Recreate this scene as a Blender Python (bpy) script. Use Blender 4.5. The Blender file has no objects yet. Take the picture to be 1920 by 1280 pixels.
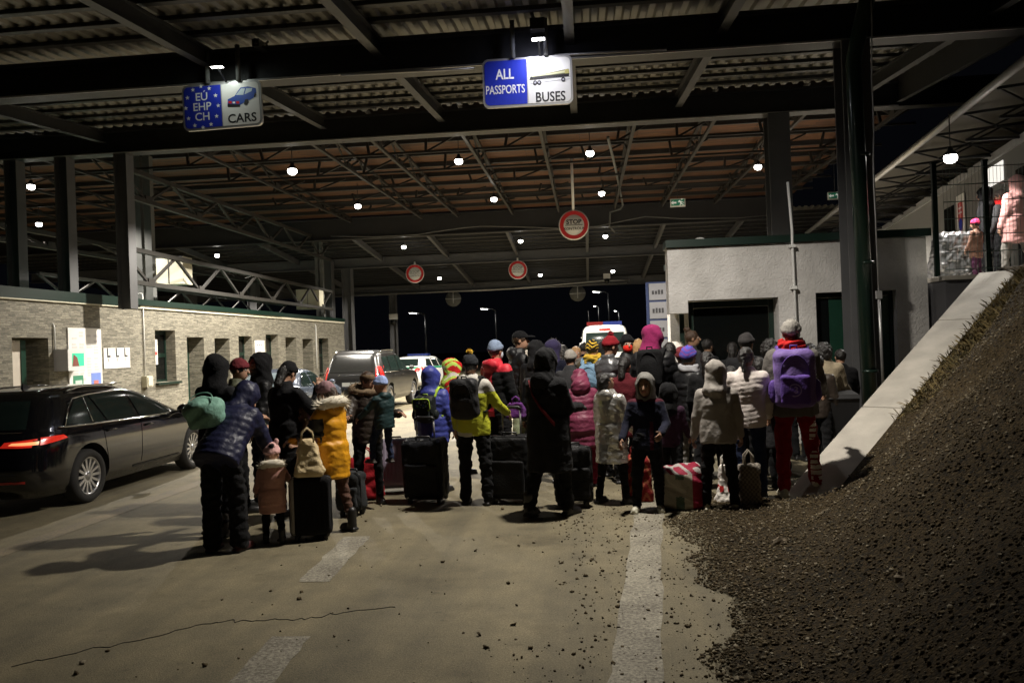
import bpy, math, random
import numpy as np
from mathutils import Vector, Matrix
random.seed(7); RNG = np.random.default_rng(11)
scene = bpy.context.scene
COL = scene.collection
R = math.radians
# ------------------------------------------------------------------ camera
EYE = 1.85; F = 1500.0; YAW = math.atan2(140, 1500); ROLL = R(2.05); PITCH = math.atan2(5, 1500)
_f = Vector((-math.sin(YAW)*math.cos(PITCH), math.cos(YAW)*math.cos(PITCH), math.sin(PITCH)))
_r0 = Vector((math.cos(YAW), math.sin(YAW), 0)); _u0 = _r0.cross(_f)
CR = (_r0*math.cos(ROLL) - _u0*math.sin(ROLL)); CU = (_u0*math.cos(ROLL) + _r0*math.sin(ROLL)); CF = _f
cam = bpy.data.cameras.new('camera'); cam_o = bpy.data.objects.new('camera', cam); COL.objects.link(cam_o)
cam.sensor_width = 36; cam.lens = F/1920*36; cam.clip_start = .05; cam.clip_end = 2000
cam_o.matrix_world = Matrix(((CR.x, CU.x, -CF.x, 0), (CR.y, CU.y, -CF.y, 0), (CR.z, CU.z, -CF.z, EYE), (0, 0, 0, 1)))
scene.camera = cam_o
EYEV = Vector((0, 0, EYE))
def ray(px, py): return CF + CR*((px-960)/F) - CU*((py-640)/F)
def at_depth(px, py, d): return EYEV + ray(px, py)*d
def at_Y(px, py, Y): d = ray(px, py); return EYEV + d*(Y/d.y)
def at_X(px, py, X): d = ray(px, py); return EYEV + d*(X/d.x)
def at_Z(px, py, Z=0.0): d = ray(px, py); return EYEV + d*((Z-EYE)/d.z)
def depth_of(p): return (Vector(p)-EYEV).dot(CF)
# ------------------------------------------------------------------ night sky, exposure
world = bpy.data.worlds.new('World'); scene.world = world; world.use_nodes = True
bg = world.node_tree.nodes['Background']; bg.inputs[0].default_value = (.0035, .004, .006, 1); bg.inputs[1].default_value = .35
scene.view_settings.view_transform = 'Standard'; scene.view_settings.look = 'None'
scene.view_settings.exposure = 0.0; scene.view_settings.gamma = 1.0
scene.render.engine = 'CYCLES'
scene.cycles.use_denoising = True; scene.cycles.max_bounces = 5; scene.cycles.diffuse_bounces = 3
scene.cycles.glossy_bounces = 3; scene.cycles.transmission_bounces = 4; scene.cycles.sample_clamp_indirect = 4.0
HALL_W, EXIT_W, SIGN_W, RAMP_W, FLOOD_W = 3100, 1400, 90, 420, 1950     # lamp powers
# ------------------------------------------------------------------ helpers
def lin(r, g, b):
    f = lambda c: c/12.92 if c <= .04045 else ((c+.055)/1.055)**2.4
    return (f(r/255), f(g/255), f(b/255))
MATS = {}
def mat(name, col, rough=.7, metal=0.0, var=.15, scale=6.0, bump=0.0, bscale=60.0, emit=0.0, coat=0.0, sheen=0.0, alpha=None, spec=.5):
    if name in MATS: return MATS[name]
    m = bpy.data.materials.new(name); m.use_nodes = True; nt = m.node_tree; N = nt.nodes; L = nt.links
    b = N['Principled BSDF']; b.inputs['Roughness'].default_value = rough; b.inputs['Metallic'].default_value = metal
    b.inputs['Base Color'].default_value = (*col, 1); b.inputs['Specular IOR Level'].default_value = spec
    if coat: b.inputs['Coat Weight'].default_value = coat; b.inputs['Coat Roughness'].default_value = .06
    if sheen: b.inputs['Sheen Weight'].default_value = sheen
    tc = N.new('ShaderNodeTexCoord')
    if var:
        n = N.new('ShaderNodeTexNoise'); n.inputs['Scale'].default_value = scale; n.inputs['Detail'].default_value = 5
        L.new(tc.outputs['Object'], n.inputs['Vector'])
        mx = N.new('ShaderNodeMix'); mx.data_type = 'RGBA'
        mx.inputs[6].default_value = (*[c*(1-var) for c in col], 1); mx.inputs[7].default_value = (*[min(1, c*(1+var)) for c in col], 1)
        L.new(n.outputs['Fac'], mx.inputs[0]); L.new(mx.outputs[2], b.inputs['Base Color'])
    if bump:
        n2 = N.new('ShaderNodeTexNoise'); n2.inputs['Scale'].default_value = bscale; n2.inputs['Detail'].default_value = 3
        L.new(tc.outputs['Object'], n2.inputs['Vector'])
        bp = N.new('ShaderNodeBump'); bp.inputs['Strength'].default_value = bump; bp.inputs['Distance'].default_value = .02
        L.new(n2.outputs['Fac'], bp.inputs['Height']); L.new(bp.outputs[0], b.inputs['Normal'])
    if emit: b.inputs['Emission Color'].default_value = (*col, 1); b.inputs['Emission Strength'].default_value = emit
    if alpha is not None: b.inputs['Alpha'].default_value = alpha
    MATS[name] = m; return m
def tag(o, label=None, cat=None, group=None, kind=None):
    if label: o['label'] = label
    if cat: o['category'] = cat
    if group: o['group'] = group
    if kind: o['kind'] = kind
    return o
def empty(name, loc=(0, 0, 0), rz=0.0):
    o = bpy.data.objects.new(name, None); o.empty_display_size = .1; COL.objects.link(o)
    o.location = loc; o.rotation_euler = (0, 0, rz); return o
def thing(name, label, cat, loc=(0, 0, 0), rz=0.0, group=None): return tag(empty(name, loc, rz), label, cat, group)
def copy_tree(o, parent=None):
    c = o.copy(); COL.objects.link(c)
    if parent: c.parent = parent
    for ch in list(o.children):
        if ch.type != 'LIGHT': copy_tree(ch, c)
    return c
def mesh_obj(name, V, Fc, mats, parent=None, mi=None, smooth=False):
    me = bpy.data.meshes.new(name); me.from_pydata([tuple(v) for v in V], [], Fc)
    if not isinstance(mats, (list, tuple)): mats = [mats]
    for m in mats: me.materials.append(m)
    if mi is not None: me.polygons.foreach_set('material_index', mi)
    if smooth: me.polygons.foreach_set('use_smooth', [True]*len(me.polygons))
    me.update(); o = bpy.data.objects.new(name, me); COL.objects.link(o)
    if parent: o.parent = parent
    return o
BOXF = [(0, 3, 2, 1), (4, 5, 6, 7), (0, 1, 5, 4), (1, 2, 6, 5), (2, 3, 7, 6), (3, 0, 4, 7)]
class MB:
    def __init__(s): s.V = []; s.F = []; s.M = []; s.S = []
    def add(s, V, Fc, m=0, smooth=False):
        o = len(s.V); s.V += [Vector(v) for v in V]; s.F += [tuple(i+o for i in f) for f in Fc]; s.M += [m]*len(Fc); s.S += [smooth]*len(Fc); return s
    def box(s, x0, x1, y0, y1, z0, z1, m=0):
        return s.add([(x0, y0, z0), (x1, y0, z0), (x1, y1, z0), (x0, y1, z0), (x0, y0, z1), (x1, y0, z1), (x1, y1, z1), (x0, y1, z1)], BOXF, m)
    def bar(s, a, b, w, h, m=0, up=(0, 0, 1)):
        a = Vector(a); b = Vector(b); d = (b-a).normalized(); up = Vector(up)
        if abs(d.dot(up)) > .97: up = Vector((0, 1, 0))
        r = d.cross(up).normalized(); u = r.cross(d)
        c = [-r*w/2-u*h/2, r*w/2-u*h/2, r*w/2+u*h/2, -r*w/2+u*h/2]
        return s.add([a+q for q in c]+[b+q for q in c], BOXF, m)
    def ibeam(s, a, b, w, h, t=.025, m=0):           # flanges and web
        a = Vector(a); b = Vector(b); z = Vector((0, 0, 1))
        s.bar(a+z*(h/2-t/2), b+z*(h/2-t/2), w, t, m); s.bar(a-z*(h/2-t/2), b-z*(h/2-t/2), w, t, m)
        return s.bar(a, b, t*.7, h-2*t-.002, m)
    def hcol(s, x, y, z0, z1, w, t=.025, m=0, along='x'):
        if along == 'x':
            s.box(x-w/2, x+w/2, y-w/2, y-w/2+t, z0, z1, m); s.box(x-w/2, x+w/2, y+w/2-t, y+w/2, z0, z1, m)
            return s.box(x-t/2, x+t/2, y-w/2+t, y+w/2-t, z0, z1, m)
        s.box(x-w/2, x-w/2+t, y-w/2, y+w/2, z0, z1, m); s.box(x+w/2-t, x+w/2, y-w/2, y+w/2, z0, z1, m)
        return s.box(x-w/2+t, x+w/2-t, y-t/2, y+t/2, z0, z1, m)
    def tube(s, pts, r, n=8, m=0, cap=True, closed=False):
        P = [Vector(p) for p in pts]; k = len(P); rs = r if isinstance(r, (list, tuple)) else [r]*k
        V = []; prev = None
        for i, p in enumerate(P):
            d = (P[(i+1) % k]-P[i-1]) if closed else (P[min(i+1, k-1)]-P[max(i-1, 0)])
            if d.length < 1e-9: d = Vector((0, 0, 1))
            d.normalize()
            if prev is None:
                ref = Vector((0, 0, 1)) if abs(d.z) < .9 else Vector((1, 0, 0)); u = d.cross(ref).normalized()
            else:
                u = (prev-d*prev.dot(d)); u = u.normalized() if u.length > 1e-6 else d.orthogonal().normalized()
            prev = u; w = d.cross(u)
            V += [p+(u*math.cos(a)+w*math.sin(a))*rs[i] for a in [2*math.pi*j/n for j in range(n)]]
        Fc = []
        for i in range(k if closed else k-1):
            A = i*n; B = ((i+1) % k)*n
            Fc += [(A+j, A+(j+1) % n, B+(j+1) % n, B+j) for j in range(n)]
        if cap and not closed: Fc += [tuple(range(n-1, -1, -1)), tuple((k-1)*n+j for j in range(n))]
        return s.add(V, Fc, m, True)
    def disc(s, c, r, axis=(0, 0, 1), n=24, m=0):
        a = Vector(axis).normalized(); u = a.orthogonal().normalized(); w = a.cross(u); c = Vector(c)
        return s.add([c+(u*math.cos(2*math.pi*i/n)+w*math.sin(2*math.pi*i/n))*r for i in range(n)], [tuple(range(n))], m)
    def lathe(s, prof, c=(0, 0, 0), axis='z', n=24, m=0):   # prof: list of (r, h)
        V = []; k = len(prof)
        for (r, h) in prof:
            for j in range(n):
                a = 2*math.pi*j/n; q = (r*math.cos(a), r*math.sin(a), h)
                if axis == 'x': q = (q[2], q[0], q[1])
                if axis == 'y': q = (q[0], q[2], q[1])
                V.append(Vector(q)+Vector(c))
        Fc = [(i*n+j, i*n+(j+1) % n, (i+1)*n+(j+1) % n, (i+1)*n+j) for i in range(k-1) for j in range(n)]
        return s.add(V, Fc, m, True)
    def text(s, txt, T, size, m=0, depth=.0, bold=0.0):
        V, Fc = text_geo(txt, size, bold); return s.add([T @ v for v in V], Fc, m)
    def poly(s, pts, m=0): return s.add(pts, [tuple(range(len(pts)))], m)
    def build(s, name, mats, parent=None, world=False):
        V = s.V
        if world and parent is not None: V = [v-Vector(parent.location) for v in V]
        o = mesh_obj(name, V, s.F, mats, parent, s.M)
        o.data.polygons.foreach_set('use_smooth', s.S); return o
_TX = {}
def text_geo(txt, size, bold=0.0):
    k = (txt, bold)
    if k not in _TX:
        cu = bpy.data.curves.new('lettering', 'FONT'); cu.body = txt; cu.align_x = 'CENTER'; cu.align_y = 'CENTER'; cu.size = 1.0; cu.offset = bold; cu.resolution_u = 3
        o = bpy.data.objects.new('lettering', cu); COL.objects.link(o)
        dg = bpy.context.evaluated_depsgraph_get(); dg.update(); me = bpy.data.meshes.new_from_object(o.evaluated_get(dg))
        _TX[k] = ([v.co.copy() for v in me.vertices], [tuple(p.vertices) for p in me.polygons])
        bpy.data.objects.remove(o); bpy.data.curves.remove(cu); bpy.data.meshes.remove(me)
    V, Fc = _TX[k]; return [v*size for v in V], Fc
def frame(o, x, y):    # local x,y axes in world -> matrix
    x = Vector(x).normalized(); y = Vector(y).normalized(); z = x.cross(y)
    return Matrix(((x.x, y.x, z.x, o[0]), (x.y, y.y, z.y, o[1]), (x.z, y.z, z.z, o[2]), (0, 0, 0, 1)))
def rrect(w, h, r, n=5):
    P = []
    for cx, cy, a0 in ((w/2-r, h/2-r, 0), (-w/2+r, h/2-r, 90), (-w/2+r, -h/2+r, 180), (w/2-r, -h/2+r, 270)):
        P += [(cx+r*math.cos(R(a0+90*i/n)), cy+r*math.sin(R(a0+90*i/n))) for i in range(n+1)]
    return P
def prism(mb, P2, T, d0, d1, m=0):   # extrude 2-D outline in T's xy from z=d0 to d1
    n = len(P2); V = [T @ Vector((x, y, d0)) for x, y in P2]+[T @ Vector((x, y, d1)) for x, y in P2]
    mb.add(V, [tuple(range(n-1, -1, -1)), tuple(range(n, 2*n))]+[(i, (i+1) % n, n+(i+1) % n, n+i) for i in range(n)], m)
def spot_lamp(name, loc, power, radius, col, parent, cone=165, blend=.15, aim=None):
    l = bpy.data.lights.new(name, 'SPOT'); l.energy = power; l.color = col; l.shadow_soft_size = radius; l.spot_size = R(cone); l.spot_blend = blend
    o = bpy.data.objects.new(name, l); COL.objects.link(o); o.parent = parent; o.location = loc
    if aim is not None: o.rotation_euler = Vector(aim).to_track_quat('-Z', 'Y').to_euler()
    return o
def area_lamp(name, loc, power, size, col, parent, rot=(0, 0, 0), spread=180):
    l = bpy.data.lights.new(name, 'AREA'); l.shape = 'DISK'; l.size = size; l.energy = power; l.color = col; l.spread = R(spread)
    o = bpy.data.objects.new(name, l); COL.objects.link(o); o.parent = parent; o.location = loc; o.rotation_euler = rot; return o
# ================================================================== materials of the setting
def node_mat(name):
    m = bpy.data.materials.new(name); m.use_nodes = True; MATS[name] = m
    return m, m.node_tree.nodes, m.node_tree.links, m.node_tree.nodes['Principled BSDF']
def asphalt_mat():
    m, N, L, b = node_mat('asphalt'); tc = N.new('ShaderNodeTexCoord'); o = tc.outputs['Object']
    def noise(sc, det=6, rough=.6, vec=None):
        n = N.new('ShaderNodeTexNoise'); n.inputs['Scale'].default_value = sc; n.inputs['Detail'].default_value = det; n.inputs['Roughness'].default_value = rough
        L.new(vec or o, n.inputs['Vector']); return n.outputs['Fac']
    def ramp(f, a, b_, ca, cb):
        r = N.new('ShaderNodeValToRGB'); r.color_ramp.elements[0].position = a; r.color_ramp.elements[1].position = b_
        r.color_ramp.elements[0].color = (*ca, 1); r.color_ramp.elements[1].color = (*cb, 1); L.new(f, r.inputs[0]); return r.outputs[0]
    def mix(f, a, c, mode='MIX'):
        x = N.new('ShaderNodeMix'); x.data_type = 'RGBA'; x.blend_type = mode
        if isinstance(f, float): x.inputs[0].default_value = f
        else: L.new(f, x.inputs[0])
        L.new(a, x.inputs[6]); L.new(c, x.inputs[7]); return x.outputs[2]
    base = ramp(noise(.35), .3, .72, (.140, .122, .078), (.238, .210, .140))
    mp = N.new('ShaderNodeMapping'); mp.inputs['Scale'].default_value = (1.6, .12, 1); L.new(o, mp.inputs['Vector'])
    streak = ramp(noise(1.1, 5, .6, mp.outputs[0]), .35, .7, (.72, .72, .72), (1.18, 1.15, 1.08))
    c = mix(1.0, base, streak, 'MULTIPLY')
    stain = ramp(noise(.9, 6, .65), .54, .68, (1, 1, 1), (.66, .645, .62)); c = mix(1.0, c, stain, 'MULTIPLY')
    patch = ramp(noise(2.6, 8, .7), .42, .62, (.88, .88, .88), (1.12, 1.11, 1.09)); c = mix(1.0, c, patch, 'MULTIPLY')
    spots = ramp(noise(7.0, 2, .5), .66, .74, (1, 1, 1), (.6, .58, .55)); c = mix(.6, c, spots, 'MULTIPLY')
    grain = ramp(noise(70, 6, .85), .34, .66, (.5, .5, .5), (1.5, 1.47, 1.4)); c = mix(1.0, c, grain, 'MULTIPLY')
    L.new(c, b.inputs['Base Color']); b.inputs['Roughness'].default_value = .82
    bp = N.new('ShaderNodeBump'); bp.inputs['Strength'].default_value = .55; bp.inputs['Distance'].default_value = .012
    L.new(noise(95, 4, .7), bp.inputs['Height']); L.new(bp.outputs[0], b.inputs['Normal'])
    return m
def paint_mat(name, col, lo=.36, hi=.5):      # worn road paint, the wear shows the asphalt colour
    m, N, L, b = node_mat(name); tc = N.new('ShaderNodeTexCoord')
    n = N.new('ShaderNodeTexNoise'); n.inputs['Scale'].default_value = 42; n.inputs['Detail'].default_value = 6; n.inputs['Roughness'].default_value = .75; L.new(tc.outputs['Object'], n.inputs['Vector'])
    n2 = N.new('ShaderNodeTexNoise'); n2.inputs['Scale'].default_value = 2.2; L.new(tc.outputs['Object'], n2.inputs['Vector'])
    ad = N.new('ShaderNodeMath'); ad.operation = 'MULTIPLY_ADD'; L.new(n2.outputs[0], ad.inputs[0]); ad.inputs[1].default_value = .35; L.new(n.outputs[0], ad.inputs[2])
    r = N.new('ShaderNodeValToRGB'); e = r.color_ramp.elements; e[0].position = lo+.17; e[1].position = hi+.2
    e[0].color = (.12, .105, .08, 1); e[1].color = (*col, 1); L.new(ad.outputs[0], r.inputs[0]); L.new(r.outputs[0], b.inputs['Base Color'])
    b.inputs['Roughness'].default_value = .8
    bp = N.new('ShaderNodeBump'); bp.inputs['Strength'].default_value = .5; bp.inputs['Distance'].default_value = .01; L.new(n.outputs[0], bp.inputs['Height']); L.new(bp.outputs[0], b.inputs['Normal'])
    return m
def cladding_mat():
    m, N, L, b = node_mat('stone_cladding'); tc = N.new('ShaderNodeTexCoord'); sp = N.new('ShaderNodeSeparateXYZ'); L.new(tc.outputs['Object'], sp.inputs[0])
    ad = N.new('ShaderNodeMath'); L.new(sp.outputs[0], ad.inputs[0]); L.new(sp.outputs[1], ad.inputs[1])
    cb = N.new('ShaderNodeCombineXYZ'); L.new(ad.outputs[0], cb.inputs[0]); L.new(sp.outputs[2], cb.inputs[1])
    wn = N.new('ShaderNodeTexNoise'); wn.inputs['Scale'].default_value = 5; L.new(cb.outputs[0], wn.inputs['Vector'])
    vm = N.new('ShaderNodeVectorMath'); vm.operation = 'MULTIPLY_ADD'; L.new(wn.outputs['Color'], vm.inputs[0]); vm.inputs[1].default_value = (.05, .035, 0); L.new(cb.outputs[0], vm.inputs[2])
    br = N.new('ShaderNodeTexBrick'); br.inputs['Scale'].default_value = 1; br.inputs['Brick Width'].default_value = .30; br.inputs['Row Height'].default_value = .05
    br.inputs['Mortar Size'].default_value = .006; br.inputs['Bias'].default_value = 0; br.offset = .37; br.squash = .7; br.squash_frequency = 3
    br.inputs['Color1'].default_value = (.115, .110, .096, 1); br.inputs['Color2'].default_value = (.26, .247, .218, 1); br.inputs['Mortar'].default_value = (.14, .128, .108, 1); L.new(vm.outputs[0], br.inputs['Vector'])
    n = N.new('ShaderNodeTexNoise'); n.inputs['Scale'].default_value = 9; n.inputs['Detail'].default_value = 7; n.inputs['Roughness'].default_value = .7
    mp = N.new('ShaderNodeMapping'); mp.inputs['Scale'].default_value = (1, 3.4, 1); L.new(cb.outputs[0], mp.inputs[0]); L.new(mp.outputs[0], n.inputs['Vector'])
    r = N.new('ShaderNodeValToRGB'); e = r.color_ramp.elements; e[0].position = .3; e[0].color = (.5, .52, .5, 1); e[1].position = .72; e[1].color = (1.5, 1.42, 1.2, 1); L.new(n.outputs[0], r.inputs[0])
    x = N.new('ShaderNodeMix'); x.data_type = 'RGBA'; x.blend_type = 'MULTIPLY'; x.inputs[0].default_value = 1; L.new(br.outputs[0], x.inputs[6]); L.new(r.outputs[0], x.inputs[7]); L.new(x.outputs[2], b.inputs['Base Color'])
    b.inputs['Roughness'].default_value = .75
    bp = N.new('ShaderNodeBump'); bp.inputs['Strength'].default_value = .7; bp.inputs['Distance'].default_value = .02; L.new(n.outputs[0], bp.inputs['Height']); L.new(bp.outputs[0], b.inputs['Normal'])
    return m
def roughcast_mat():
    m, N, L, b = node_mat('white_roughcast'); tc = N.new('ShaderNodeTexCoord')
    n = N.new('ShaderNodeTexNoise'); n.inputs['Scale'].default_value = 17; n.inputs['Detail'].default_value = 2.5; n.inputs['Distortion'].default_value = 1.2; L.new(tc.outputs['Object'], n.inputs['Vector'])
    n2 = N.new('ShaderNodeTexNoise'); n2.inputs['Scale'].default_value = 1.3; n2.inputs['Detail'].default_value = 6; L.new(tc.outputs['Object'], n2.inputs['Vector'])
    r = N.new('ShaderNodeValToRGB'); e = r.color_ramp.elements; e[0].position = .3; e[0].color = (.40, .385, .365, 1); e[1].position = .66; e[1].color = (.66, .64, .62, 1); L.new(n2.outputs[0], r.inputs[0]); L.new(r.outputs[0], b.inputs['Base Color'])
    b.inputs['Roughness'].default_value = .85
    bp = N.new('ShaderNodeBump'); bp.inputs['Strength'].default_value = .6; bp.inputs['Distance'].default_value = .03; L.new(n.outputs[0], bp.inputs['Height']); L.new(bp.outputs[0], b.inputs['Normal'])
    return m
def gravel_mat():
    m, N, L, b = node_mat('gravel'); tc = N.new('ShaderNodeTexCoord')
    v = N.new('ShaderNodeTexVoronoi'); v.inputs['Scale'].default_value = 55; L.new(tc.outputs['Object'], v.inputs['Vector'])
    n2 = N.new('ShaderNodeTexNoise'); n2.inputs['Scale'].default_value = 1.1; n2.inputs['Detail'].default_value = 5; L.new(tc.outputs['Object'], n2.inputs['Vector'])
    r = N.new('ShaderNodeValToRGB'); e = r.color_ramp.elements; e[0].position = .25; e[0].color = (.006, .0045, .002, 1); e[1].position = .85; e[1].color = (.060, .041, .018, 1)
    mx = N.new('ShaderNodeMath'); mx.operation = 'MULTIPLY_ADD'; sp = N.new('ShaderNodeSeparateColor'); L.new(v.outputs['Color'], sp.inputs[0]); L.new(sp.outputs[0], mx.inputs[0]); mx.inputs[1].default_value = .55
    hl = N.new('ShaderNodeMath'); hl.operation = 'MULTIPLY'; L.new(n2.outputs[0], hl.inputs[0]); hl.inputs[1].default_value = .5; L.new(hl.outputs[0], mx.inputs[2])
    L.new(mx.outputs[0], r.inputs[0]); L.new(r.outputs[0], b.inputs['Base Color']); b.inputs['Roughness'].default_value = .95; b.inputs['Specular IOR Level'].default_value = .2
    bp = N.new('ShaderNodeBump'); bp.inputs['Strength'].default_value = .7; bp.inputs['Distance'].default_value = .015; bp.invert = True; L.new(v.outputs['Distance'], bp.inputs['Height']); L.new(bp.outputs[0], b.inputs['Normal'])
    n3 = N.new('ShaderNodeTexNoise'); n3.inputs['Scale'].default_value = 14; n3.inputs['Detail'].default_value = 6; n3.inputs['Roughness'].default_value = .75; L.new(tc.outputs['Object'], n3.inputs['Vector'])
    sz = N.new('ShaderNodeSeparateXYZ'); L.new(tc.outputs['Object'], sz.inputs[0]); k1 = N.new('ShaderNodeMath'); k1.operation = 'MULTIPLY_ADD'; L.new(n3.outputs[0], k1.inputs[0]); k1.inputs[1].default_value = .16; L.new(sz.outputs[2], k1.inputs[2])
    k2 = N.new('ShaderNodeMapRange'); k2.inputs[1].default_value = .086; k2.inputs[2].default_value = .118; L.new(k1.outputs[0], k2.inputs[0]); L.new(k2.outputs[0], b.inputs['Alpha'])
    return m
def wood_mat():
    m, N, L, b = node_mat('wood_boards'); tc = N.new('ShaderNodeTexCoord'); mp = N.new('ShaderNodeMapping'); mp.inputs['Scale'].default_value = (1.2, 16, 1); L.new(tc.outputs['Object'], mp.inputs[0])
    n = N.new('ShaderNodeTexNoise'); n.inputs['Scale'].default_value = 1.0; n.inputs['Detail'].default_value = 5; L.new(mp.outputs[0], n.inputs['Vector'])
    r = N.new('ShaderNodeValToRGB'); e = r.color_ramp.elements; e[0].position = .32; e[0].color = (.05, .018, .006, 1); e[1].position = .7; e[1].color = (.18, .072, .023, 1); L.new(n.outputs[0], r.inputs[0]); L.new(r.outputs[0], b.inputs['Base Color'])
    br = N.new('ShaderNodeTexBrick'); br.inputs['Scale'].default_value = 1; br.inputs['Brick Width'].default_value = 3.5; br.inputs['Row Height'].default_value = .14; br.inputs['Mortar Size'].default_value = .012
    br.inputs['Color1'].default_value = (1, 1, 1, 1); br.inputs['Color2'].default_value = (.6, .6, .6, 1); br.inputs['Mortar'].default_value = (.15, .15, .15, 1); L.new(tc.outputs['Object'], br.inputs['Vector'])
    x = N.new('ShaderNodeMix'); x.data_type = 'RGBA'; x.blend_type = 'MULTIPLY'; x.inputs[0].default_value = 1; L.new(r.outputs[0], x.inputs[6]); L.new(br.outputs[0], x.inputs[7]); L.new(x.outputs[2], b.inputs['Base Color'])
    b.inputs['Roughness'].default_value = .7; return m
M_ASPH = asphalt_mat(); M_CLAD = cladding_mat(); M_ROUGH = roughcast_mat(); M_GRAV = gravel_mat(); M_WOOD = wood_mat()
M_STEEL = mat('dark_steel', (.022, .022, .023), .5, 0, .3, 3, .15, 40); M_COL = mat('grey_column_paint', (.085, .085, .088), .55, 0, .25, 2.5)
M_TRUSS = mat('truss_paint', (.022, .02, .017), .6, 0, .35, 5); M_PALE = mat('pale_post', (.12, .123, .118), .6, 0, .2, 4)
M_DECK = mat('deck_sheet', (.15, .142, .12), .5, .25, .45, 1.1); M_GREEN = mat('green_trim', (.004, .017, .011), .4, 0, .2)
M_DARKG = mat('dark_green_paint', (.010, .042, .026), .35, 0, .2); M_WHITE = mat('white_paint', (.74, .74, .72), .5, 0, .06)
M_CONC = mat('concrete', (.42, .39, .34), .85, 0, .42, 3, .3, 60); M_GREYW = mat('grey_render', (.09, .088, .095), .85, 0, .2, 4, .3, 50)
M_BLACK = mat('black_plastic', (.012, .012, .013), .45, 0, .1); M_GLASSD = mat('dark_glass', (.004, .005, .005), .14, 0, 0)
M_CREAM = mat('cream_cabinet', (.55, .52, .40), .55, 0, .1); M_GALV = mat('galvanised', (.42, .42, .42), .4, .6, .2, 8)
M_PIPE = mat('green_downpipe', (.012, .028, .020), .28, .2, .2, coat=.3)
M_LAMPGLOW = mat('lamp_glow', (1.0, .97, .9), .5, 0, 0, emit=20)
# ================================================================== ground
g = MB(); g.poly([(-150, -30, 0), (150, -30, 0), (150, 220, 0), (-150, 220, 0)])
tag(g.build('ground', M_ASPH), kind='structure')
M_LINE = paint_mat('worn_white_paint', (.42, .39, .305), .39, .67); M_LINE2 = paint_mat('worn_yellow_paint', (.30, .235, .13), .40, .72)
def strip(pts_l, pts_r, name, m, label):
    mb = MB(); n = len(pts_l)
    V = [Vector((p[0], p[1], .004)) for p in pts_l]+[Vector((p[0], p[1], .004)) for p in pts_r]
    mb.add(V, [(i, n+i, n+i+1, i+1) for i in range(n-1)]); return tag(mb.build(name, m), label, 'road marking')
ys = [1.5+.3*i for i in range(27)]; lx_ = lambda y: .19+.095*(y-4.36)
strip([(lx_(y)-.145+RNG.normal(0, .012), y) for y in ys], [(lx_(y)+.145+RNG.normal(0, .012), y) for y in ys], 'edge_line', M_LINE, 'worn white edge line half buried by gravel')
def dash(x, y0, y1, label, w=.26):
    yy = [y0+(y1-y0)*i/14 for i in range(15)]; xs = lambda y: x-.055*(y-4.6)
    o = strip([(xs(y)-w/2+RNG.normal(0, .007), y) for y in yy], [(xs(y)+w/2+RNG.normal(0, .007), y) for y in yy], 'lane_dash', M_LINE, label); o['group'] = 'dashes of the broken lane line'
dash(-1.96, 3.3, 5.05, 'worn white lane dash nearest the camera, cut by the photo edge')
dash(-2.16, 6.25, 7.75, 'worn white lane dash in front of the yellow coat girl')
dash(-2.1, 11.0, 13.2, 'white lane dash beside the black upright suitcase'); dash(-2.0, 15.4, 17.6, 'white lane dash behind the child in blue')
strip([(-5.86+.02*(y-7), y) for y in range(3, 34)], [(-5.62+.02*(y-7), y) for y in range(3, 34)], 'lane_strip', M_LINE2, 'faded yellow strip along the lane beside the black wagon')
# cracks in the asphalt: thin dark seams
cr = MB(); pts = [at_Z(x, y) for x, y in ((20, 1250), (120, 1228), (260, 1200), (400, 1165), (460, 1163), (560, 1162), (640, 1148), (760, 1135))]
CP = []
for a, b_ in zip(pts[:-1], pts[1:]):
    for t in np.linspace(0, 1, 9)[:-1]: p = a.lerp(b_, t); CP.append(p+Vector((RNG.normal(0, .012), RNG.normal(0, .018), 0)))
for p, q in zip(CP[:-1], CP[1:]): cr.bar((p.x, p.y, .002), (q.x, q.y, .002), .005, .005)
tag(cr.build('asphalt_crack', mat('crack', (.05, .044, .033), .95)), kind='structure')
# gravel bank -------------------------------------------------------------
S0 = Vector((2.17, 9.39)); SD = Vector((.73, .68)).normalized(); SLEN = 5.42; SRISE = .50
SR = Vector((SD.y, -SD.x))
def foot_x(y): return 1.16+.25*(y-4.4)+.10*math.sin(y*1.7)+.06*math.sin(y*4.1)
def edge_x(y): return .60+.07*(y-4.4)+.13*math.sin(y*1.3+.6)+.09*math.sin(y*3.7)+.05*math.sin(y*9)
def bank(x, y):
    d = x-foot_x(y); z = .85*.5*(d+math.sqrt(d*d+.06))+.045*min(1, max(-.8, (x-edge_x(y))/.45))-.022
    z += .03*math.sin(x*4.1+y*1.3)*math.sin(y*3.3-x)*min(1, max(0, z)*3)
    p = Vector((x, y))-S0; a = p.dot(SD); b_ = p.dot(SR)
    if a > -.4 and b_ < 1.5:                       # meets the concrete edge just below its top
        zs = SRISE*max(0, a)-.07+.12*min(1, max(0, (b_-.35)/.33)); t = min(1, max(0, (b_-.62)/.9)); z = zs*(1-t)+z*t
    return min(z, 2.78)
nx, ny = 150, 170; V = []; Fc = []
for j in range(ny):
    for i in range(nx):
        x = -.5+12.5*(i/(nx-1))**1.4; y = 1.0+17*(j/(ny-1)); p = Vector((x, y))-S0
        V.append((x, y, bank(x, y)))
for j in range(ny-1):
    for i in range(nx-1):
        c = Vector(V[j*nx+i][:2])-S0
        if c.dot(SR) < .2 and c.dot(SD) > -.25 or V[j*nx+i][1] > 13.25: continue
        if c.dot(SR) < -.9: continue
        Fc.append((j*nx+i, j*nx+i+1, (j+1)*nx+i+1, (j+1)*nx+i))
tag(mesh_obj('gravel_bank', V, Fc, M_GRAV, smooth=True), kind='structure')
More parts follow.
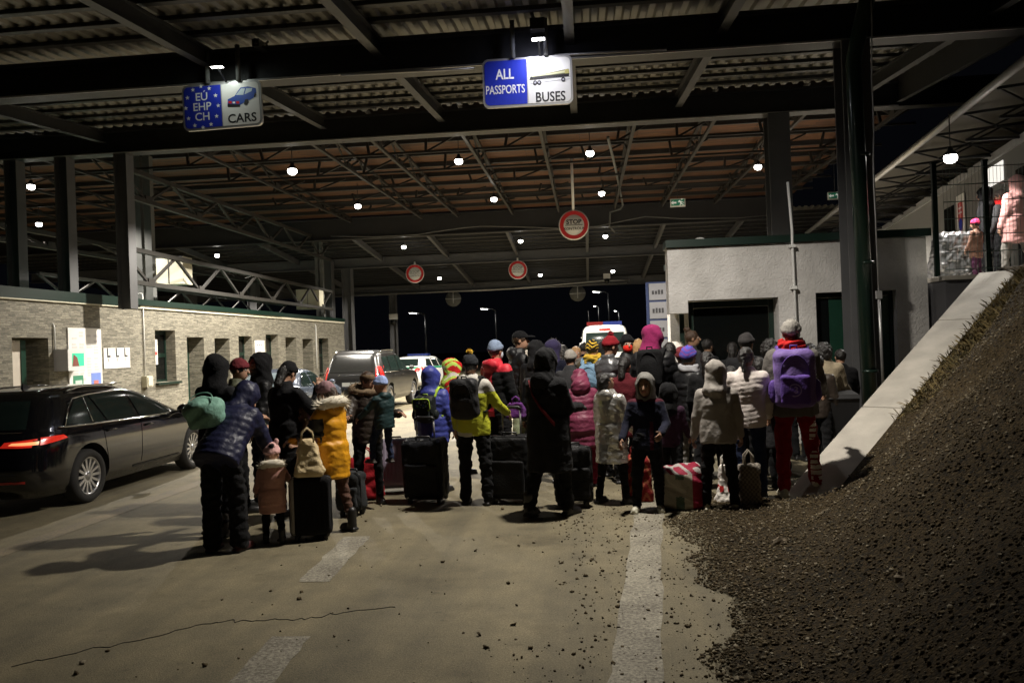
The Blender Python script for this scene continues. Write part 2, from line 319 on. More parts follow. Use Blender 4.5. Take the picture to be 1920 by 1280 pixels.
# loose stones: one object of stuff
def stones(n, fn, rmin, rmax, name, m):
    base = np.array([(-1, -1, -1), (1, -1, -1), (1, 1, -1), (-1, 1, -1), (-1, -1, 1), (1, -1, 1), (1, 1, 1), (-1, 1, 1)])*.62
    C = np.array([fn() for _ in range(n)]); s = rmin+(rmax-rmin)*RNG.random(n)**2.4
    q = base[None]*s[:, None, None]*(RNG.random((n, 1, 3))*.7+.6)*np.array([1, 1, .75])+RNG.normal(0, .2, (n, 8, 3))*s[:, None, None]
    for (i, j), a in (((0, 1), RNG.random(n)*6.28), ((1, 2), RNG.normal(0, .6, n))):
        c, sn = np.cos(a)[:, None], np.sin(a)[:, None]; x, y = q[..., i].copy(), q[..., j].copy(); q[..., i] = c*x-sn*y; q[..., j] = sn*x+c*y
    q = q+C[:, None, :]; q[..., 2] += (s*.3)[:, None]
    V = q.reshape(-1, 3); Fc = (np.array(BOXF)[None]+8*np.arange(n)[:, None, None]).reshape(-1, 4); me = bpy.data.meshes.new(name); nQ = len(Fc)
    me.vertices.add(len(V)); me.vertices.foreach_set('co', V.astype(np.float32).ravel()); me.loops.add(nQ*4); me.loops.foreach_set('vertex_index', Fc.astype(np.int32).ravel()); me.polygons.add(nQ); me.polygons.foreach_set('loop_start', np.arange(0, nQ*4, 4, dtype=np.int32))
    for k in m: me.materials.append(k)
    me.polygons.foreach_set('material_index', np.repeat((RNG.random(n)**1.5*len(m)).astype(np.int32), 6)); me.update(calc_edges=True)
    o = bpy.data.objects.new(name, me); COL.objects.link(o); return tag(o, kind='stuff')
SM = [mat('stone_a', (.078, .058, .031), .95, 0, .3, 30, spec=.2), mat('stone_b', (.115, .089, .052), .95, 0, .3, 30, spec=.2), mat('stone_c', (.045, .033, .018), .95, 0, .3, 30, spec=.2), mat('stone_d', (.20, .17, .12), .9, 0, .3, 30, spec=.2)]
def on_bank():
    while True:
        y = 2.2+11*RNG.random(); x = edge_x(y)+.05+6.8*RNG.random()**1.25; p = Vector((x, y))-S0
        if p.dot(SR) < .53+.1*RNG.random() and p.dot(SD) > .1 or p.dot(SR) < .02 and p.dot(SD) > -.6: continue
        return x, y, bank(x, y)
stones(70000, on_bank, .004, .016, 'gravel_stones', SM)
def near_foot():
    while True:
        y = 3+7*RNG.random(); x = edge_x(y)+.30-1.35*RNG.random()**2.3; p = Vector((x, y))-S0
        if y > 9.0 and RNG.random() < .6 or p.dot(SD) > .2 and p.dot(SR) < .5: continue
        return x, y, max(0, bank(x, y))
stones(2600, near_foot, .004, .014, 'spilled_gravel', SM[:3])
def on_road():
    y = 2.8+6.5*RNG.random(); return min(edge_x(y), 1.4)-.7-3.2*RNG.random()**1.8, y, 0
stones(240, on_road, .006, .022, 'scattered_gravel', SM)
for (px, py, s, lb) in ((1462, 1018, .075, 'pale angular rock standing on the lower gravel bank'), (1690, 1085, .05, 'flat tan rock in the middle of the gravel bank')):
    d = ray(px, py); t = 3.0
    for _ in range(600):
        p = EYEV+d*t
        if p.z < bank(p.x, p.y): break
        t += .02
    mb = MB(); mb.lathe([(.02, -.9), (.75, -.6), (1, -.1), (.85, .45), (.45, .8), (.02, .9)], n=9)
    for v in mb.V: v.x *= .95+RNG.normal(0, .14); v.y *= .7+RNG.normal(0, .1); v.z *= .75+RNG.normal(0, .14); v *= s; v += p
    mb.S = [False]*len(mb.S); tag(mb.build('rock', mat('pale_rock', (.17, .135, .09), .9, 0, .3, 20)), lb, 'rock')
# dry grass along the crest
gm = MB()
for k in range(5200):
    a = 1.5+3.9*RNG.random()**.8; b_ = .53+abs(RNG.normal(0, .42))*(.45+.2*a); p2 = S0+SD*a+SR*b_; z = bank(p2.x, p2.y); h = .025+.10*RNG.random()**3
    dx, dy = RNG.normal(0, .07, 2)+np.array([.02, -.05]); w = .004; q = Vector((p2.x, p2.y, z))
    gm.add([q+Vector((-w, 0, 0)), q+Vector((w, 0, 0)), q+Vector((dx*.6+w*.6, dy*.6, h*.7)), q+Vector((dx, dy, h*.9))], [(0, 1, 2, 3)], int(RNG.random()*3))
tag(gm.build('dry_grass', [mat('dry_grass_a', (.14, .10, .035), .9), mat('dry_grass_b', (.09, .075, .03), .9), mat('dry_grass_c', (.20, .15, .06), .9)]), kind='stuff')
# straw and twigs lying on the bank
sm = MB()
for k in range(520):
    x, y, z = on_bank(); a = RNG.random()*6.28; l = .02+.06*RNG.random()**2; q = Vector((x, y, z+.012)); dd = Vector((math.cos(a), math.sin(a), RNG.normal(.3, .3)))*l
    sm.bar(q-dd*.5, q+dd*.5, .004, .004, int(RNG.random()*2))
tag(sm.build('dry_straw', [mat('straw', (.22, .17, .08), .9), mat('twig', (.10, .07, .04), .9)]), kind='stuff')
# concrete edge: sloping slabs on a low wall
def SP(a, b_, dz=0): p = S0+SD*a+SR*b_; return Vector((p.x, p.y, SRISE*a+dz))
kb = thing('concrete_edging', 'pale sloping concrete edging slabs climbing beside the gravel bank', 'edging', SP(0, 0))
cuts = [-.3, 1.8, 3.96, SLEN]
for a0, a1 in zip(cuts[:-1], cuts[1:]):
    mb = MB(); a1 -= .025
    T = [SP(a0, 0, 0), SP(a0, .58, 0), SP(a1, .58, 0), SP(a1, 0, 0)]; Bt = [t-Vector((0, 0, .22)) for t in T]
    mb.add(Bt+T, BOXF); mb.build('slab', M_CONC, kb, True)
mb = MB(); mb.add([SP(.3, .05, -.6), SP(.3, .45, -.6), SP(SLEN, .45, -3), SP(SLEN, .05, -3), SP(.3, .05, -.23), SP(.3, .45, -.23), SP(SLEN, .45, -.23), SP(SLEN, .05, -.23)], BOXF); mb.build('footing', M_GREYW, kb, True)
# platform
PZ = 2.69
mb = MB(); mb.box(5.75, 24, 13.40, 60, 0, PZ-.07); tag(mb.build('raised_terrain', M_GREYW), kind='structure')
mb = MB(); mb.box(5.72, 24, 13.33, 60, PZ-.066, PZ); tag(mb.build('platform_pavement', M_CONC), kind='structure')
# ================================================================== left building
FX = -12.35; BH = 3.4; BY0 = 9.0; BY1 = 40.0
lb = thing('control_building', 'long stone clad control building with recessed doors and windows on the left', 'building', (FX, BY0, 0))
ops = []   # (y0, y1, z0, z1, kind)
def op(px0, px1, pyt, pyb, kind, floor=False):
    a = at_X(px0, pyt, FX); b_ = at_X(px1, pyt, FX); zt = (a.z+b_.z)/2; zb = 0.0 if floor else at_X((px0+px1)/2, pyb, FX).z
    ops.append((a.y, b_.y, zb, zt, kind))
op(22, 90, 633, 0, 'door', True); op(290, 328, 619, 716, 'window'); op(350, 382, 632, 0, 'niche', True)
op(402, 430, 634, 0, 'niche', True); op(447, 472, 630, 700, 'window'); op(498, 521, 627, 700, 'window')
op(535, 555, 632, 0, 'niche', True); op(567, 586, 635, 0, 'niche', True); op(597, 615, 634, 700, 'window')
def wall_x(mb, X, y0, y1, z0, z1, holes, depth, m=0, mrev=0):
    ys = sorted({y0, y1, *[h[0] for h in holes], *[h[1] for h in holes]}); zs = sorted({z0, z1, *[h[2] for h in holes], *[h[3] for h in holes]})
    for ya, yb in zip(ys[:-1], ys[1:]):
        for za, zb in zip(zs[:-1], zs[1:]):
            yc, zc = (ya+yb)/2, (za+zb)/2
            if any(h[0] < yc < h[1] and h[2] < zc < h[3] for h in holes): continue
            mb.add([(X, ya, za), (X, yb, za), (X, yb, zb), (X, ya, zb)], [(0, 1, 2, 3)], m)
    for h in holes:
        a, b_, c, d = h[:4]; x2 = X-depth
        mb.add([(X, a, c), (x2, a, c), (x2, a, d), (X, a, d)], [(0, 3, 2, 1)], mrev); mb.add([(X, b_, c), (x2, b_, c), (x2, b_, d), (X, b_, d)], [(0, 1, 2, 3)], mrev)
        mb.add([(X, a, d), (x2, a, d), (x2, b_, d), (X, b_, d)], [(0, 3, 2, 1)], mrev); mb.add([(X, a, c), (x2, a, c), (x2, b_, c), (X, b_, c)], [(0, 1, 2, 3)], mrev)
        mb.add([(x2, a, c), (x2, b_, c), (x2, b_, d), (x2, a, d)], [(0, 1, 2, 3)], mrev)
mb = MB(); wall_x(mb, FX, BY0, BY1, 0, BH-.12, [o_[:4] for o_ in ops], .62)
mb.add([(FX, BY1, 0), (FX-4.5, BY1, 0), (FX-4.5, BY1, BH-.12), (FX, BY1, BH-.12)], [(0, 1, 2, 3)]); mb.add([(FX, BY0, 0), (FX-4.5, BY0, 0), (FX-4.5, BY0, BH-.12), (FX, BY0, BH-.12)], [(0, 3, 2, 1)])
mb.build('wall', M_CLAD, lb, True)
mb = MB(); mb.box(FX-4.5, FX-.02, BY0, BY1, BH-.12, BH-.04, 0)
ysec = [BY0, 20.9, 31.5, BY1]; dz = [0.05, 0, -.03]
rf = mb.build('roof', M_DARKG, lb, True)
for (a, b_), d in zip(zip(ysec[:-1], ysec[1:]), dz):
    mb = MB(); mb.box(FX-.2, FX+.11-abs(d), a, b_+(.25 if d > 0 else 0), BH-.10-(.06 if d > 0 else 0), BH+.06+d*.4, 0); mb.box(FX-.01, FX+.055, a, b_, BH-.19, BH-.105-(.06 if d > 0 else 0), 1); tr = mb.build('eave_trim', [M_GREEN, M_CREAM], lb, True)
for (a, b_, c, d, kind) in ops:
    x2 = FX-.30
    if kind == 'window':
        w = MB(); t = .07
        w.box(x2-.05, x2, a, b_, c, c+t); w.box(x2-.05, x2, a, b_, d-.12, d); w.box(x2-.05, x2, a, a+t, c+t, d-.12); w.box(x2-.05, x2, b_-t, b_, c+t, d-.12); mz = c+(d-c)*.48; w.box(x2-.05, x2, a+t, b_-t, mz, mz+.12)
        fo = w.build('window', M_GREEN, lb, True)
        p = MB(); p.box(x2-.035, x2-.02, a+t, b_-t, c+t, mz); p.box(x2-.035, x2-.02, a+t, b_-t, mz+.12, d-.12)
        po = p.build('pane', M_GLASSD, lb, True); po.parent = fo
        s = MB(); s.box(FX-.28, FX+.10, a-.05, b_+.12, c-.07, c-.003); so = s.build('sill', M_GREEN, lb, True); so.parent = fo
    elif kind == 'door':
        w = MB(); w.box(x2-.06, x2, a, a+(b_-a)*.55, c+.01, d-.05); dr = w.build('door', mat('pale_door', (.62, .56, .48), .5, 0, .08), lb, True)
        w = MB(); w.box(x2-.07, x2+.02, a+(b_-a)*.55, a+(b_-a)*.68, c+.01, d-.05); jb = w.build('door_jamb', M_DARKG, lb, True); jb.parent = dr
        w = MB(); w.tube([(x2+.02, a+.2, 1.05), (x2+.06, a+.2, 1.05), (x2+.06, a+.32, 1.05)], .012); hd = w.build('handle', M_GALV, lb, True); hd.parent = dr
    else:
        w = MB(); w.box(x2-.28, x2-.2, a+.02, b_-.05, c+.01, d-.03); dr = w.build('door', M_DARKG, lb, True)
        w = MB(); w.box(x2-.19, x2-.17, a, a+.07, c+.01, d); jb = w.build('door_jamb', M_GREEN, lb, True); jb.parent = dr
def on_wall(px, py, X=FX): return at_X(px, py, X)
# things on the wall
def wall_board(px0, px1, pyt, pyb, off=.03):
    a = on_wall(px0, pyt); b_ = on_wall(px1, pyt); c = on_wall((px0+px1)/2, pyb); return a.y, b_.y, c.z, (a.z+b_.z)/2
M_PAPER = mat('paper', (.74, .72, .68), .7, 0, .04); M_INK = mat('ink', (.03, .03, .035), .6, 0, 0); M_GREYINK = mat('grey_print', (.42, .41, .40), .7, 0, .1)
ya, yb, z0, z1 = wall_board(125, 187, 615, 735)
nb = thing('notice_board', 'tall white notice board covered in small print on the stone wall', 'notice board', (FX, (ya+yb)/2, z0))
mb = MB(); mb.box(FX+.004, FX+.03, ya, yb, z0, z1); mb.build('board', M_PAPER, nb, True)
mb = MB()
for r_ in range(17):
    for c_ in range(4):
        if RNG.random() < .3: continue
        y_ = ya+(yb-ya)*(.1+.22*c_); zz = z1-(z1-z0)*(.06+.045*r_); l = (yb-ya)*(.1+.07*RNG.random()); hh = .035+.02*RNG.random()
        mb.box(FX+.031, FX+.033, y_, y_+l, zz-hh, zz)
mb.build('print', mat('pale_print', (.58, .56, .54), .7, 0, .1), nb, True)
mb = MB(); mb.box(FX+.031, FX+.034, ya+(yb-ya)*.1, ya+(yb-ya)*.4, z0+.12, z0+.42, 0); mb.box(FX+.035, FX+.037, ya+(yb-ya)*.16, ya+(yb-ya)*.36, z0+.12, z0+.30, 1); mb.build('green_leaflet', [mat('leaf_green', (.04, .22, .12), .6), mat('leaf_pale', (.5, .62, .55), .6)], nb, True)
mb = MB(); mb.box(FX+.031, FX+.034, ya+(yb-ya)*.64, ya+(yb-ya)*.95, z0+.1, z0+.46, 0); mb.box(FX+.035, FX+.037, ya+(yb-ya)*.72, ya+(yb-ya)*.86, z0+.12, z0+.27, 1); mb.build('blue_leaflet', [mat('leaf_blue', (.16, .24, .6), .6), mat('leaf_red', (.5, .16, .14), .6)], nb, True)
ya, yb, z0, z1 = wall_board(193, 242, 652, 690)
ls = thing('warning_sheet', 'white sheet with three large letter L notices beside the tall board', 'sign', (FX, (ya+yb)/2, z0))
mb = MB(); mb.box(FX+.004, FX+.018, ya, yb, z0, z1); mb.build('sheet', M_PAPER, ls, True)
mb = MB(); W = yb-ya; H = z1-z0
for i in range(3):
    yc = ya+W*(.17+.33*i); mb.text('L', frame((FX+.021, yc, z1-H*.26), (0, 1, 0), (0, 0, 1)), H*.60, 0, bold=.035)
    mb.text('E', frame((FX+.021, yc, z1-H*.58), (0, 1, 0), (0, 0, 1)), H*.2, 0, bold=.01)
    for k in range(3): mb.box(FX+.0185, FX+.020, yc-W*.1, yc+W*.1*(1-.4*(k == 2)), z1-H*(.68+.09*k), z1-H*(.665+.09*k), 1)
mb.build('lettering', [M_INK, M_GREYINK], ls, True)
ya, yb, z0, z1 = wall_board(100, 137, 655, 695)
eb = thing('ticket_box', 'white wall box with a glowing green front panel left of the notice board', 'machine', (FX, ya, z0))
mb = MB(); mb.box(FX, FX+.34, ya, yb-.05, z0, z1); mb.build('casing', mat('box_grey', (.42, .42, .44), .45, 0, .05), eb, True)
mb = MB(); mb.box(FX+.341, FX+.355, ya, yb-.05, z0, z1); mb.build('front', M_WHITE, eb, True)
mb = MB(); w_ = yb-.05-ya; X_ = FX+.357
mb.add([(X_, ya+.22*w_, z0+.1), (X_, ya+.88*w_, z0+.1), (X_, ya+.88*w_, z1-.1), (X_, ya+.22*w_, z1-.1)], [(0, 1, 2, 3)], 0)
mb.add([(X_+.003, ya+.22*w_, z0+.1), (X_+.003, ya+.6*w_, z0+.1), (X_+.003, ya+.5*w_, z0+.30), (X_+.003, ya+.3*w_, z0+.38)], [(0, 1, 2, 3)], 1)
mb.build('panel', [mat('green_panel', (.05, .62, .34), .5, 0, 0, emit=.35), mat('panel_picture', (.25, .08, .06), .5, 0, .3, 20)], eb, True)
def conduit(px, pyt, pyb, label, r=.02, X=FX, off=.03, box=False, m=M_WHITE):
    a = on_wall(px, pyt, X); b_ = on_wall(px, pyb, X); y_ = (a.y+b_.y)/2
    t = thing('conduit_pipe', label, 'pipe', (X, y_, b_.z)); mb = MB(); mb.tube([(X-.3, y_-.02, a.z+.02), (X+off*.6, y_-.01, a.z+.03), (X+off, y_, a.z-.05), (X+off, y_, b_.z)], r, 8); mb.build('tube', m, t, True)
    if box:
        mb = MB(); mb.box(X+.001, X+.16, y_-.15, y_+.15, b_.z-.2, b_.z+.1); mb.box(X+.161, X+.19, y_-.12, y_+.12, b_.z-.17, b_.z+.07); mb.build('junction_box', M_CREAM, t, True)
    return t
conduit(268, 553, 712, 'white conduit with a junction box left of the first green window', box=True)
conduit(100, 610, 655, 'short thin white conduit above the glowing green wall box', .018)
conduit(592, 610, 690, 'thin white conduit near the far end of the stone building', .03)
for (p0, p1, t0, b0, lb_, red) in ((281, 300, 632, 668, 'white notice with a red band inside the first green window', True), (477, 495, 638, 672, 'small white notice with a few marks between two green windows', False), (448, 458, 645, 668, 'blue tinted leaflet inside the second green window', False)):
    if red: w = ops[1]; ya, yb = w[0]+.02, w[0]+(w[1]-w[0])*.55; z1 = w[3]-.25; z0 = z1-.75; X = FX-.295
    elif 'leaflet' in lb_: w = ops[4]; ya, yb = w[0]+.1, w[0]+(w[1]-w[0])*.5; z1 = w[3]-.5; z0 = z1-.75; X = FX-.295
    else: ya, yb, z0, z1 = wall_board(p0, p1, t0, b0); X = FX+.004
    t = thing('notice', lb_, 'sign', (X, ya, z0)); mb = MB(); mb.box(X, X+.012, ya, yb, z0, z1); mb.build('sheet', M_PAPER if 'leaflet' not in lb_ else mat('blue_sheet', (.3, .38, .5), .6), t, True)
    mb = MB()
    if red: mb.box(X+.013, X+.015, ya+.03, yb-.03, z0+.28, z0+.38, 1)
    for k in range(3): mb.box(X+.013, X+.015, ya+(yb-ya)*(.2+.2*k), ya+(yb-ya)*(.28+.2*k), z1-.2, z1-.14, 0)
    mb.box(X+.013, X+.015, ya+(yb-ya)*.4, ya+(yb-ya)*.6, z0+.12, z0+.2, 0); mb.build('print', [M_INK, mat('red_print', (.5, .03, .03), .6)], t, True)
# ================================================================== canopies and hall
def zc(y): return 6.5+(y-13.4)*.55/6.1           # underside of the near cross beams
nc = thing('near_canopy', 'dark steel canopy with ribbed sheet roof over the near lane', 'canopy', (0, 13.4, 0))
XL, XR = -27, 7.4
mb = MB()   # ribbed sheet, ribs along the lane
per = .27; x = XL; pts = []
while x < XR: pts += [(x, 0), (x+.10, 0), (x+.135, .055), (x+.235, .055)]; x += per
for (y0, y1) in ((7.5, 19.7),):
    n = len(pts); Va = [(p[0], y0, zc(y0)+.76+p[1]) for p in pts]; Vb = [(p[0], y1, zc(y1)+.76+p[1]) for p in pts]
    mb.add(Va+Vb, [(i, i+1, n+i+1, n+i) for i in range(n-1)])
mb.build('roof_sheet', M_DECK, nc, True)
for y_ in (13.4, 19.5, 7.6):
    mb = MB(); mb.ibeam((XL, y_, zc(y_)+.3), (XR+6, y_, zc(y_)+.3), .32, .6, .03); mb.build('cross_beam', M_STEEL, nc, True)
    mb = MB(); mb.box(XL, XR, y_-.185, y_-.161, zc(y_)+.002, zc(y_)+.035); mb.build('cable_tray', M_GALV, nc, True)
rx = [at_Z(750, 150, zc(13.4)+.4).x, at_Z(490, 178, zc(14.5)+.4).x, at_Z(0, 218, zc(14.5)+.4).x, at_Z(1325, 115, zc(13.4)+.4).x, at_Z(1075, 200, 6.9).x, -15.5, -19, 6.6]
for x in rx:
    mb = MB(); mb.ibeam((x, 7.8, zc(7.8)+.45), (x, 19.3, zc(19.3)+.45), .16, .3, .02); mb.build('rafter', M_STEEL, nc, True)
y_ = 8.0
while y_ < 19.3:
    if abs(y_-13.4) > .25: mb = MB(); mb.box(XL, XR, y_-.06, y_+.06, zc(y_)+.685, zc(y_)+.755); mb.build('purlin', M_STEEL, nc, True)
    y_ += .78
mb = MB(); mb.ibeam((XR, 7.5, zc(7.5)+.45), (XR, 19.3, zc(19.3)+.45), .12, .7, .02); mb.build('edge_beam', M_STEEL, nc, True)
PILX = at_Y(1620, 640, 13.3).x
mb = MB(); mb.hcol(PILX, 13.4, -.01, zc(13.4)-.002, .44, along='x'); col_o = mb.build('column', M_COL, nc, True)
mb = MB(); mb.hcol(XR+5.5, 13.4, 2.6, zc(13.4)-.002, .44, along='x'); mb.build('column', M_COL, nc, True)
for px, yy in ((238, 20.05), (127, 20.05), (33, 20.05)):
    p = at_Y(px, 500, 19.5); mb = MB(); mb.hcol(p.x, 19.5, BH-.3, zc(19.5)-.002, .34, along='y'); mb.build('column', M_COL, nc, True)
mb = MB(); mb.hcol(at_Y(1458, 300, 19.5).x, 19.5, 0, zc(19.5)-.002, .50, along='x'); mb.build('column', M_COL, nc, True)
# rain pipe on the pillar
dp = thing('downpipe', 'glossy dark green downpipe running down the near steel column', 'pipe', (PILX, 13.1, 0)); q = at_Y(1600, 118, 13.05); q2 = at_Y(1632, -30, 12.6)
mb = MB(); mb.tube([(q2.x, q2.y, q2.z), (q.x+.02, 13.06, q.z+.1), (q.x, 13.05, q.z-.05), (PILX-.02, 13.05, 0.05)], .12, 16); mb.build('pipe', M_PIPE, dp, True)
for z in (1.2, 2.9, 4.6): mb = MB(); mb.lathe([(.121, z), (.132, z), (.132, z+.05), (.121, z+.05)], (PILX-.02, 13.05, 0), n=16); mb.build('pipe_clip', M_PIPE, dp, True)
# hall ----------------------------------------------------------------------
hall = thing('hall_roof', 'older hall roof with brown boarded ceiling on dark steel trusses', 'roof', (0, 27, 0)); HX0, HX1 = -30, 9
M_HTRUSS = mat('hall_truss_paint', (.013, .011, .009), .6, 0, .35, 5)
def zw(y): return 8.15-(y-20)*.02
mb = MB(); mb.add([(HX0, 19.9, zw(20)), (HX1, 19.9, zw(20)), (HX1, 35.2, zw(35.2)), (HX0, 35.2, zw(35.2)), (HX0, 19.9, zw(20)+.1), (HX1, 19.9, zw(20)+.1), (HX1, 35.2, zw(35.2)+.1), (HX0, 35.2, zw(35.2)+.1)], BOXF); mb.build('boarded_ceiling', M_WOOD, hall, True)
for y_ in np.arange(20.6, 35, 1.45):
    mb = MB(); mb.box(HX0, HX1, y_-.05, y_+.05, zw(y_)-.15, zw(y_)-.003); mb.build('purlin', M_STEEL, hall, True)
def truss(x, z0a, z0b, z1a, z1b, y0, y1, n, w, m, parent, name='truss'):
    mb = MB(); a0, a1 = Vector((x, y0, z0a)), Vector((x, y1, z0b)); b0, b1 = Vector((x, y0, z1a)), Vector((x, y1, z1b))
    mb.bar(a0, a1, w*1.15, w); mb.bar(b0, b1, w*1.15, w)
    for k in range(n):
        p = a0.lerp(a1, (k+.5)/n); q = b0.lerp(b1, k/n); r_ = b0.lerp(b1, (k+1)/n)
        mb.bar(q, p, w*.6, w*.6, 1 if False else 0); mb.bar(p, r_, w*.6, w*.6)
        mb.box(x-w*.62, x+w*.62, p.y-.16, p.y+.16, p.z-.02, p.z+.16)
    return mb.build(name, m, parent, True)
for x in (-10.2, -7.0, -5.4, -3.0, -1.0, 1.4, 3.4, 5.6, 8.0, -14.5, -17.5, -20.5, -24):
    truss(x, 7.3, 7.5, zw(20)-.2, zw(34.6)-.2, 20, 34.6, 6, .075, M_HTRUSS, hall)
mb = MB(); mb.ibeam((HX0, 35.3, 7.3), (HX1, 35.3, 7.3), .36, .95, .04); mb.build('main_girder', M_STEEL, hall, True)
for y_ in (22.4, 24.9, 27.3, 29.8, 32.2):
    zb = 7.3+.2*(y_-20)/14.6; mb = MB(); mb.bar((HX0, y_, zb+.06), (HX1, y_, zb+.06), .05, .06); mb.build('tie', M_HTRUSS, hall, True)
    for k, x in enumerate(np.arange(-11.2, 8, 2.35)):
        mb = MB(); xx = x+.5*math.sin(k*2.1+y_); mb.bar((xx, y_, zb+.09), (xx+.12*math.sin(k+y_), y_, zw(y_)-.16), .07, .07); mb.build('hanger', M_HTRUSS, hall, True)
        mb = MB(); mb.bar((xx+.05, y_+.04, zb+.09), (xx+1.1, y_+.04, zw(y_)-.16), .05, .05); mb.build('brace', M_HTRUSS, hall, True)
# side trusses along the building
sf = thing('side_truss', 'upper and lower steel lattice girders running above the stone building', 'truss', (-12.3, 28, 3.9))
truss(-12.3, 6.26, 6.26, 7.0, 7.08, 20.2, 38, 6, .12, M_TRUSS, sf, 'upper_girder'); truss(-12.3, 3.92, 3.86, 4.82, 4.72, 20.2, 38, 6, .12, M_TRUSS, sf, 'lower_girder')
truss(-14.6, 3.6, 3.55, 4.2, 4.15, 20.2, 38, 7, .09, M_TRUSS, sf, 'rear_girder')
for px, yy in ((262, 23.0), (281, 23.0), (594, 37.5), (600, 37.5)):
    p = at_Y(px, 450, yy); mb = MB(); mb.box(p.x-.11, p.x+.11, yy-.1, yy+.1, 3.3, 7.9); mb.build('post', M_PALE, sf, True)
truss(-15.8, 5.2, 5.3, 5.6, 5.7, 20.2, 38, 4, .12, M_TRUSS, sf, 'rear_girder')
# far canopy ------------------------------------------------------------------
fc = thing('far_canopy', 'far steel canopy with ribbed sheet roof sloping down to the exit', 'canopy', (0, 42, 0))
def zf(y): return 7.35-(y-35)*.09
mb = MB(); per = .27; x = HX0; pts = []
while x < 12: pts += [(x, 0), (x+.10, 0), (x+.135, .055), (x+.235, .055)]; x += per
n = len(pts); mb.add([(p[0], 35.5, zf(35.5)+p[1]) for p in pts]+[(p[0], 51, zf(51)+p[1]) for p in pts], [(i, i+1, n+i+1, n+i) for i in range(n-1)]); mb.build('roof_sheet', M_DECK, fc, True)
for y_ in np.arange(36.1, 51, .78): mb = MB(); mb.box(HX0, 12, y_-.05, y_+.05, zf(y_)-.14, zf(y_)-.003); mb.build('purlin', M_STEEL, fc, True)
for y_, zb, zt in ((41, 6.1, 6.62), (50, 5.3, 5.80)):
    mb = MB(); mb.ibeam((HX0, y_, (zb+zt)/2), (12, y_, (zb+zt)/2), .32, zt-zb, .03); mb.build('cross_beam', M_COL, fc, True)
for x in (-19, -15, -10.5, -7.0, -3.4, .2, 3.6, 7):
    mb = MB(); mb.bar((x, 35.6, zf(35.6)-.28), (x, 50.8, zf(50.8)-.28), .14, .26); mb.build('rafter', M_COL, fc, True)
for px, y_, w, zt in ((654, 41, .5, 6.098), (738, 50, .42, 5.298), (618, 40.4, .5, 6.5)):
    p = at_Y(px, 600, y_); mb = MB(); mb.hcol(p.x, y_, 0, zt, w, along='y'); mb.build('column', M_COL, fc, True)
for x in (-17.5, -21, 11): mb = MB(); mb.hcol(x, 41, 0, 6.098, .5, along='y'); mb.build('column', M_COL, fc, True)
mb = MB(); mb.tube([at_Y(560, 559, 49.7), at_Y(960, 541, 49.7), at_Y(1130, 526, 49.7), at_Y(1180, 525, 49.7)], .05, 6); mb.tube([at_Y(650, 552, 49.7), at_Y(900, 545, 49.7), at_Y(1175, 530, 49.7)], .03, 6); mb.build('cable_conduit', M_GALV, fc, True)
# ================================================================== lamps
lampk = None
def lamp(px, py, z, power, label, group, r=.20, col=(1, .93, .82), loc=None, cone=143):
    global lampk
    p = loc or at_Z(px, py, z)
    if lampk is None:
        t = thing('ceiling_lamp', label, 'lamp', p, 0, group)
        mb = MB(); mb.lathe([(.0, .16), (.05, .16), (.06, .10), (.11, .05), (.125, .0), (.118, -.01), (.112, .03)], n=20); mb.build('housing', M_BLACK, t)
        mb = MB(); mb.lathe([(.112, .0), (.130, -.05), (.12, -.11), (.07, -.155), (.0, -.17)], n=20); mb.build('diffuser', M_LAMPGLOW, t)
        mb = MB(); mb.tube([(0, 0, .16), (0, 0, .9)], .012, 6); mb.build('rod', M_STEEL, t)
        lampk = t
    else: t = copy_tree(lampk); t.location = p; t.scale = (.85,)*3
    tag(t, label, 'lamp', group)
    spot_lamp('lamp_light', (0, 0, -.28), power, .1, col, t, cone, .25); return t
for px, py, lb_ in ((548, 317, 'round hall lamp nearest the blue EU sign'), (671, 384, 'hall lamp above the near edge of the far girder, left of centre'), (860, 299, 'hall lamp under the beam left of the passports sign'), (926, 371, 'hall lamp in the middle of the brown ceiling'),
                    (1106, 284, 'hall lamp just right of the hanging STOP sign rod'), (1128, 360, 'hall lamp low on the brown ceiling right of the STOP sign'), (1421, 310, 'hall lamp beside the inner column above the white booth'),
                    (58, 347, 'upper lamp at the far left between the roof columns'), (73, 418, 'lower lamp at the far left between the roof columns'), (270, 407, 'lamp seen between the two pale posts on the left')):
    lamp(px, py, 7.0, HALL_W*(1.35 if 500 < px < 700 else 1), lb_, 'round lamps under the hall roof', cone=142 if px < 700 else 130)
lamp(407, 477, 6.6, HALL_W*.8, 'lamp seen through the lattice girder over the stone building', 'round lamps under the hall roof')
for px, py, z, lb_ in ((757, 461, 6.7, 'far canopy lamp above the left round stop sign'), (976, 450, 6.7, 'far canopy lamp above the middle round stop sign'), (1135, 441, 6.7, 'far canopy lamp below the hanging STOP sign to its right'),
                       (824, 520, 5.85, 'small exit lamp between the two far stop signs'), (1013, 514, 5.85, 'small exit lamp right of the middle stop sign'), (1149, 507, 5.85, 'small exit lamp above the police van')):
    lamp(px, py, z, EXIT_W, lb_, 'round lamps under the far canopy')

# floodlight of the near canopy, above the top edge of the photo, aimed at the queue
t = thing('flood_light', 'floodlight under the near canopy just above the top edge of the photo', 'lamp', (.4, 8.9, 6.08)); mb = MB(); mb.box(-.2, .2, -.1, .1, .02, .14); mb.build('casing', M_BLACK, t)
mb = MB(); mb.box(-.18, .18, -.08, .08, .0, .019); mb.build('glowing_face', M_LAMPGLOW, t); mb = MB(); mb.tube([(0, 0, .14), (0, 0, .5)], .02, 6); mb.build('bracket', M_STEEL, t)
spot_lamp('flood_light_beam', (0, 0, -.06), FLOOD_W, .14, (1, .93, .82), t, 154, .7, (-1.0, 1.4, -5))
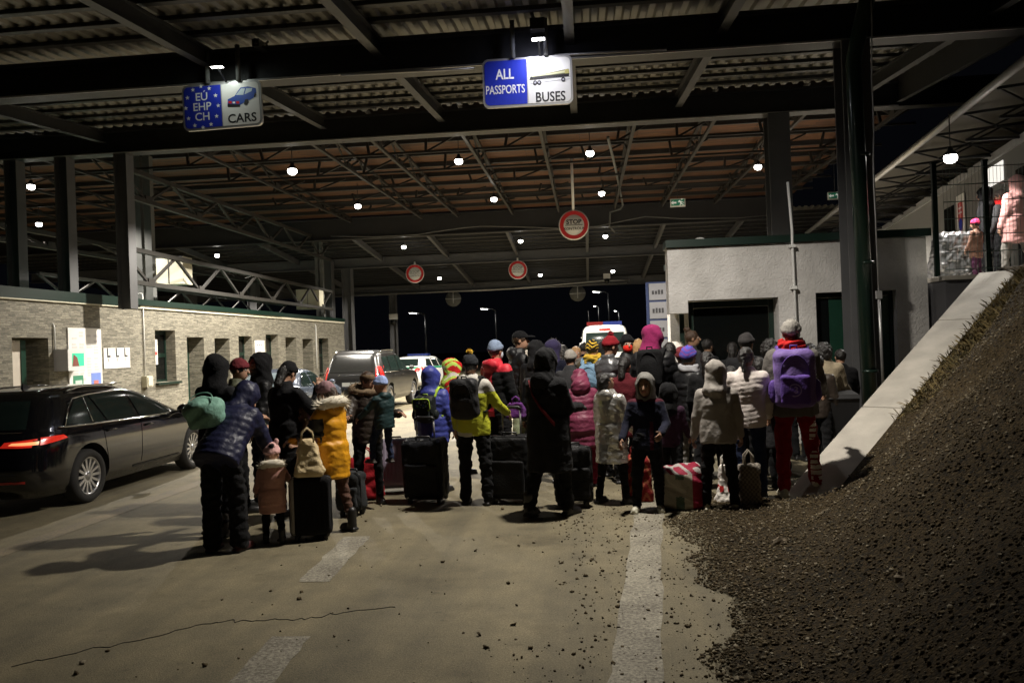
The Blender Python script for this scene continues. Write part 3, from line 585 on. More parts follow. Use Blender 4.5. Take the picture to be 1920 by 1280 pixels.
# ================================================================== hanging signs
M_BLUE = mat('sign_blue', (.018, .035, .42), .35, 0, .05); M_SIGNW = mat('sign_white', (.72, .72, .70), .35, 0, .04); M_SIGNRED = mat('sign_red', (.55, .02, .02), .35, 0, .05)
M_TXTW = mat('letter_white', (.8, .8, .8), .4, 0, 0); M_TXTB = mat('letter_black', (.012, .012, .014), .4, 0, 0)
def lane_sign(pxc, pyc, Y, W, H, label, kind, tilt):
    c = at_Y(pxc, pyc, Y); t = thing('lane_sign', label, 'sign', c)
    X = Vector((math.cos(tilt), 0, math.sin(tilt))); T = frame((0, 0, 0), X, (-math.sin(tilt), 0, math.cos(tilt)))
    T0 = T @ Matrix.Translation((0, 0, 0))
    mb = MB(); prism(mb, rrect(W, H, .1), T0, -.06, 0.0); mb.build('panel', M_GALV, t)
    g_ = .035
    def half(x0, x1, left):
        w, h, r_ = x1-x0, H-2*g_, .08; cx = (x0+x1)/2; P = []
        for (sx, sy, a0) in ((1, 1, 0), (-1, 1, 90), (-1, -1, 180), (1, -1, 270)):
            rr = r_ if (sx < 0) == left else .006
            P += [(cx+sx*(w/2-rr)+rr*math.cos(R(a0+18*i)), sy*(h/2-rr)+rr*math.sin(R(a0+18*i))) for i in range(6)]
        return P
    mb = MB(); prism(mb, half(-W/2+g_, -.008, True), T0, .0, .006); lp = mb.build('blue_half', M_BLUE, t)
    mb = MB(); prism(mb, half(.008, W/2-g_, False), T0, .0, .006); rp = mb.build('white_half', M_SIGNW, t)
    def place(x, y, z=.009): return T0 @ Matrix.Translation((x, y, z))
    if kind == 'cars':
        mb = MB()
        for s_, y in (('EÚ', .17), ('EHP', 0), ('CH', -.17)): mw = MB(); mw.text(s_, place(-W/4, y), .19, bold=.012); mw.build('lettering', M_TXTW, t)
        for k in range(12):
            a = 2*math.pi*k/12; P = []
            for j in range(10): rr = .042 if j % 2 == 0 else .017; P.append((-W/4+.29*math.sin(a)+rr*math.sin(j*math.pi/5), .355*math.cos(a)+rr*math.cos(j*math.pi/5)))
            o_ = len(mb.V); ctr = T0 @ Vector((-W/4+.29*math.sin(a), .355*math.cos(a), .009)); vs = [ctr]+[T0 @ Vector((x, y, .009)) for x, y in P]
            ms = MB(); ms.add(vs, [(0, 1+(j+1) % 10, 1+j) for j in range(10)]); ms.build('star', M_TXTW, t)
        mb = MB(); mb.text('CARS', place(W/4, -.25), .21, 0, bold=.02)
        def P(pts, m, z=.009): mb.poly([T0 @ Vector((W/4-.27+x*.56, -.055+y*.345, z)) for x, y in pts], m)
        P([(.04, .1), (.42, .02), (.46, .12), (.86, .38), (.97, .62), (.96, .86), (.72, .98), (.48, .96), (.28, .56), (.06, .42)], 1, .009)     # blue car seen from its rear corner
        P([(.05, .04), (.44, .0), (.44, .12), (.05, .2)], 0, .010); P([(.32, .6), (.5, .9), (.62, .88), (.56, .58)], 2, .011); P([(.60, .60), (.66, .88), (.86, .88), (.82, .72)], 2, .011)
        P([(.08, .22), (.18, .2), (.18, .32), (.08, .34)], 3, .012); P([(.32, .18), (.42, .16), (.42, .28), (.32, .30)], 3, .012); P([(.21, .2), (.29, .19), (.29, .28), (.21, .29)], 4, .012)
        P([(.56, .1), (.64, .06), (.72, .18), (.70, .36), (.6, .34)], 0, .012); P([(.88, .42), (.93, .42), (.97, .55), (.93, .66)], 0, .012)
        mb.build('pictogram', [M_TXTB, mat('car_blue', (.02, .07, .36), .4, 0, 0), mat('car_glass', (.45, .55, .62), .4, 0, 0), M_SIGNRED, M_TXTW], t)
    else:
        mb = MB(); mb.text('ALL', place(-W/4, .13) @ Matrix.Scale(1.3, 4, (0, 1, 0)), .18, bold=.02); mb.build('lettering', M_TXTW, t); mb = MB(); mb.text('PASSPORTS', place(-W/4, -.12) @ Matrix.Scale(1.55, 4, (0, 1, 0)), .128, bold=.012); mb.build('lettering', M_TXTW, t)
        mb = MB(); mb.text('BUSES', place(W/4, -.28) @ Matrix.Scale(1.2, 4, (0, 1, 0)), .185, 0, bold=.018)
        def P(pts, m, z=.009): mb.poly([T0 @ Vector((W/4-.34+x*.68, -.10+y*.34, z)) for x, y in pts], m)
        P([(.0, .36), (.04, .52), (.95, .78), (.97, .5)], 1); P([(.03, .38), (.96, .42), (.96, .55), (.03, .5)], 0, .0095); P([(.06, .52), (.88, .72), (.88, .60), (.06, .48)], 2, .010); P([(.86, .56), (.97, .56), (.96, .76), (.86, .76)], 3, .0105)
        P([(.02, .36), (.98, .42), (.98, .40), (.02, .34)], 0, .0115); P([(.02, .2), (.98, .3), (.98, .28), (.02, .18)], 4, .010)
        for x, y in ((.14, .2), (.24, .2), (.82, .28)):
            for rr, m, z in ((.035, 0, .012), (.018, 4, .013)): mb.poly([T0 @ Vector((W/4-.34+x*.68+rr*math.cos(a*.524), -.10+y*.34+rr*1.1*math.sin(a*.524), z)) for a in range(12)], m)
        mb.build('pictogram', [M_TXTB, mat('bus_olive', (.12, .12, .05), .5, 0, 0), mat('bus_window', (.5, .5, .3), .4, 0, 0), mat('bus_yellow', (.38, .35, .12), .4, 0, 0), mat('grey_line', (.3, .3, .34), .5, 0, 0)], t)
    for x in (-.22, .32):
        mb = MB(); mb.tube([(x, -.03, H/2-.01), (x, -.03, 1.0)], .04, 10); mb.build('hanger', M_PALE, t)
    # the small lamp on the top edge that lights the sign
    lx = .22 if kind == 'buses' else .1
    mb = MB(); mb.bar((lx, -.02, H/2+.005), (lx, -.34, H/2+.16), .03, .03); mb.box(lx-.11, lx+.11, -.40, -.30, H/2+.14, H/2+.20); lm = mb.build('sign_lamp', M_BLACK, t)
    mb = MB(); mb.add([(lx-.10, -.395, H/2+.137), (lx+.10, -.395, H/2+.137), (lx+.10, -.305, H/2+.137), (lx-.10, -.305, H/2+.137)], [(0, 3, 2, 1)]); gl = mb.build('glowing_face', M_LAMPGLOW, t); gl.parent = lm
    return t, lx
sg, lx = lane_sign(416, 198, 13.15, 1.40, .78, 'hanging sign EÚ EHP CH in a ring of stars beside CARS', 'cars', R(1.2))
area_lamp('sign_light', (lx, -.36, .52), SIGN_W*.035, .16, (.88, 1, .9), sg, rot=(R(40), 0, 0))
sg2, lx = lane_sign(989, 153, 13.1, 1.48, .80, 'hanging sign ALL PASSPORTS in blue beside BUSES', 'buses', R(-.4))
area_lamp('sign_light', (lx-.1, -.36, .53), SIGN_W*.05, .16, (.72, .74, 1), sg2, rot=(R(40), 0, 0))
area_lamp('sign_light', (lx, -.45, .56), SIGN_W*.32, .22, (.97, .95, 1), sg2, rot=(R(-8), 0, 0))
# round stop signs
def stop_sign(px, py, Y, D, label, rod, text=True, back=False, m_face=M_SIGNW):
    c = at_Y(px, py, Y); t = thing('stop_sign', label, 'sign', c, 0, 'round stop signs'); s = -1
    mb = MB(); mb.lathe([(0, .012), (D/2, .012), (D/2, -.012), (0, -.012)], axis='y', n=40); mb.build('disc', M_SIGNW if not back else M_PALE, t)
    if not back:
        mb = MB(); n = 40; V = []
        for rr in (D/2*.93, D/2*.68): V += [(rr*math.cos(2*math.pi*i/n), -.016, rr*math.sin(2*math.pi*i/n)) for i in range(n)]
        mb.add(V, [(i, (i+1) % n, n+(i+1) % n, n+i) for i in range(n)]); mb.build('red_ring', M_SIGNRED, t)
        mb = MB(); T = lambda z: frame((0, -.0165, z), (1, 0, 0), (0, 0, 1))
        mb.text('STOP', T(D*.10), D*.21, bold=.03); mb.text('KONTROLA', T(-D*.12), D*.125, bold=.02); mb.box(-D*.29, D*.29, -.018, -.0165, -.012*D, .008*D); mb.build('lettering', M_TXTB if text else mat('faded_letter', (.25, .25, .25), .5), t)
    else:
        mb = MB(); mb.box(-.03, .03, -.05, -.014, -D*.3, D*.5); mb.box(-D*.5, D*.5, -.04, -.014, -.02, .02); mb.build('bracket', M_GALV, t)
    mb = MB(); mb.tube([(0, .03, D*.45), (0, .03, rod)], .045, 10); mb.build('rod', M_WHITE, t)
stop_sign(1076, 422, 26.5, 1.0, 'large round STOP KONTROLA sign hanging on a white rod, nearest the camera', 2.35)
stop_sign(778, 513, 40.7, .97, 'left round red rimmed stop sign below the lit beam', .62, False); stop_sign(971, 506, 40.7, .97, 'middle round red rimmed stop sign below the lit beam', .62, False)
stop_sign(850, 560, 50.4, 1.0, 'left pale sign back hanging in the exit opening', .55, back=True); stop_sign(1083, 550, 50.4, 1.0, 'right pale sign back hanging in the exit opening near the van', .55, back=True)
# emergency exit signs
def exit_sign(px, py, Y, label, face):
    c = at_Y(px, py, Y); t = thing('exit_sign', label, 'sign', c, 0, 'green exit signs'); w, h = .50, .27
    mb = MB(); mb.box(-w/2, w/2, 0, .07, -h/2, h/2); mb.build('casing', M_WHITE, t)
    mb = MB(); mb.box(-w/2+.03, w/2-.03, -.012, -.001, -h/2+.04, h/2-.03); mb.build('lit_panel', mat('exit_green', (.02, .30, .18), .5, 0, 0, emit=.05), t)
    mb = MB(); y = -.016
    def P(pts): mb.poly([(x, y, z) for x, z in pts])
    P([(-.24, 0), (-.15, .07), (-.15, .03), (-.05, .03), (-.05, -.03), (-.15, -.03), (-.15, -.07)])
    P([(.06, .08), (.10, .04), (.13, -.02), (.08, -.10), (.05, -.1), (.08, -.02), (.03, .03)]); P([(.1, .05), (.2, .0), (.2, -.025), (.1, .02)]); P([(.02, .0), (.06, .07), (.04, .08), (-.01, .01)]); P([(.13+.03*math.cos(a), .11+.03*math.sin(a)) for a in np.linspace(0, 6.0, 10)])
    P([(.12, -.02), (.2, -.08), (.18, -.1), (.1, -.05)])
    mb.build('pictogram', mat('exit_white', (.8, .85, .8), .5, 0, 0, emit=.25), t)
    mb = MB(); mb.tube([(0, .03, h/2), (0, .03, 1.6)], .01, 6); mb.build('hanger', M_STEEL, t)
exit_sign(1271, 380, 27.5, 'small green exit sign with arrow hanging above the white booth', 0); exit_sign(1566, 367, 30, 'second green exit sign half hidden behind the near steel column', 0)
# ================================================================== white booth
BYF = 13.9; b0 = at_Y(1252, 500, BYF).x; b1 = at_Y(1738, 500, BYF).x; BT = at_Y(1500, 442, BYF).z
xo0, xo1 = at_Y(1291, 600, BYF).x, at_Y(1461, 600, BYF).x; xd0, xd1 = at_Y(1531, 600, BYF).x, at_Y(1682, 600, BYF).x
zo = at_Y(1380, 560, BYF).z; zd = at_Y(1600, 546, BYF).z; zl = at_Y(1258, 588, BYF).z
bo = thing('white_booth', 'white roughcast inspection booth with a wide dark window and green door', 'booth', (b0, BYF, 0))
mb = MB(); yb_ = BYF+.42
mb.box(b0, xo0, BYF, yb_, zl, BT-.11); mb.box(xo0+.0005, xo1, BYF, yb_, zo, BT-.11); mb.box(xo1+.0005, xd0, BYF, yb_, 0, BT-.11); mb.box(xd0+.0005, xd1, BYF, yb_, zd, BT-.11); mb.box(xd1+.0005, b1, BYF, yb_, 0, BT-.11)
mb.box(1.85, b1-.001, yb_+.002, 18.5, zl+.3, BT-.12); mb.box(1.85, b1-.001, 17.9, 18.5, 0, zl+.295); mb.box(b1-.3, b1-.001, yb_+.002, 17.895, 0, zl+.295)
mb.build('wall', M_ROUGH, bo, True)
mb = MB(); mb.box(b0-.03, b1+.06, BYF-.07, yb_+.03, BT-.105, BT+.02); mb.box(1.82, b1+.059, yb_+.031, 18.6, BT-.105, BT+.019); mb.build('roof', M_GREEN, bo, True)
mb = MB(); y_ = BYF+.36; mb.box(xo0+.05, xo0+.13, y_, y_+.06, .0, zo-.01); mb.box(xo0-.10, xo0-.02, y_+.1, y_+.16, .0, zo-.2); mb.box(xo1-.09, xo1-.01, y_, y_+.06, .0, zo-.01); mb.box(xo0+.135, xo1-.095, y_, y_+.06, zo-.12, zo-.01); mb.box(xo0+.135, xo1-.095, y_, y_+.06, 1.0, 1.08)
wn = mb.build('window', M_GREEN, bo, True); mb = MB(); mb.box(xo0+.135, xo1-.095, y_+.02, y_+.035, 1.085, zo-.125); pn = mb.build('pane', M_GLASSD, bo, True); pn.parent = wn
mb = MB(); mb.box(xo0+.135, xo1-.095, y_+.01, y_+.05, .0, .995); mb.build('window_panel', M_DARKG, bo, True)
mb = MB(); y_ = BYF+.15; dw = xd1-xd0; mb.box(xd0+.005, xd0+.06, y_, y_+.08, 0, zd-.005); mb.box(xd1-.06, xd1-.005, y_, y_+.08, 0, zd-.005); mb.box(xd0+.065, xd1-.065, y_, y_+.08, zd-.08, zd-.005); df = mb.build('door_frame', M_GREEN, bo, True)
mb = MB(); mb.box(xd0+dw*.2, xd1-.065, y_+.03, y_+.07, 0.01, zd-.085); dr = mb.build('door', M_DARKG, bo, True)
mb = MB(); mb.tube([(xd1-.3, y_+.02, 1.0), (xd1-.3, y_-.06, 1.0), (xd1-.48, y_-.06, 1.0)], .014, 8); hd = mb.build('handle', M_GALV, bo, True); hd.parent = dr
mb = MB(); mb.box(xd1-.36, xd1-.28, y_+.022, y_+.029, .9, 1.28); mb.box(xd1-.42, xd1-.38, y_+.022, y_+.029, zd-.95, zd-.62); pl_ = mb.build('door_plate', M_PAPER, bo, True); pl_.parent = dr
mb = MB(); mb.box(xd0+.065, xd0+dw*.2-.003, y_+.04, y_+.05, 0.01, zd-.085); mb.build('side_pane', M_GLASSD, bo, True)
# conduit on the booth front
c0 = at_Y(1482, 425, BYF); t = thing('conduit_pipe', 'thin white conduit running down the booth front between window and door', 'pipe', (c0.x, BYF, .9)); xx = at_Y(1492, 590, BYF).x
mb = MB(); mb.tube([(c0.x-.04, BYF-.09, BT+.9), (c0.x, BYF-.09, BT+.1), (c0.x, BYF-.08, BT-.14), (xx, BYF-.055, .9)], .022, 8); mb.build('tube', M_WHITE, t, True)
mb = MB(); [mb.box(c0.x-.045, c0.x+.045, BYF-.12, BYF-.0, z, z+.05) for z in (BT-.2, BT-.9)]; mb.build('pipe_clip', M_WHITE, t, True)
# cable loop on the booth roof
p = at_Y(1312, 440, BYF+1.2); t = MB(); t.tube([(p.x-.22+.44*i/10, p.y, BT+.02+.16*math.sin(math.pi*i/10)) for i in range(11)], .022, 8); tag(t.build('cable_loop', M_WHITE), 'white cable loop lying on the booth roof edge', 'cable')
# hanging cable with a thicker lower rod right of the pillar
p0, p1, p2_ = at_Y(1633, 0, 12.6), at_Y(1640, 400, 12.6), at_Y(1648, 560, 12.6); p3 = at_Y(1656, 720, 12.6)
t = thing('hanging_cable', 'thin cable hanging to a grey rod right of the near steel column', 'cable', (p3.x, 12.6, p3.z)); mb = MB()
mb.tube([p0+(p1-p0)*(i/8)+Vector((.01*math.sin(i*1.7), 0, 0)) for i in range(9)]+[p2_], .010, 6); mb.build('cable', M_GALV, t, True); mb = MB(); mb.tube([p2_, p3], .022, 8); mb.build('rod', M_GALV, t, True); mb = MB(); mb.box(p2_.x-.04, p2_.x+.04, 12.57, 12.63, p2_.z, p2_.z+.12); mb.build('clamp', M_GALV, t, True)
# sagging cable along the girder
t = MB(); P = [at_Y(x, y, 34.7) for x, y in ((620, 443), (700, 444), (780, 440), (860, 428), (900, 424), (960, 425), (1050, 428), (1120, 424), (1210, 406), (1280, 410), (1380, 409), (1437, 404))]; t.tube(P, .022, 6); tag(t.build('sagging_cable', M_PALE), 'pale cable sagging along the deep dark hall girder', 'cable')
# drop conduits on the hall ceiling
t = MB(); P = [at_Y(x, y, 34.6) for x, y in ((1140, 262), (1165, 380), (1168, 395), (1145, 400), (1142, 425), (1150, 440))]
P = [at_Y(1140, 258, 21), at_Y(1155, 320, 27), at_Y(1168, 385, 34.5), at_Y(1163, 392, 34.6), at_Y(1144, 398, 34.6), at_Y(1143, 424, 34.6), at_Y(1153, 436, 34.6)]; t.tube(P, .04, 8); tag(t.build('ceiling_conduit', M_PALE), 'pale conduit crossing the brown ceiling right of the STOP sign', 'pipe')
# pictogram board beyond the booth
c = at_Y(1240, 620, 27); w0, w1 = at_Y(1213, 600, 27).x, at_Y(1295, 600, 27).x; zt_ = at_Y(1240, 528, 27).z
pb = thing('lane_board', 'blue framed board of white panels with vehicle pictograms beyond the booth', 'sign', (c.x, 27, 0)); mb = MB(); mb.box(w0, w1, 27, 27.08, .9, zt_); mb.build('frame', mat('board_blue', (.006, .014, .05), .4, 0, .1), pb, True)
mb = MB(); mp_ = MB(); mr = MB(); ph = .62
for r_ in range(6):
    z1 = zt_-.05-r_*ph; mb.box(w0+.1, w1-.08, 26.98, 26.998, z1-ph+.07, z1)
    for k in range(4):
        x = w0+.2+k*.1; hh = .10+.08*RNG.random(); mp_.box(x, x+.06, 26.97, 26.978, z1-.36, z1-.36+hh)
        if r_ > 1 and k < 2: mp_.box(x*1.0, x+.08, 26.97, 26.978, z1-.52, z1-.40)
    cx = w0+.86; n = 20; V = []
    for rr in (.14, .10): V += [(cx+rr*math.cos(2*math.pi*i/n), 26.975, z1-.28+rr*math.sin(2*math.pi*i/n)) for i in range(n)]
    mr.add(V, [(i, (i+1) % n, n+(i+1) % n, n+i) for i in range(n)]); mp_.box(cx-.06, cx+.06, 26.97, 26.978, z1-.31, z1-.25)
mb.build('panel', mat('board_grey', (.11, .11, .12), .5, 0, .1), pb, True); mp_.build('pictogram', M_TXTB, pb, True); mr.build('ring', M_SIGNRED, pb, True)
# ================================================================== ramp building on the platform
ga, gb = Vector((6.95, 12.9, 6.0)), Vector((9.2, 34, 6.0))
rb = thing('ramp_building', 'white clad building with a lattice awning on the raised platform', 'building', (8.3, 15, PZ)); mb = MB()
wa, wb = Vector((8.25, 14.95, 0)), Vector((11.6, 36, 0)); dv = (wb-wa).normalized(); nv = Vector((dv.y, -dv.x, 0))
def wbox(mb, s0, s1, o0, o1, z0, z1, m=0):
    P = [wa+dv*s+nv*o for s, o in ((s0, o0), (s0, o1), (s1, o1), (s1, o0))]; mb.add([(p.x, p.y, z0) for p in P]+[(p.x, p.y, z1) for p in P], BOXF, m)
L_ = (wb-wa).length; wbox(mb, 0, L_, 0, 5, PZ, 5.35); mb.build('wall', mat('white_panel', (.16, .157, .15), .6, 0, .1, 2), rb, True)
mb = MB(); wbox(mb, -.05, L_, -.06, 5.1, 5.352, 5.5); mb.build('roof_edge', M_GALV, rb, True)
for s0, s1, z0, z1, lit in ((.9, 1.6, PZ, 4.9, False), (5.85, 6.7, PZ, 4.9, False), (9.5, 10.5, 3.6, 4.8, False), (2.3, 3.4, 4.85, 5.25, True)):
    mb = MB(); wbox(mb, s0, s1, -.02, -.004, z0, z1); wn = mb.build('lit_window' if lit else 'window', mat('lit_window', (1, .97, .9), .4, 0, 0, emit=.9) if lit else M_GLASSD, rb, True)
mb = MB(); mb.add([(6.95, 12.9, 6.05), (12, 12.9, 6.6), (14, 34, 6.6), (9.2, 34, 6.05)], [(0, 1, 2, 3)]); mb.add([(6.95, 12.9, 6.10), (12, 12.9, 6.65), (14, 34, 6.65), (9.2, 34, 6.10)], [(0, 3, 2, 1)]); mb.build('awning', mat('awning_sheet', (.10, .092, .075), .6, 0, .2), rb, True)
mb = MB(); mb.tube([ga+Vector((-.02, 0, -.02)), gb+Vector((-.02, 0, -.02))], .075, 10); mb.build('gutter', M_GALV, rb, True)
n = 13
for k in range(n+1):
    a = ga.lerp(gb, k/n)+Vector((.1, 0, -.04)); b_ = a+Vector((2.6, 0, .24)); mb = MB(); mb.bar(a, b_, .05, .05); mb.bar(a+Vector((0, 0, -.5)), b_+Vector((0, 0, -.75)), .05, .05)
    mb.bar(a+Vector((0, 0, -.5)), a+Vector((1.3, 0, .1)), .035, .035); mb.bar(a+Vector((1.3, 0, .1)), b_+Vector((0, 0, -.75)), .035, .035); mb.build('awning_truss', M_STEEL, rb, True)
    if k < n:
        a2 = ga.lerp(gb, (k+1)/n)+Vector((1.3, 0, .08)); mb = MB(); mb.bar(a, a2, .04, .04); mb.bar(a+Vector((2.6, 0, -.5)), a2, .04, .04); mb.build('awning_brace', M_STEEL, rb, True)
# flag plate with the double cross arms
fp = wa+dv*5.2; t = thing('emblem_plate', 'white plate with red and blue double cross shield on the platform building', 'sign', (fp.x, fp.y, 4.19)); mb = MB(); T = frame((-nv.x*.03, -nv.y*.03, 0.35), -dv, (0, 0, 1))
T = frame((-nv.x*.03, -nv.y*.03, 0.35), dv*-1, (0, 0, 1)) if (dv*-1).cross(Vector((0, 0, 1))).dot(-nv) > 0 else frame((-nv.x*.03, -nv.y*.03, .35), dv, (0, 0, 1))
prism(mb, rrect(.62, 1.0, .02), T, -.01, .012); mb.build('plate', M_SIGNW, t)
mb = MB(); mb.poly([T @ Vector(v) for v in ((-.2, .32, .016), (-.2, -.12, .016), (-.12, -.3, .016), (0, -.4, .016), (.12, -.3, .016), (.2, -.12, .016), (.2, .32, .016))][::1], 0)
mb.poly([T @ Vector(v) for v in ((-.17, -.18, .019), (-.1, -.31, .019), (0, -.38, .019), (.1, -.31, .019), (.17, -.18, .019), (.08, -.1, .019), (0, -.05, .019), (-.08, -.1, .019))], 1)
for x0, x1, y0, y1 in ((-.022, .022, -.06, .28), (-.12, .12, .16, .2), (-.14, .14, .05, .09)): mb.poly([T @ Vector(v) for v in ((x0, y0, .022), (x1, y0, .022), (x1, y1, .022), (x0, y1, .022))], 2)
mb.build('shield', [M_SIGNRED, M_BLUE, M_TXTW], t)
# platform fence
fe = thing('mesh_fence', 'dark green wire mesh fence along the edge of the raised platform', 'fence', (7, 13.45, PZ)); fy = 13.43
for px in (1755, 1851, 1948, 2048):
    p = at_Y(px, 450, fy); mb = MB(); mb.box(p.x-.035, p.x+.035, fy-.03, fy+.03, PZ, PZ+1.8); mb.box(p.x-.045, p.x+.045, fy-.04, fy+.04, PZ+1.8, PZ+1.83); mb.build('post', M_GREEN, fe, True)
xa, xb = 5.76, at_Y(2048, 450, fy).x; mb = MB(); M_WIRE = mat('fence_wire', (.10, .14, .12), .35, .5, .1)
for z in np.arange(.1, 1.8, .27): mb.bar((xa, fy-.035, PZ+z), (xb, fy-.035, PZ+z), .012, .014)
for x in np.arange(xa, xb, .055): mb.bar((x, fy-.042, PZ+.05), (x, fy-.042, PZ+1.75), .0042, .0042)
mb.build('wire_mesh', M_WIRE, fe, True)
lampk2 = lamp(1782, 291, 5.15, RAMP_W, 'bright round lamp under the lattice awning over the platform', 'round lamps under the ramp awning', loc=at_depth(1782, 291, 13.9), col=(1, .95, .88))
# cabinets behind the lattice girder
for px0, px1, pyt, pyb, yy, lb_ in ((290, 342, 480, 534, 24, 'cream cabinet behind the lower lattice girder near the pale posts'), (556, 598, 540, 580, 36, 'cream cabinet behind the far end of the lower lattice girder')):
    a = at_Y(px0, pyb, yy); b_ = at_Y(px1, pyt, yy); t = thing('roof_cabinet', lb_, 'cabinet', ((a.x+b_.x)/2, yy, a.z)); w = b_.x-a.x
    mb = MB(); mb.box(-w/2, w/2, 0, .6, 0, b_.z-a.z); mb.build('casing', M_CREAM, t); mb = MB(); mb.box(-.012, .012, -.012, -.001, .03, b_.z-a.z-.03); mb.box(-w/2, w/2, -.012, -.001, b_.z-a.z-.03, b_.z-a.z); mb.build('door_seam', M_STEEL, t)
# flood lamp and conduits on the near beam
c = at_Y(1008, 48, 12.9); t = thing('flood_lamp', 'small black flood lamp on a bracket above the ALL PASSPORTS sign', 'lamp', c); mb = MB(); mb.box(-.12, .12, -.1, .06, -.09, .09); mb.build('casing', M_BLACK, t); mb = MB(); mb.bar((-.05, 0, .09), (-.2, .06, .5), .14, .02); mb.build('bracket', M_PALE, t)
for x0, x1, y0, y1, lb_ in ((1040, 1250, 104, 93, 'pale conduit along the near beam right of the passports sign'), (640, 890, 141, 128, 'pale conduit along the near beam left of the passports sign')):
    a, b_ = at_Y(x0, y0, 13.2), at_Y(x1, y1, 13.2); t = MB(); t.tube([a, a.lerp(b_, .5), b_], .022, 6); tag(t.build('beam_conduit', M_GALV), lb_, 'pipe')
# cameras
def cctv(px, py, Y, label, s=1.0, dome=False):
    c = at_Y(px, py, Y); t = thing('security_camera', label, 'camera', c, 0, 'security cameras'); mb = MB()
    if dome: mb.lathe([(0, -.15*s), (.08*s, -.12*s), (.11*s, -.04*s), (.12*s, .03*s), (.09*s, .07*s), (0, .08*s)], n=16); mb.build('dome', M_GLASSD, t); mb = MB(); mb.box(-.15*s, .15*s, -.1*s, .1*s, .09*s, .3*s); mb.build('casing', M_WHITE, t)
    else: mb.bar((0, -.25*s, -.02), (0, .2*s, .03), .12*s, .12*s); mb.build('casing', M_BLACK, t); mb = MB(); mb.lathe([(0, -.262*s), (.045*s, -.262*s), (.05*s, -.252*s)], axis='y', n=14); mb.build('lens', M_GLASSD, t); mb = MB(); mb.bar((0, .1*s, .05*s), (0, .3*s, .2*s), .03*s, .03*s); mb.build('bracket', M_STEEL, t)
cctv(490, 88, 13.05, 'dark camera on the near beam above the CARS sign'); cctv(738, 603, 49.3, 'white camera with a dome on the far exit column', 1.6, True); cctv(1138, 526, 49.4, 'small white camera under the exit beam above the van', 1.4, True)
# street lights beyond the exit
def street_light(px, py, d, label, arm=-1):
    c = at_depth(px, py, d); t = thing('street_light', label, 'street light', (c.x, c.y, 0), 0, 'street lights beyond the exit'); mb = MB(); h = c.z
    mb.tube([(0, 0, 0), (0, 0, h-.1)], [.09, .055], 10); mb.build('pole', M_GALV, t); mb = MB(); mb.tube([(0, 0, h-.1), (.3*arm, 0, h+.05), (.9*arm, 0, h+.1)], .04, 8); mb.build('arm', M_GALV, t)
    mb = MB(); mb.bar((.7*arm, 0, h+.12), (1.35*arm, 0, h+.18), .26, .1); hd = mb.build('lantern', M_GALV, t); mb = MB(); mb.bar((.75*arm, 0, h+.03), (1.32*arm, 0, h+.09), .2, .03); mb.build('glow', mat('street_glow', (1, .97, .92), .5, 0, 0, emit=18), t)
street_light(797, 588, 66, 'street light beyond the exit left of the dome camera column'); street_light(929, 580, 72, 'street light beyond the exit above the man in the black cap'); street_light(1140, 548, 70, 'tallest street light beyond the exit above the police van'); street_light(1122, 575, 90, 'left of the two low street lights behind the van', -.4); street_light(1160, 584, 95, 'right of the two low street lights behind the van', -.4)
# ================================================================== implicit surfaces -> smooth meshes
f32 = np.float32
class SDF:
    def __init__(s, lo, hi, h):
        s.h = h; s.lo = np.array(lo, f32)-2*h; n = np.ceil((np.array(hi)+2*h-s.lo)/h).astype(int)+1; s.n = n
        s.P = np.stack(np.meshgrid(*[s.lo[i]+h*np.arange(n[i], dtype=f32) for i in range(3)], indexing='ij'), -1).astype(f32)
    def mesh(s, D):
        F_ = D; ins = F_ < 0; nx, ny, nz = F_.shape; acc = np.zeros((nx-1, ny-1, nz-1, 3), f32); cnt = np.zeros((nx-1, ny-1, nz-1), f32)
        for ax in range(3):
            sl0 = [slice(None)]*3; sl1 = [slice(None)]*3; sl0[ax] = slice(0, -1); sl1[ax] = slice(1, None)
            a, b = F_[tuple(sl0)], F_[tuple(sl1)]; m = ins[tuple(sl0)] != ins[tuple(sl1)]
            t = np.where(m, a/np.where(m, a-b, 1), 0)
            o1, o2 = [i for i in range(3) if i != ax]
            for d1 in (0, 1):
                for d2 in (0, 1):
                    ss = [slice(None)]*3; n1, n2 = F_.shape[o1]-1, F_.shape[o2]-1
                    ss[o1] = slice(d1, d1+n1); ss[o2] = slice(d2, d2+n2); ss = tuple(ss); mm = m[ss]
                    acc[..., ax] += np.where(mm, t[ss], 0); acc[..., o1] += mm*d1; acc[..., o2] += mm*d2; cnt += mm
        idx = -np.ones(cnt.shape, int); sel = cnt > 0; idx[sel] = np.arange(sel.sum())
        c = np.argwhere(sel).astype(f32); V = s.lo+(c+acc[sel]/cnt[sel][:, None])*s.h
        Q = []
        for ax in range(3):
            o1, o2 = (ax+1) % 3, (ax+2) % 3; sl0 = [slice(None)]*3; sl1 = [slice(None)]*3; sl0[ax] = slice(0, -1); sl1[ax] = slice(1, None)
            m = ins[tuple(sl0)] != ins[tuple(sl1)]; e = np.argwhere(m); e = e[(e[:, o1] > 0) & (e[:, o2] > 0) & (e[:, o1] < F_.shape[o1]-1) & (e[:, o2] < F_.shape[o2]-1)]
            if not len(e): continue
            q = []
            for d1, d2 in ((1, 1), (0, 1), (0, 0), (1, 0)):
                w = e.copy(); w[:, o1] -= d1; w[:, o2] -= d2; q.append(idx[w[:, 0], w[:, 1], w[:, 2]])
            q = np.stack(q, 1); fl = ~ins[e[:, 0], e[:, 1], e[:, 2]]; q[fl] = q[fl][:, ::-1]; Q.append(q)
        Q = np.concatenate(Q) if Q else np.zeros((0, 4), int); return V, Q[(Q >= 0).all(1)]
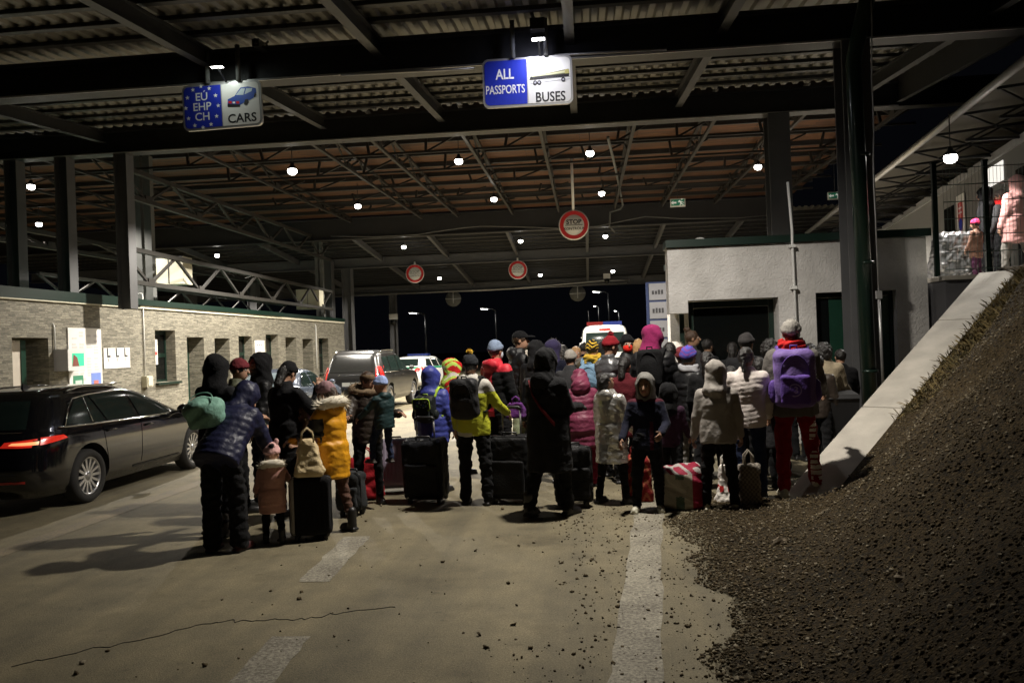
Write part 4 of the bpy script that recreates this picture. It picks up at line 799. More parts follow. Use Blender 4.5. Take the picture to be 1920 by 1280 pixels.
def smin(a, b, k): h = np.clip(.5+.5*(b-a)/k, 0, 1); return b+(a-b)*h-k*h*(1-h)
def smax(a, b, k): return -smin(-a, -b, k)
def A3(v): return np.array(v, f32)
def cone(P, a, b, ra, rb, q=None, ridge=0, pitch=.09):
    a, b = A3(a), A3(b); ba = b-a; L_ = float(np.linalg.norm(ba))+1e-6; pa = P-a; t = (pa @ ba)/(L_*L_); tc = np.clip(t, 0, 1)
    d = np.linalg.norm(pa-tc[..., None]*ba, axis=-1)-(ra+(rb-ra)*tc)
    if ridge: d = d-ridge*(np.sqrt(np.abs(np.sin(np.pi*tc*L_/pitch)))-.7)
    return d
def ell(P, c, r, M=None):
    q = P-A3(c)
    if M is not None: q = q @ M
    r = A3(r); k0 = np.linalg.norm(q/r, axis=-1); k1 = np.linalg.norm(q/(r*r), axis=-1)+1e-6; return k0*(k0-1)/k1
def rbox(P, c, hs, r, M=None):
    q = P-A3(c)
    if M is not None: q = q @ M
    q = np.abs(q)-(A3(hs)-r); return np.linalg.norm(np.maximum(q, 0), axis=-1)+np.minimum(q.max(-1), 0)-r
def folds(P, seed, freq, amp):
    r_ = np.random.default_rng(seed); d = 0
    for i in range(4):
        k = r_.normal(0, freq, 3); k2 = r_.normal(0, freq*.8, 3); d = d+np.sin(P @ A3(k)+r_.random()*6+1.6*np.sin(P @ A3(k2)+r_.random()*6))
    return (d*amp*.5).astype(f32)
def m2a(M): return np.array([[M[i][j] for j in range(3)] for i in range(3)], f32)
def rotm(ax, ang): return m2a(Matrix.Rotation(R(ang), 3, ax))
def arr_obj(name, V, Q, mats, parent, mi=None):
    me = bpy.data.meshes.new(name); nV, nQ = len(V), len(Q); me.vertices.add(nV); me.vertices.foreach_set('co', np.asarray(V, f32).ravel())
    me.loops.add(nQ*4); me.loops.foreach_set('vertex_index', np.asarray(Q, np.int32).ravel()); me.polygons.add(nQ); me.polygons.foreach_set('loop_start', np.arange(0, nQ*4, 4, dtype=np.int32))
    me.polygons.foreach_set('use_smooth', np.ones(nQ, bool))
    for m in (mats if isinstance(mats, (list, tuple)) else [mats]): me.materials.append(m)
    if mi is not None: me.polygons.foreach_set('material_index', np.asarray(mi, np.int32))
    me.update(calc_edges=True); me.validate(); o = bpy.data.objects.new(name, me); COL.objects.link(o)
    if parent: o.parent = parent
    return o
# ================================================================== cloth colours
def cloth(name, rgb, rough=.88, sheen=.03, bump=.4, bs=55, var=.22, sc=7, metal=0): return mat('cloth_'+name, lin(*rgb), rough, metal, var, sc, bump, bs, sheen=sheen, spec=.18)
def puff(name, rgb, rough=.38, metal=0, var=.12): return mat('puffer_'+name, lin(*rgb), rough+.08, metal, var, 6, .32, 30, spec=.35)
SKIN = mat('skin', (.42, .24, .16), .5, 0, .08, 12, spec=.35); SKIND = mat('skin_brown', (.31, .18, .115), .5, 0, .08, 12, spec=.35)
M_EYE = mat('eye_dark', (.015, .01, .008), .2, 0, 0); M_LIP = mat('lips', (.32, .10, .08), .45, 0, 0); M_EYEW = mat('eye_white', (.6, .58, .55), .3, 0, 0)
HAIRB = mat('hair_black', (.010, .008, .007), .4, 0, .3, 40, .5, 120); HAIRBR = mat('hair_brown', (.05, .025, .012), .45, 0, .3, 40, .5, 120); HAIRBL = mat('hair_blond', (.42, .24, .10), .5, 0, .3, 40, .5, 120); HAIRO = mat('hair_orange', (.30, .11, .03), .5, 0, .3, 40, .5, 120)
M_SOLE = mat('shoe_sole', (.02, .02, .02), .7); M_SHOEB = mat('shoe_black', (.012, .011, .011), .45, 0, .2); M_SHOEW = mat('shoe_white', (.55, .53, .42), .6, 0, .2, 14); M_SHOER = mat('shoe_maroon', (.06, .012, .012), .55, 0, .2); M_SHOEG = mat('shoe_brown_grey', (.05, .042, .035), .6, 0, .3)
FUR = [mat('fur_cream', (.72, .66, .54), .95, 0, .25, 30), mat('fur_brown', (.20, .14, .085), .95, 0, .4, 30), mat('fur_grey', (.28, .26, .25), .95, 0, .4, 30), mat('fur_white', (.62, .58, .50), .95, 0, .2, 30)]
def ground_pt(px, d, z=0.0):
    b = EYEV+(CF+CR*((px-960)/F))*d; return b+CU*((z-b.z)/CU.z)
def foot_depth(px, fy): return depth_of(at_Z(px, fy, 0))
def limb_dir(fwd, out, side):      # direction of a hanging limb
    f_, o = R(fwd), R(out); return Vector((side*math.sin(o), math.sin(f_)*math.cos(o), -math.cos(f_)*math.cos(o)))
def hand_geo(mb, w, d, up, s, curl, side, m):
    d = d.normalized(); up = (up-d*up.dot(d)).normalized(); r_ = d.cross(up)   # d: along hand, up: back of the hand, r_: across
    mb.add(*flat_tube([w-d*.02*s, w+d*.02*s, w+d*.055*s, w+d*.088*s], [.024*s, .034*s, .040*s, .036*s], [.022*s, .018*s, .016*s, .013*s], r_, up), m, True)
    for i, (o, l) in enumerate(((-.030, .066), (-.010, .076), (.010, .072), (.029, .058))):
        p = w+d*.084*s+r_*o*s; c = R(curl); a = d; pts = [p]
        for k, f_ in enumerate((.45, .32, .23)):
            ang = c*(.55+.5*k); a = (d*math.cos(ang)-up*math.sin(ang)); pts.append(pts[-1]+a*l*f_*s)
        mb.tube(pts, [.0095*s, .009*s, .008*s, .006*s], 6, m)
    p = w+d*.03*s+r_*(-side)*.034*s; t = (d*.75+r_*(-side)*.6-up*.25*(curl/60)).normalized(); mb.tube([p-t*.015*s, p+t*.03*s, p+t*.055*s+(-up)*.006*s], [.012*s, .011*s, .008*s], 6, m)
def flat_tube(pts, rw, rt, r_, up, n=10):
    V = []; k = len(pts)
    for p, a, b in zip(pts, rw, rt): V += [p+r_*a*math.cos(2*math.pi*j/n)+up*b*math.sin(2*math.pi*j/n) for j in range(n)]
    Fc = [(i*n+j, i*n+(j+1) % n, (i+1)*n+(j+1) % n, (i+1)*n+j) for i in range(k-1) for j in range(n)]+[tuple(range(n-1, -1, -1)), tuple((k-1)*n+j for j in range(n))]
    return V, Fc
def fur_ring(mb, ring, rad, n, length, m=0, seed=1):
    r_ = np.random.default_rng(seed); k = len(ring); c = sum(ring, Vector())/k
    mb.tube(ring, [rad*(.85+.3*r_.random()) for _ in ring], 8, m, closed=True)
    for _ in range(n):
        i = r_.integers(k); p = ring[i].lerp(ring[(i+1) % k], r_.random()); d = Vector(r_.normal(0, 1, 3)).normalized(); t = (ring[(i+1) % k]-ring[i]).normalized(); w = d.cross(t)
        if w.length < 1e-4: continue
        w = w.normalized()*length*.10; b = p+d*rad*.8; mb.add([b-w, b+w, b+d*length*(.5+.6*r_.random())+Vector(r_.normal(0, length*.25, 3))], [(0, 1, 2)], m)
def person(label, px, d=None, fy=None, top=None, H=None, head=0, z0=0.0, kid=0.0, lean=0, hp=0, hy=0, arms=None, legs=None, top_kind='jacket', hem=-.14, jacket=None, paint=None, jmats=None, ridge=0.0, pitch=.085, fat=1.0,
           trousers=None, tmats=None, tpaint=None, shoes=None, boot=False, hood=None, hood_down=None, fur=None, hat=None, hat_m=None, hair='short', hair_m=None, skin=None, gloves=None, beard=False, mask=None, scarf=None, res=.014, seed=0, group=None, curl=45, curlR=None, seat=False, tight=False, flare=0.0, tw=1.0):
    if d is None: d = foot_depth(px, fy)
    base = ground_pt(px, d, z0)
    if H is None: H = at_depth(px, top, d).z-z0
    s = H/1.75; hs = 1+.55*kid; res = res*max(.75, min(1, s)); root = tag(empty('person', base, R(head)), label, 'person', group)
    rj = np.random.default_rng(seed+100); lean = lean+rj.normal(0, 3.2); hy = hy+rj.normal(0, 11); hp = hp+rj.normal(2, 5)
    if legs is None: k_ = rj.normal(0, 5); legs = ((k_, abs(k_)*.8, 3+2*rj.random()), (-k_, abs(k_)*.6, 4+3*rj.random()))
    if arms is None: arms = ((8+rj.normal(0, 6), 9, 15+14*rj.random()), (8+rj.normal(0, 6), 10, 15+30*rj.random()))
    skin = skin or SKIN; pass
    hipz = (.93-.08*kid)*s; 
    # joints
    hips = [Vector((sx*.095*s, 0, 0)) for sx in (-1, 1)]; J = {}
    for i, sx in enumerate((-1, 1)):
        f_, kn, o = legs[i]; th = limb_dir(f_, o, sx); sh = limb_dir(f_-kn, o*.5, sx); k_ = hips[i]+th*.44*s*(1-.1*kid); a = k_+sh*.40*s*(1-.1*kid); J[i] = [hips[i], k_, a, sh]
    low = min(J[0][2].z, J[1][2].z); pz = -low+.085*s
    if seat: pz = 0
    for i in (0, 1): J[i] = [v+Vector((0, 0, pz)) for v in J[i][:3]]+[J[i][3]]
    pel = Vector((0, 0, pz+.03*s)); rl = R(lean); TU = Vector((0, math.sin(rl), math.cos(rl))); TF = Vector((0, math.cos(rl), -math.sin(rl))); TX = Vector((1, 0, 0))
    T = lambda x, y, z: pel+TX*(x*s)+TF*(y*s)+TU*(z*s)
    torsoM = np.array([[1, 0, 0], [TX.y, TF.y, TU.y], [0, TF.z, TU.z]], f32); torsoM = np.stack([A3(TX), A3(TF), A3(TU)], 1)
    tz = .50+.02*kid; sh_w = .175
    arm = []
    for i, sx in enumerate((-1, 1)):
        a = arms[i]; f_, o, e = a[0], a[1], a[2]; inn = a[3] if len(a) > 3 else 0
        S_ = T(sx*sh_w, 0, tz-.06); u = limb_dir(f_+lean*.0, o, sx); E_ = S_+u*.275*s; fo = limb_dir(f_+e, o*.6, sx); fo = Vector((fo.x-sx*math.sin(R(inn)), fo.y*math.cos(R(inn)), fo.z)).normalized(); W_ = E_+fo*.245*s; arm.append((S_, E_, W_, fo))
    nk = T(0, .0, tz+.01); HM = Matrix.Rotation(R(hy), 3, 'Z') @ Matrix.Rotation(R(-hp), 3, 'X'); HMa = m2a(HM); hsz = s*hs; HC = nk+TU*(.05*s)+HM @ Vector((0, .02*hsz, .105*hsz)); HW = lambda x, y, z: HC+HM @ (Vector((x, y, z))*hsz)
    # ---- body: one mesh
    pts = [HC, nk, pel]+[v for a in arm for v in a[:3]]+[J[i][k] for i in (0, 1) for k in range(3)]
    lo = np.min([A3(p) for p in pts], 0)-.16*s; hi = np.max([A3(p) for p in pts], 0)+.16*s
    g = SDF(lo, hi, .022*max(s, .6)); P = g.P
    D = ell(P, T(0, 0, .30), A3((.15, .10, .24))*s, torsoM); D = smin(D, ell(P, T(0, 0, .02), A3((.15, .11, .12))*s, torsoM), .05*s); D = smin(D, cone(P, nk-TU*.04*s, HC-HM @ Vector((0, .015, .04))*hsz, .055*s, .05*s), .03*s)
    for i in (0, 1):
        S_, E_, W_, fo = arm[i]; D = smin(D, cone(P, S_, E_, .05*s, .042*s), .04*s); D = smin(D, cone(P, E_, W_, .040*s, .027*s), .02*s)
        h_, k_, a_, _ = J[i]; D = smin(D, cone(P, h_, k_, .075*s, .052*s), .04*s); D = smin(D, cone(P, k_, a_, .052*s, .038*s), .02*s)
    V, Q = g.mesh(D); V = [V]; Q = [Q]; MI = [np.zeros(len(Q[0]), int)]; nv = len(V[0])
    g = SDF(A3(HC)-.14*hsz, A3(HC)+.14*hsz, .0075*hsz); q = (g.P-A3(HC)) @ HMa/hsz
    D = smin(ell(q, (0, -.008, .018), (.074, .093, .097)), ell(q, (0, .024, -.05), (.055, .062, .065)), .03); D = smin(D, cone(q, (0, .088, .012), (0, .104, -.020), .009, .015), .012)
    D = smin(D, cone(q, (0, -.02, -.07), (0, -.03, -.14), .05, .052), .03)
    for sx in (-1, 1): D = smax(D, -ell(q, (sx*.031, .098, .014), (.017, .014, .011)), .012); D = smin(D, ell(q, (sx*.031, .076, .013), (.014, .012, .011)), .004); D = smin(D, ell(q, (sx*.076, -.005, -.005), (.010, .018, .030)), .006)
    D = smin(D, ell(q, (0, .082, -.053), (.024, .010, .009)), .008)
    v, fq = g.mesh(D*hsz); c = (v[fq].mean(1)-A3(HC)) @ HMa/hsz; mi = np.zeros(len(fq), int)
    ax = np.abs(c[:, 0]); mi[(c[:, 1] > .07) & (np.abs(ax-.031) < .014) & (np.abs(c[:, 2]-.013) < .0075)] = 4; mi[(c[:, 1] > .07) & (np.abs(ax-.031) < .0075) & (np.abs(c[:, 2]-.013) < .0075)] = 1
    mi[(c[:, 1] > .06) & (ax < .024) & (np.abs(c[:, 2]+.053) < .008)] = 2; mi[(c[:, 1] > .06) & (np.abs(ax-.032) < .018) & (np.abs(c[:, 2]-.036) < .005)] = 3
    if beard: mi[(c[:, 2] < -.03-.25*(c[:, 1]-.07).clip(-.1, 0)) & (c[:, 1] > -.005) & (c[:, 2] > -.12) & (mi != 2)] = 3
    V.append(v); Q.append(fq+nv); MI.append(mi); nv += len(v)
    body_m = [skin, M_EYE, M_LIP, hair_m or HAIRB, M_EYEW, gloves or skin]
    bo = arr_obj('body', np.concatenate(V), np.concatenate(Q), body_m, root, np.concatenate(MI))
    hb = MB()
    for i, sx in enumerate((-1, 1)): S_, E_, W_, fo = arm[i]; hand_geo(hb, W_, fo, Vector((sx*.85, .25, .25)) if fo.z < -.3 else Vector((sx*.5, 0, .85)), s*1.02*(1+.12*kid), curl if i == 0 or curlR is None else curlR, sx, 5)
    join_into(bo, hb)
    # ---- trousers
    tm = tmats or [trousers or cloth('black', (18, 18, 20))]; x = [A3(p) for i in (0, 1) for p in J[i][:3]]; lo = np.min(x, 0)-.15*s; hi = np.max(x, 0)+.15*s; hi[2] = max(hi[2], pel.z+.14*s)
    g = SDF(lo, hi, res); P = g.P; D = ell(P, T(0, -.005, .03), A3((.165*tw, .125*tw, .15))*s, torsoM); kf = (.84 if tight else 1.0)*tw
    for i, sx in enumerate((-1, 1)):
        h_, k_, a_, sh = J[i]; D = smin(D, cone(P, h_, k_, .098*s, .073*s*kf), .035*s); D = smin(D, cone(P, k_, a_-sh*.01*s, .072*s*kf, (.058+flare)*s*kf), .025*s)
    D = D+folds(P*A3((1, 1, 1.6)), seed+3, 26/s, .008*s*kf)
    V, Q = g.mesh(D); mi = None
    if tpaint: c = V[Q].mean(1); mi = tpaint(c/s)
    arr_obj('trousers', V, Q, tm, root, mi)
    # ---- shoes
    for i, sx in enumerate((-1, 1)):
        h_, k_, a_, sh = J[i]; pt = 0 if a_.z < low+pz+.03 else -math.degrees(math.atan2(sh.y, -sh.z))*.8; FM = Matrix.Rotation(R(-sx*9), 3, 'Z') @ Matrix.Rotation(R(pt), 3, 'X'); FMa = m2a(FM)
        c0 = A3(a_); g = SDF(c0-(.2 if boot else .19)*s*1.1, c0+.2*s*1.1, .0105*max(s, .7)); q = (g.P-c0) @ FMa/(s*(1+.12*kid)); D = smin(ell(q, (0, .075, -.045), (.044, .115, .042)), ell(q, (0, -.01, -.03), (.038, .05, .055)), .03)
        D = smin(D, rbox(q, (0, .055, -.068), (.044, .128, .018), .012), .012)
        if boot: D = smin(D, cone(q, (0, -.005, -.02), (0, -.0, .13), .050, .056), .02)
        D = smax(D, -(q[..., 2]+.0865), .004)
        V, Q = g.mesh(D*s); cz = ((V[Q].mean(1)-c0) @ FMa/s)[:, 2]; mi = (cz < -.066).astype(int); sm = shoes or M_SHOEB
        arr_obj('boot' if boot else 'shoe', V, Q, [sm, M_SHOEW if sm in (M_SHOEW,) else M_SOLE], root, mi)
    # ---- upper garment
    jm = jmats or [jacket]; fz = fat
    zs = [hem, 0, .15, .32, tz-.06, tz, tz+.045, tz+.075]; axs = [.185, .185, .172, .190, .178, .12, .085, .075]; ays = [.140, .142, .130, .140, .115, .09, .082, .075]
    ext = [A3(T(0, 0, z)) for z in (hem, tz+.1)]+[A3(v) for a in arm for v in a[:3]]; lo = np.min(ext, 0)-.2*s*fz; hi = np.max(ext, 0)+.2*s*fz
    hemz = None
    if hem < -.2: hemz = pel.z+hem*s; lo[2] = hemz-.03
    g = SDF(lo, hi, res); P = g.P; q = (P-A3(pel)) @ torsoM/s
    zz = np.clip(q[..., 2], max(hem, -.14), zs[-1]); a_ = np.interp(zz, zs, axs)*fz; b_ = np.interp(zz, zs, ays)*fz
    qy = q[..., 1]+.012
    rr = np.sqrt((q[..., 0]/a_)**2+(qy/b_)**2); D = (rr-1)*np.minimum(a_, b_)
    if ridge: D = D-ridge*(np.sqrt(np.abs(np.sin(np.pi*(q[..., 2]+.02*np.sin(9*q[..., 0]+seed))/pitch)))-.7)
    D = smax(D, np.maximum(max(hem, -.14)-q[..., 2], q[..., 2]-zs[-1]), .02)
    if hem < -.2:
        z2 = (P[..., 2]-pel.z)/s; w = .19*fz+(.02+.10*max(0, -hem-.25))*np.clip(-z2/.5, 0, 1); cy = (TF.y*0)+.0; dd = (np.sqrt((P[..., 0]/s/w)**2+((P[..., 1]/s-cy)/(w*.80))**2)-1)*w*.8
        if ridge: dd = dd-ridge*(np.sqrt(np.abs(np.sin(np.pi*z2/pitch)))-.7)
        dd = smax(dd, np.maximum(hem-z2, z2-.10), .02); D = smin(D, dd, .05)
    ra = (.074, .062, .052) if ridge else (.068, .056, .047)
    for i in (0, 1):
        S_, E_, W_, fo = arm[i]; k = s*(.5+.5*fz)
        D2 = smin(cone(P, S_, E_, ra[0]*k, ra[1]*k, ridge=ridge*s*.8, pitch=pitch*s), cone(P, E_, W_-fo*.005*s, ra[1]*k, ra[2]*k, ridge=ridge*s*.8, pitch=pitch*s), .02*s)/s; D = smin(D, D2, .045)
    if hood_down is not None: D = smin(D, smax(ell(q, (0, -.10, tz+.0), (.13, .075, .085)), -ell(q, (0, -.045, tz+.10), (.085, .07, .1)), .02), .03)
    D = D+folds(q*A3((1.5, 1.5, .55)), seed+9, 13, .0042)+folds(q*A3((1, 1, 1.6)), seed+5, 30, .0022)
    V, Q = g.mesh(D*s); mi = None
    if paint: c = ((V[Q].mean(1)-A3(pel)) @ torsoM)/s; mi = paint(c)
    arr_obj(top_kind, V, Q, jm, root, mi)
    # ---- head wear
    def head_sdf(name, fn, m, r_=.011, ext=.24, mi_fn=None, fz_=None):
        g = SDF(A3(HC)-ext*hsz, A3(HC)+ext*hsz, r_*max(.8, hsz)); q = (g.P-A3(HC)) @ HMa/hsz; V, Q = g.mesh(fn(q)*hsz)
        if len(Q): mi = mi_fn((V[Q].mean(1)-A3(HC)) @ HMa/hsz) if mi_fn else None; return arr_obj(name, V, Q, m, root, mi)
    if hair in ('short', 'long', 'pony', 'bun', 'curly') and not hood:
        def hf(q):
            D = ell(q, (0, -.016, .028), (.084, .099, .101)); D = smax(D, -ell(q, (0, .115, -.045), (.085, .085, .095)), .015); D = smax(D, -(q[..., 2]+.07+.3*(q[..., 1]+.03)), .01)
            if hair in ('long', 'pony'): D = smin(D, cone(q, (0, -.085, .0), (0, -.105, -.16 if hair == 'long' else -.02), .06, .05), .03)
            if hair == 'pony': D = smin(D, cone(q, (-.0, -.13, .03), (.03, -.16, -.15), .034, .022), .015)
            if hair == 'bun': D = smin(D, ell(q, (0, -.07, .135), (.05, .05, .042)), .012)
            if hair == 'curly': D = smin(D, ell(q, (0, -.04, -.02), (.115, .10, .13)), .03); D = smax(D, -ell(q, (0, .115, -.045), (.075, .10, .10)), .015)
            return D+folds(q, seed+21, 70, .004 if hair != 'curly' else .011)
        head_sdf('hair', hf, [hair_m or HAIRB])
    if hat in ('beanie', 'pom', 'bunny'):
        def bf(q):
            D = ell(q, (0, -.012, .04), (.091, .107, .108)); D = smax(D, -(q[..., 2]-.022-.22*q[..., 1]), .012); bb = smax(ell(q, (0, -.010, .04), (.098, .114, .115)), np.abs(q[..., 2]-.045-.22*q[..., 1])-.026, .01)
            D = smin(D, bb, .006)+.0018*np.sin(np.arctan2(q[..., 0], q[..., 1])*42)
            if hat == 'bunny': D = smin(D, np.minimum(ell(q, (-.055, -.01, .155), (.03, .02, .04)), ell(q, (.055, -.01, .155), (.03, .02, .04))), .015)
            return D+folds(q, seed+2, 30, .003)
        head_sdf('hat', bf, hat_m if isinstance(hat_m, list) else [hat_m], mi_fn=(lambda c: ((np.sin(c[:, 2]*120+3*np.sin(c[:, 0]*40)) > .2).astype(int))) if isinstance(hat_m, list) and len(hat_m) == 2 and hat != 'pom' and hat != 'bunny' else None)
        if hat in ('pom', 'bunny'):
            mb = MB(); c = HW(0, -.02, .165) if hat == 'pom' else HW(.02, -.085, .1); r_ = np.random.default_rng(seed); 
            for _ in range(420):
                dd = Vector(r_.normal(0, 1, 3)).normalized(); w = dd.orthogonal().normalized()*.006*hsz; mb.add([c-w, c+w, c+dd*.042*hsz*(.85+.3*r_.random())], [(0, 1, 2)])
            mb.lathe([(0, -.030*hsz), (.022*hsz, -.021*hsz), (.031*hsz, 0), (.022*hsz, .021*hsz), (0, .030*hsz)], c, n=10); mb.build('pompom', hat_m[-1] if isinstance(hat_m, list) else hat_m, root)
    if hat == 'cap':
        def cf(q):
            D = ell(q, (0, -.01, .045), (.092, .106, .09)); D = smax(D, -(q[..., 2]-.032), .01); return smin(D, smax(ell(q, (0, .11, .042), (.075, .085, .022)), -ell(q, (0, .10, .022), (.09, .10, .018)), .004), .008)
        head_sdf('cap', cf, [hat_m])
    if hat == 'headband':
        head_sdf('headband', lambda q: smax(ell(q, (0, -.010, .03), (.095, .110, .110)), np.abs(q[..., 2]-.052-.15*q[..., 1])-.032, .012)+.002*np.sin(q[..., 2]*300), [hat_m])
    if hood:
        wide = 1.0 if fur is None else 1.08
        def hd(q):
            D = smin(ell(q, (0, -.025, .012), (.118*wide, .142, .140)), ell(q, (0, -.07, .06), (.085, .10, .09)), .05); D = smin(D, cone(q, (0, -.045, -.08), (0, -.055, -.19), .105, .13), .05)
            D = D+folds(q, seed+31, 24, .007); return smax(D, -ell(q, (0, .105, -.012), (.082*wide, .15, .118)), .012)
        def hd_(q): return hd(q)
        head_sdf('hood', hd, hood if isinstance(hood, list) else [hood], ext=.30, mi_fn=(lambda c: ((np.sin(c[:, 0]*38+2*np.sin(c[:, 2]*24+seed)) > .1).astype(int)+(np.sin(c[:, 2]*45+2*np.sin(c[:, 1]*20)) > .45).astype(int)) % len(hood)) if isinstance(hood, list) and len(hood) > 1 else None)
        if fur is not None:
            ring = [HW(.098*math.cos(a), .062-.035*abs(math.sin(a))*(math.sin(a) > 0)*.6, -.012+.128*math.sin(a)) for a in np.linspace(0, 2*math.pi, 25)[:-1]]
            mb = MB(); fur_ring(mb, ring, .026*hsz, 1100, .055*hsz, 0, seed+1); mb.build('fur_trim', FUR[fur], root)
    elif fur is not None:                      # fur collar of a hood that is down
        ring = [T(.165*math.cos(a), -.05+.105*math.sin(a), tz+.05-.03*math.sin(a)) for a in np.linspace(0, 2*math.pi, 25)[:-1]]
        mb = MB(); fur_ring(mb, ring, .062*s*(1+.2*kid), 500, .07*s, 0, seed+1); mb.build('fur_trim', FUR[fur], root)
    if mask: head_sdf('face_mask', lambda q: smax(ell(q, (0, .028, -.045), (.066, .074, .072)), np.maximum(q[..., 2]+.002, np.maximum(.02-q[..., 1], -.095-q[..., 2])), .008), [mask], .008, .14)
    if scarf:
        g = SDF(A3(nk)-.2*s, A3(nk)+.2*s, .012*s); q = (g.P-A3(nk)) @ torsoM/s; D = np.abs(np.sqrt((q[..., 0]/.095)**2+((q[..., 1]+.0)/.088)**2)-1)*.09-.035; D = smax(D, np.abs(q[..., 2]-.035)-.06, .03)+folds(q*A3((1, 1, 2)), seed+41, 24, .012)
        V, Q = g.mesh(D*s); arr_obj('scarf', V, Q, [scarf], root)
    return dict(root=root, T=T, s=s, base=base, head=R(head), arm=arm, M=Matrix.Translation(base) @ Matrix.Rotation(R(head), 4, 'Z'), torso=(pel, TX, TF, TU), tz=tz, HW=HW)
def join_into(o, mb):
    me = o.data; V = np.empty(len(me.vertices)*3, f32); me.vertices.foreach_get('co', V); V = V.reshape(-1, 3); n = len(V)
    F0 = [tuple(p.vertices) for p in me.polygons]; mi = [p.material_index for p in me.polygons]; ms = list(me.materials)
    m2 = bpy.data.meshes.new('body'); m2.from_pydata([tuple(v) for v in V]+[tuple(v) for v in mb.V], [], F0+[tuple(i+n for i in f) for f in mb.F])
    for m in ms: m2.materials.append(m)
    m2.polygons.foreach_set('material_index', mi+mb.M); m2.polygons.foreach_set('use_smooth', [True]*len(m2.polygons)); m2.update(); o.data = m2; bpy.data.meshes.remove(me)
# ================================================================== bags
def backpack(p, label, m, w=.30, h=.42, dep=.16, zoff=.16, yoff=-.13, xoff=0, pocket=None, trim=None, parts=True, slack=False, seed=0, straps=True, extra=None, name='backpack'):
    s = p['s']; pel, TX, TF, TU = p['torso']; W = p['M']; o = pel+TX*(xoff*s)+TF*((yoff-dep/2)*s)+TU*((zoff+h/2)*s); loc = W @ o
    t = tag(empty(name, loc), label, 'backpack' if name == 'backpack' else 'bag'); t.rotation_euler = (W.to_3x3() @ Matrix(((TX.x, TF.x, TU.x), (TX.y, TF.y, TU.y), (TX.z, TF.z, TU.z)))).to_euler()
    w, h, dep = w*s, h*s, dep*s; g = SDF((-w*.75, -dep*.95, -h*.62), (w*.75, dep*.75, h*.62), .0095*max(.8, s)); q = g.P
    D = rbox(q, (0, 0, 0), (w/2, dep/2, h/2), min(w, dep)*.38); D = smin(D, ell(q, (0, -dep*.12, -h*.1), (w*.48, dep*.55, h*.40)), .04); D = D+folds(q, seed+1, 20 if not slack else 14, .006 if not slack else .018)
    V, Q = g.mesh(D); arr_obj('bag_body', V, Q, [m], t)
    if pocket:
        D = smin(rbox(q, (0, -dep*.55, -h*.17), (w*.36, dep*.16, h*.25), dep*.14), rbox(q, (0, -dep*.5, -h*.1), (w*.30, dep*.2, h*.18), .03), .02)+folds(q, seed+7, 24, .004); V, Q = g.mesh(D); arr_obj('front_pocket', V, Q, [pocket], t)
        D = np.minimum(ell(q, (-w*.53, 0, -h*.22), (.045*s, dep*.3, h*.2)), ell(q, (w*.53, 0, -h*.22), (.045*s, dep*.3, h*.2)))+folds(q, seed+8, 24, .004); V, Q = g.mesh(D); arr_obj('side_pocket', V, Q, [pocket], t)
    tm = trim or m; mb = MB(); n = 22
    mb.tube([(w*.34*math.cos(a), -dep*.52+.0*abs(math.sin(a)), h*.10+h*.32*math.sin(a)) for a in np.linspace(-.25, math.pi+.25, n)], .006*s, 6); mb.build('zip', tm, t)
    mb = MB(); mb.tube([(-.03*s, dep*.2, h*.47), (-.03*s, dep*.1, h*.56), (.03*s, dep*.1, h*.56), (.03*s, dep*.2, h*.47)], .009*s, 6); mb.build('grab_loop', tm, t)
    if straps:
        inv = lambda x, y, z: Vector((x*s, (y-(yoff-p.get('dd', 0)))*s+dep/2, (z-zoff)*s-h/2)); tz = p['tz']
        for sx in (-1, 1):
            pts = [inv(sx*.10, -.13, tz-.08), inv(sx*.125, -.10, tz+.0), inv(sx*.13, -.02, tz+.045), inv(sx*.135, .07, tz+.01), inv(sx*.14, .135, tz-.1), inv(sx*.15, .15, tz-.22), inv(sx*.185, .06, tz-.33), inv(sx*.17, -.09, tz-.36)]
            mb = MB(); ws = [.030*s]*len(pts); up = Vector((0, 0, 1)); V = []; k = len(pts)
            for i, q_ in enumerate(pts):
                dd = (pts[min(i+1, k-1)]-pts[max(i-1, 0)]).normalized(); r_ = Vector((1, 0, 0)); r_ = (r_-dd*r_.dot(dd)).normalized(); u_ = dd.cross(r_); V += [q_-r_*.026*s-u_*.008*s, q_+r_*.026*s-u_*.008*s, q_+r_*.026*s+u_*.008*s, q_-r_*.026*s+u_*.008*s]
            mb.add(V, [(i*4+j, i*4+(j+1) % 4, (i+1)*4+(j+1) % 4, (i+1)*4+j) for i in range(k-1) for j in range(4)], 0, True); mb.build('strap', tm, t)
    t['_'] = 0; del t['_']; return t, w, h, dep
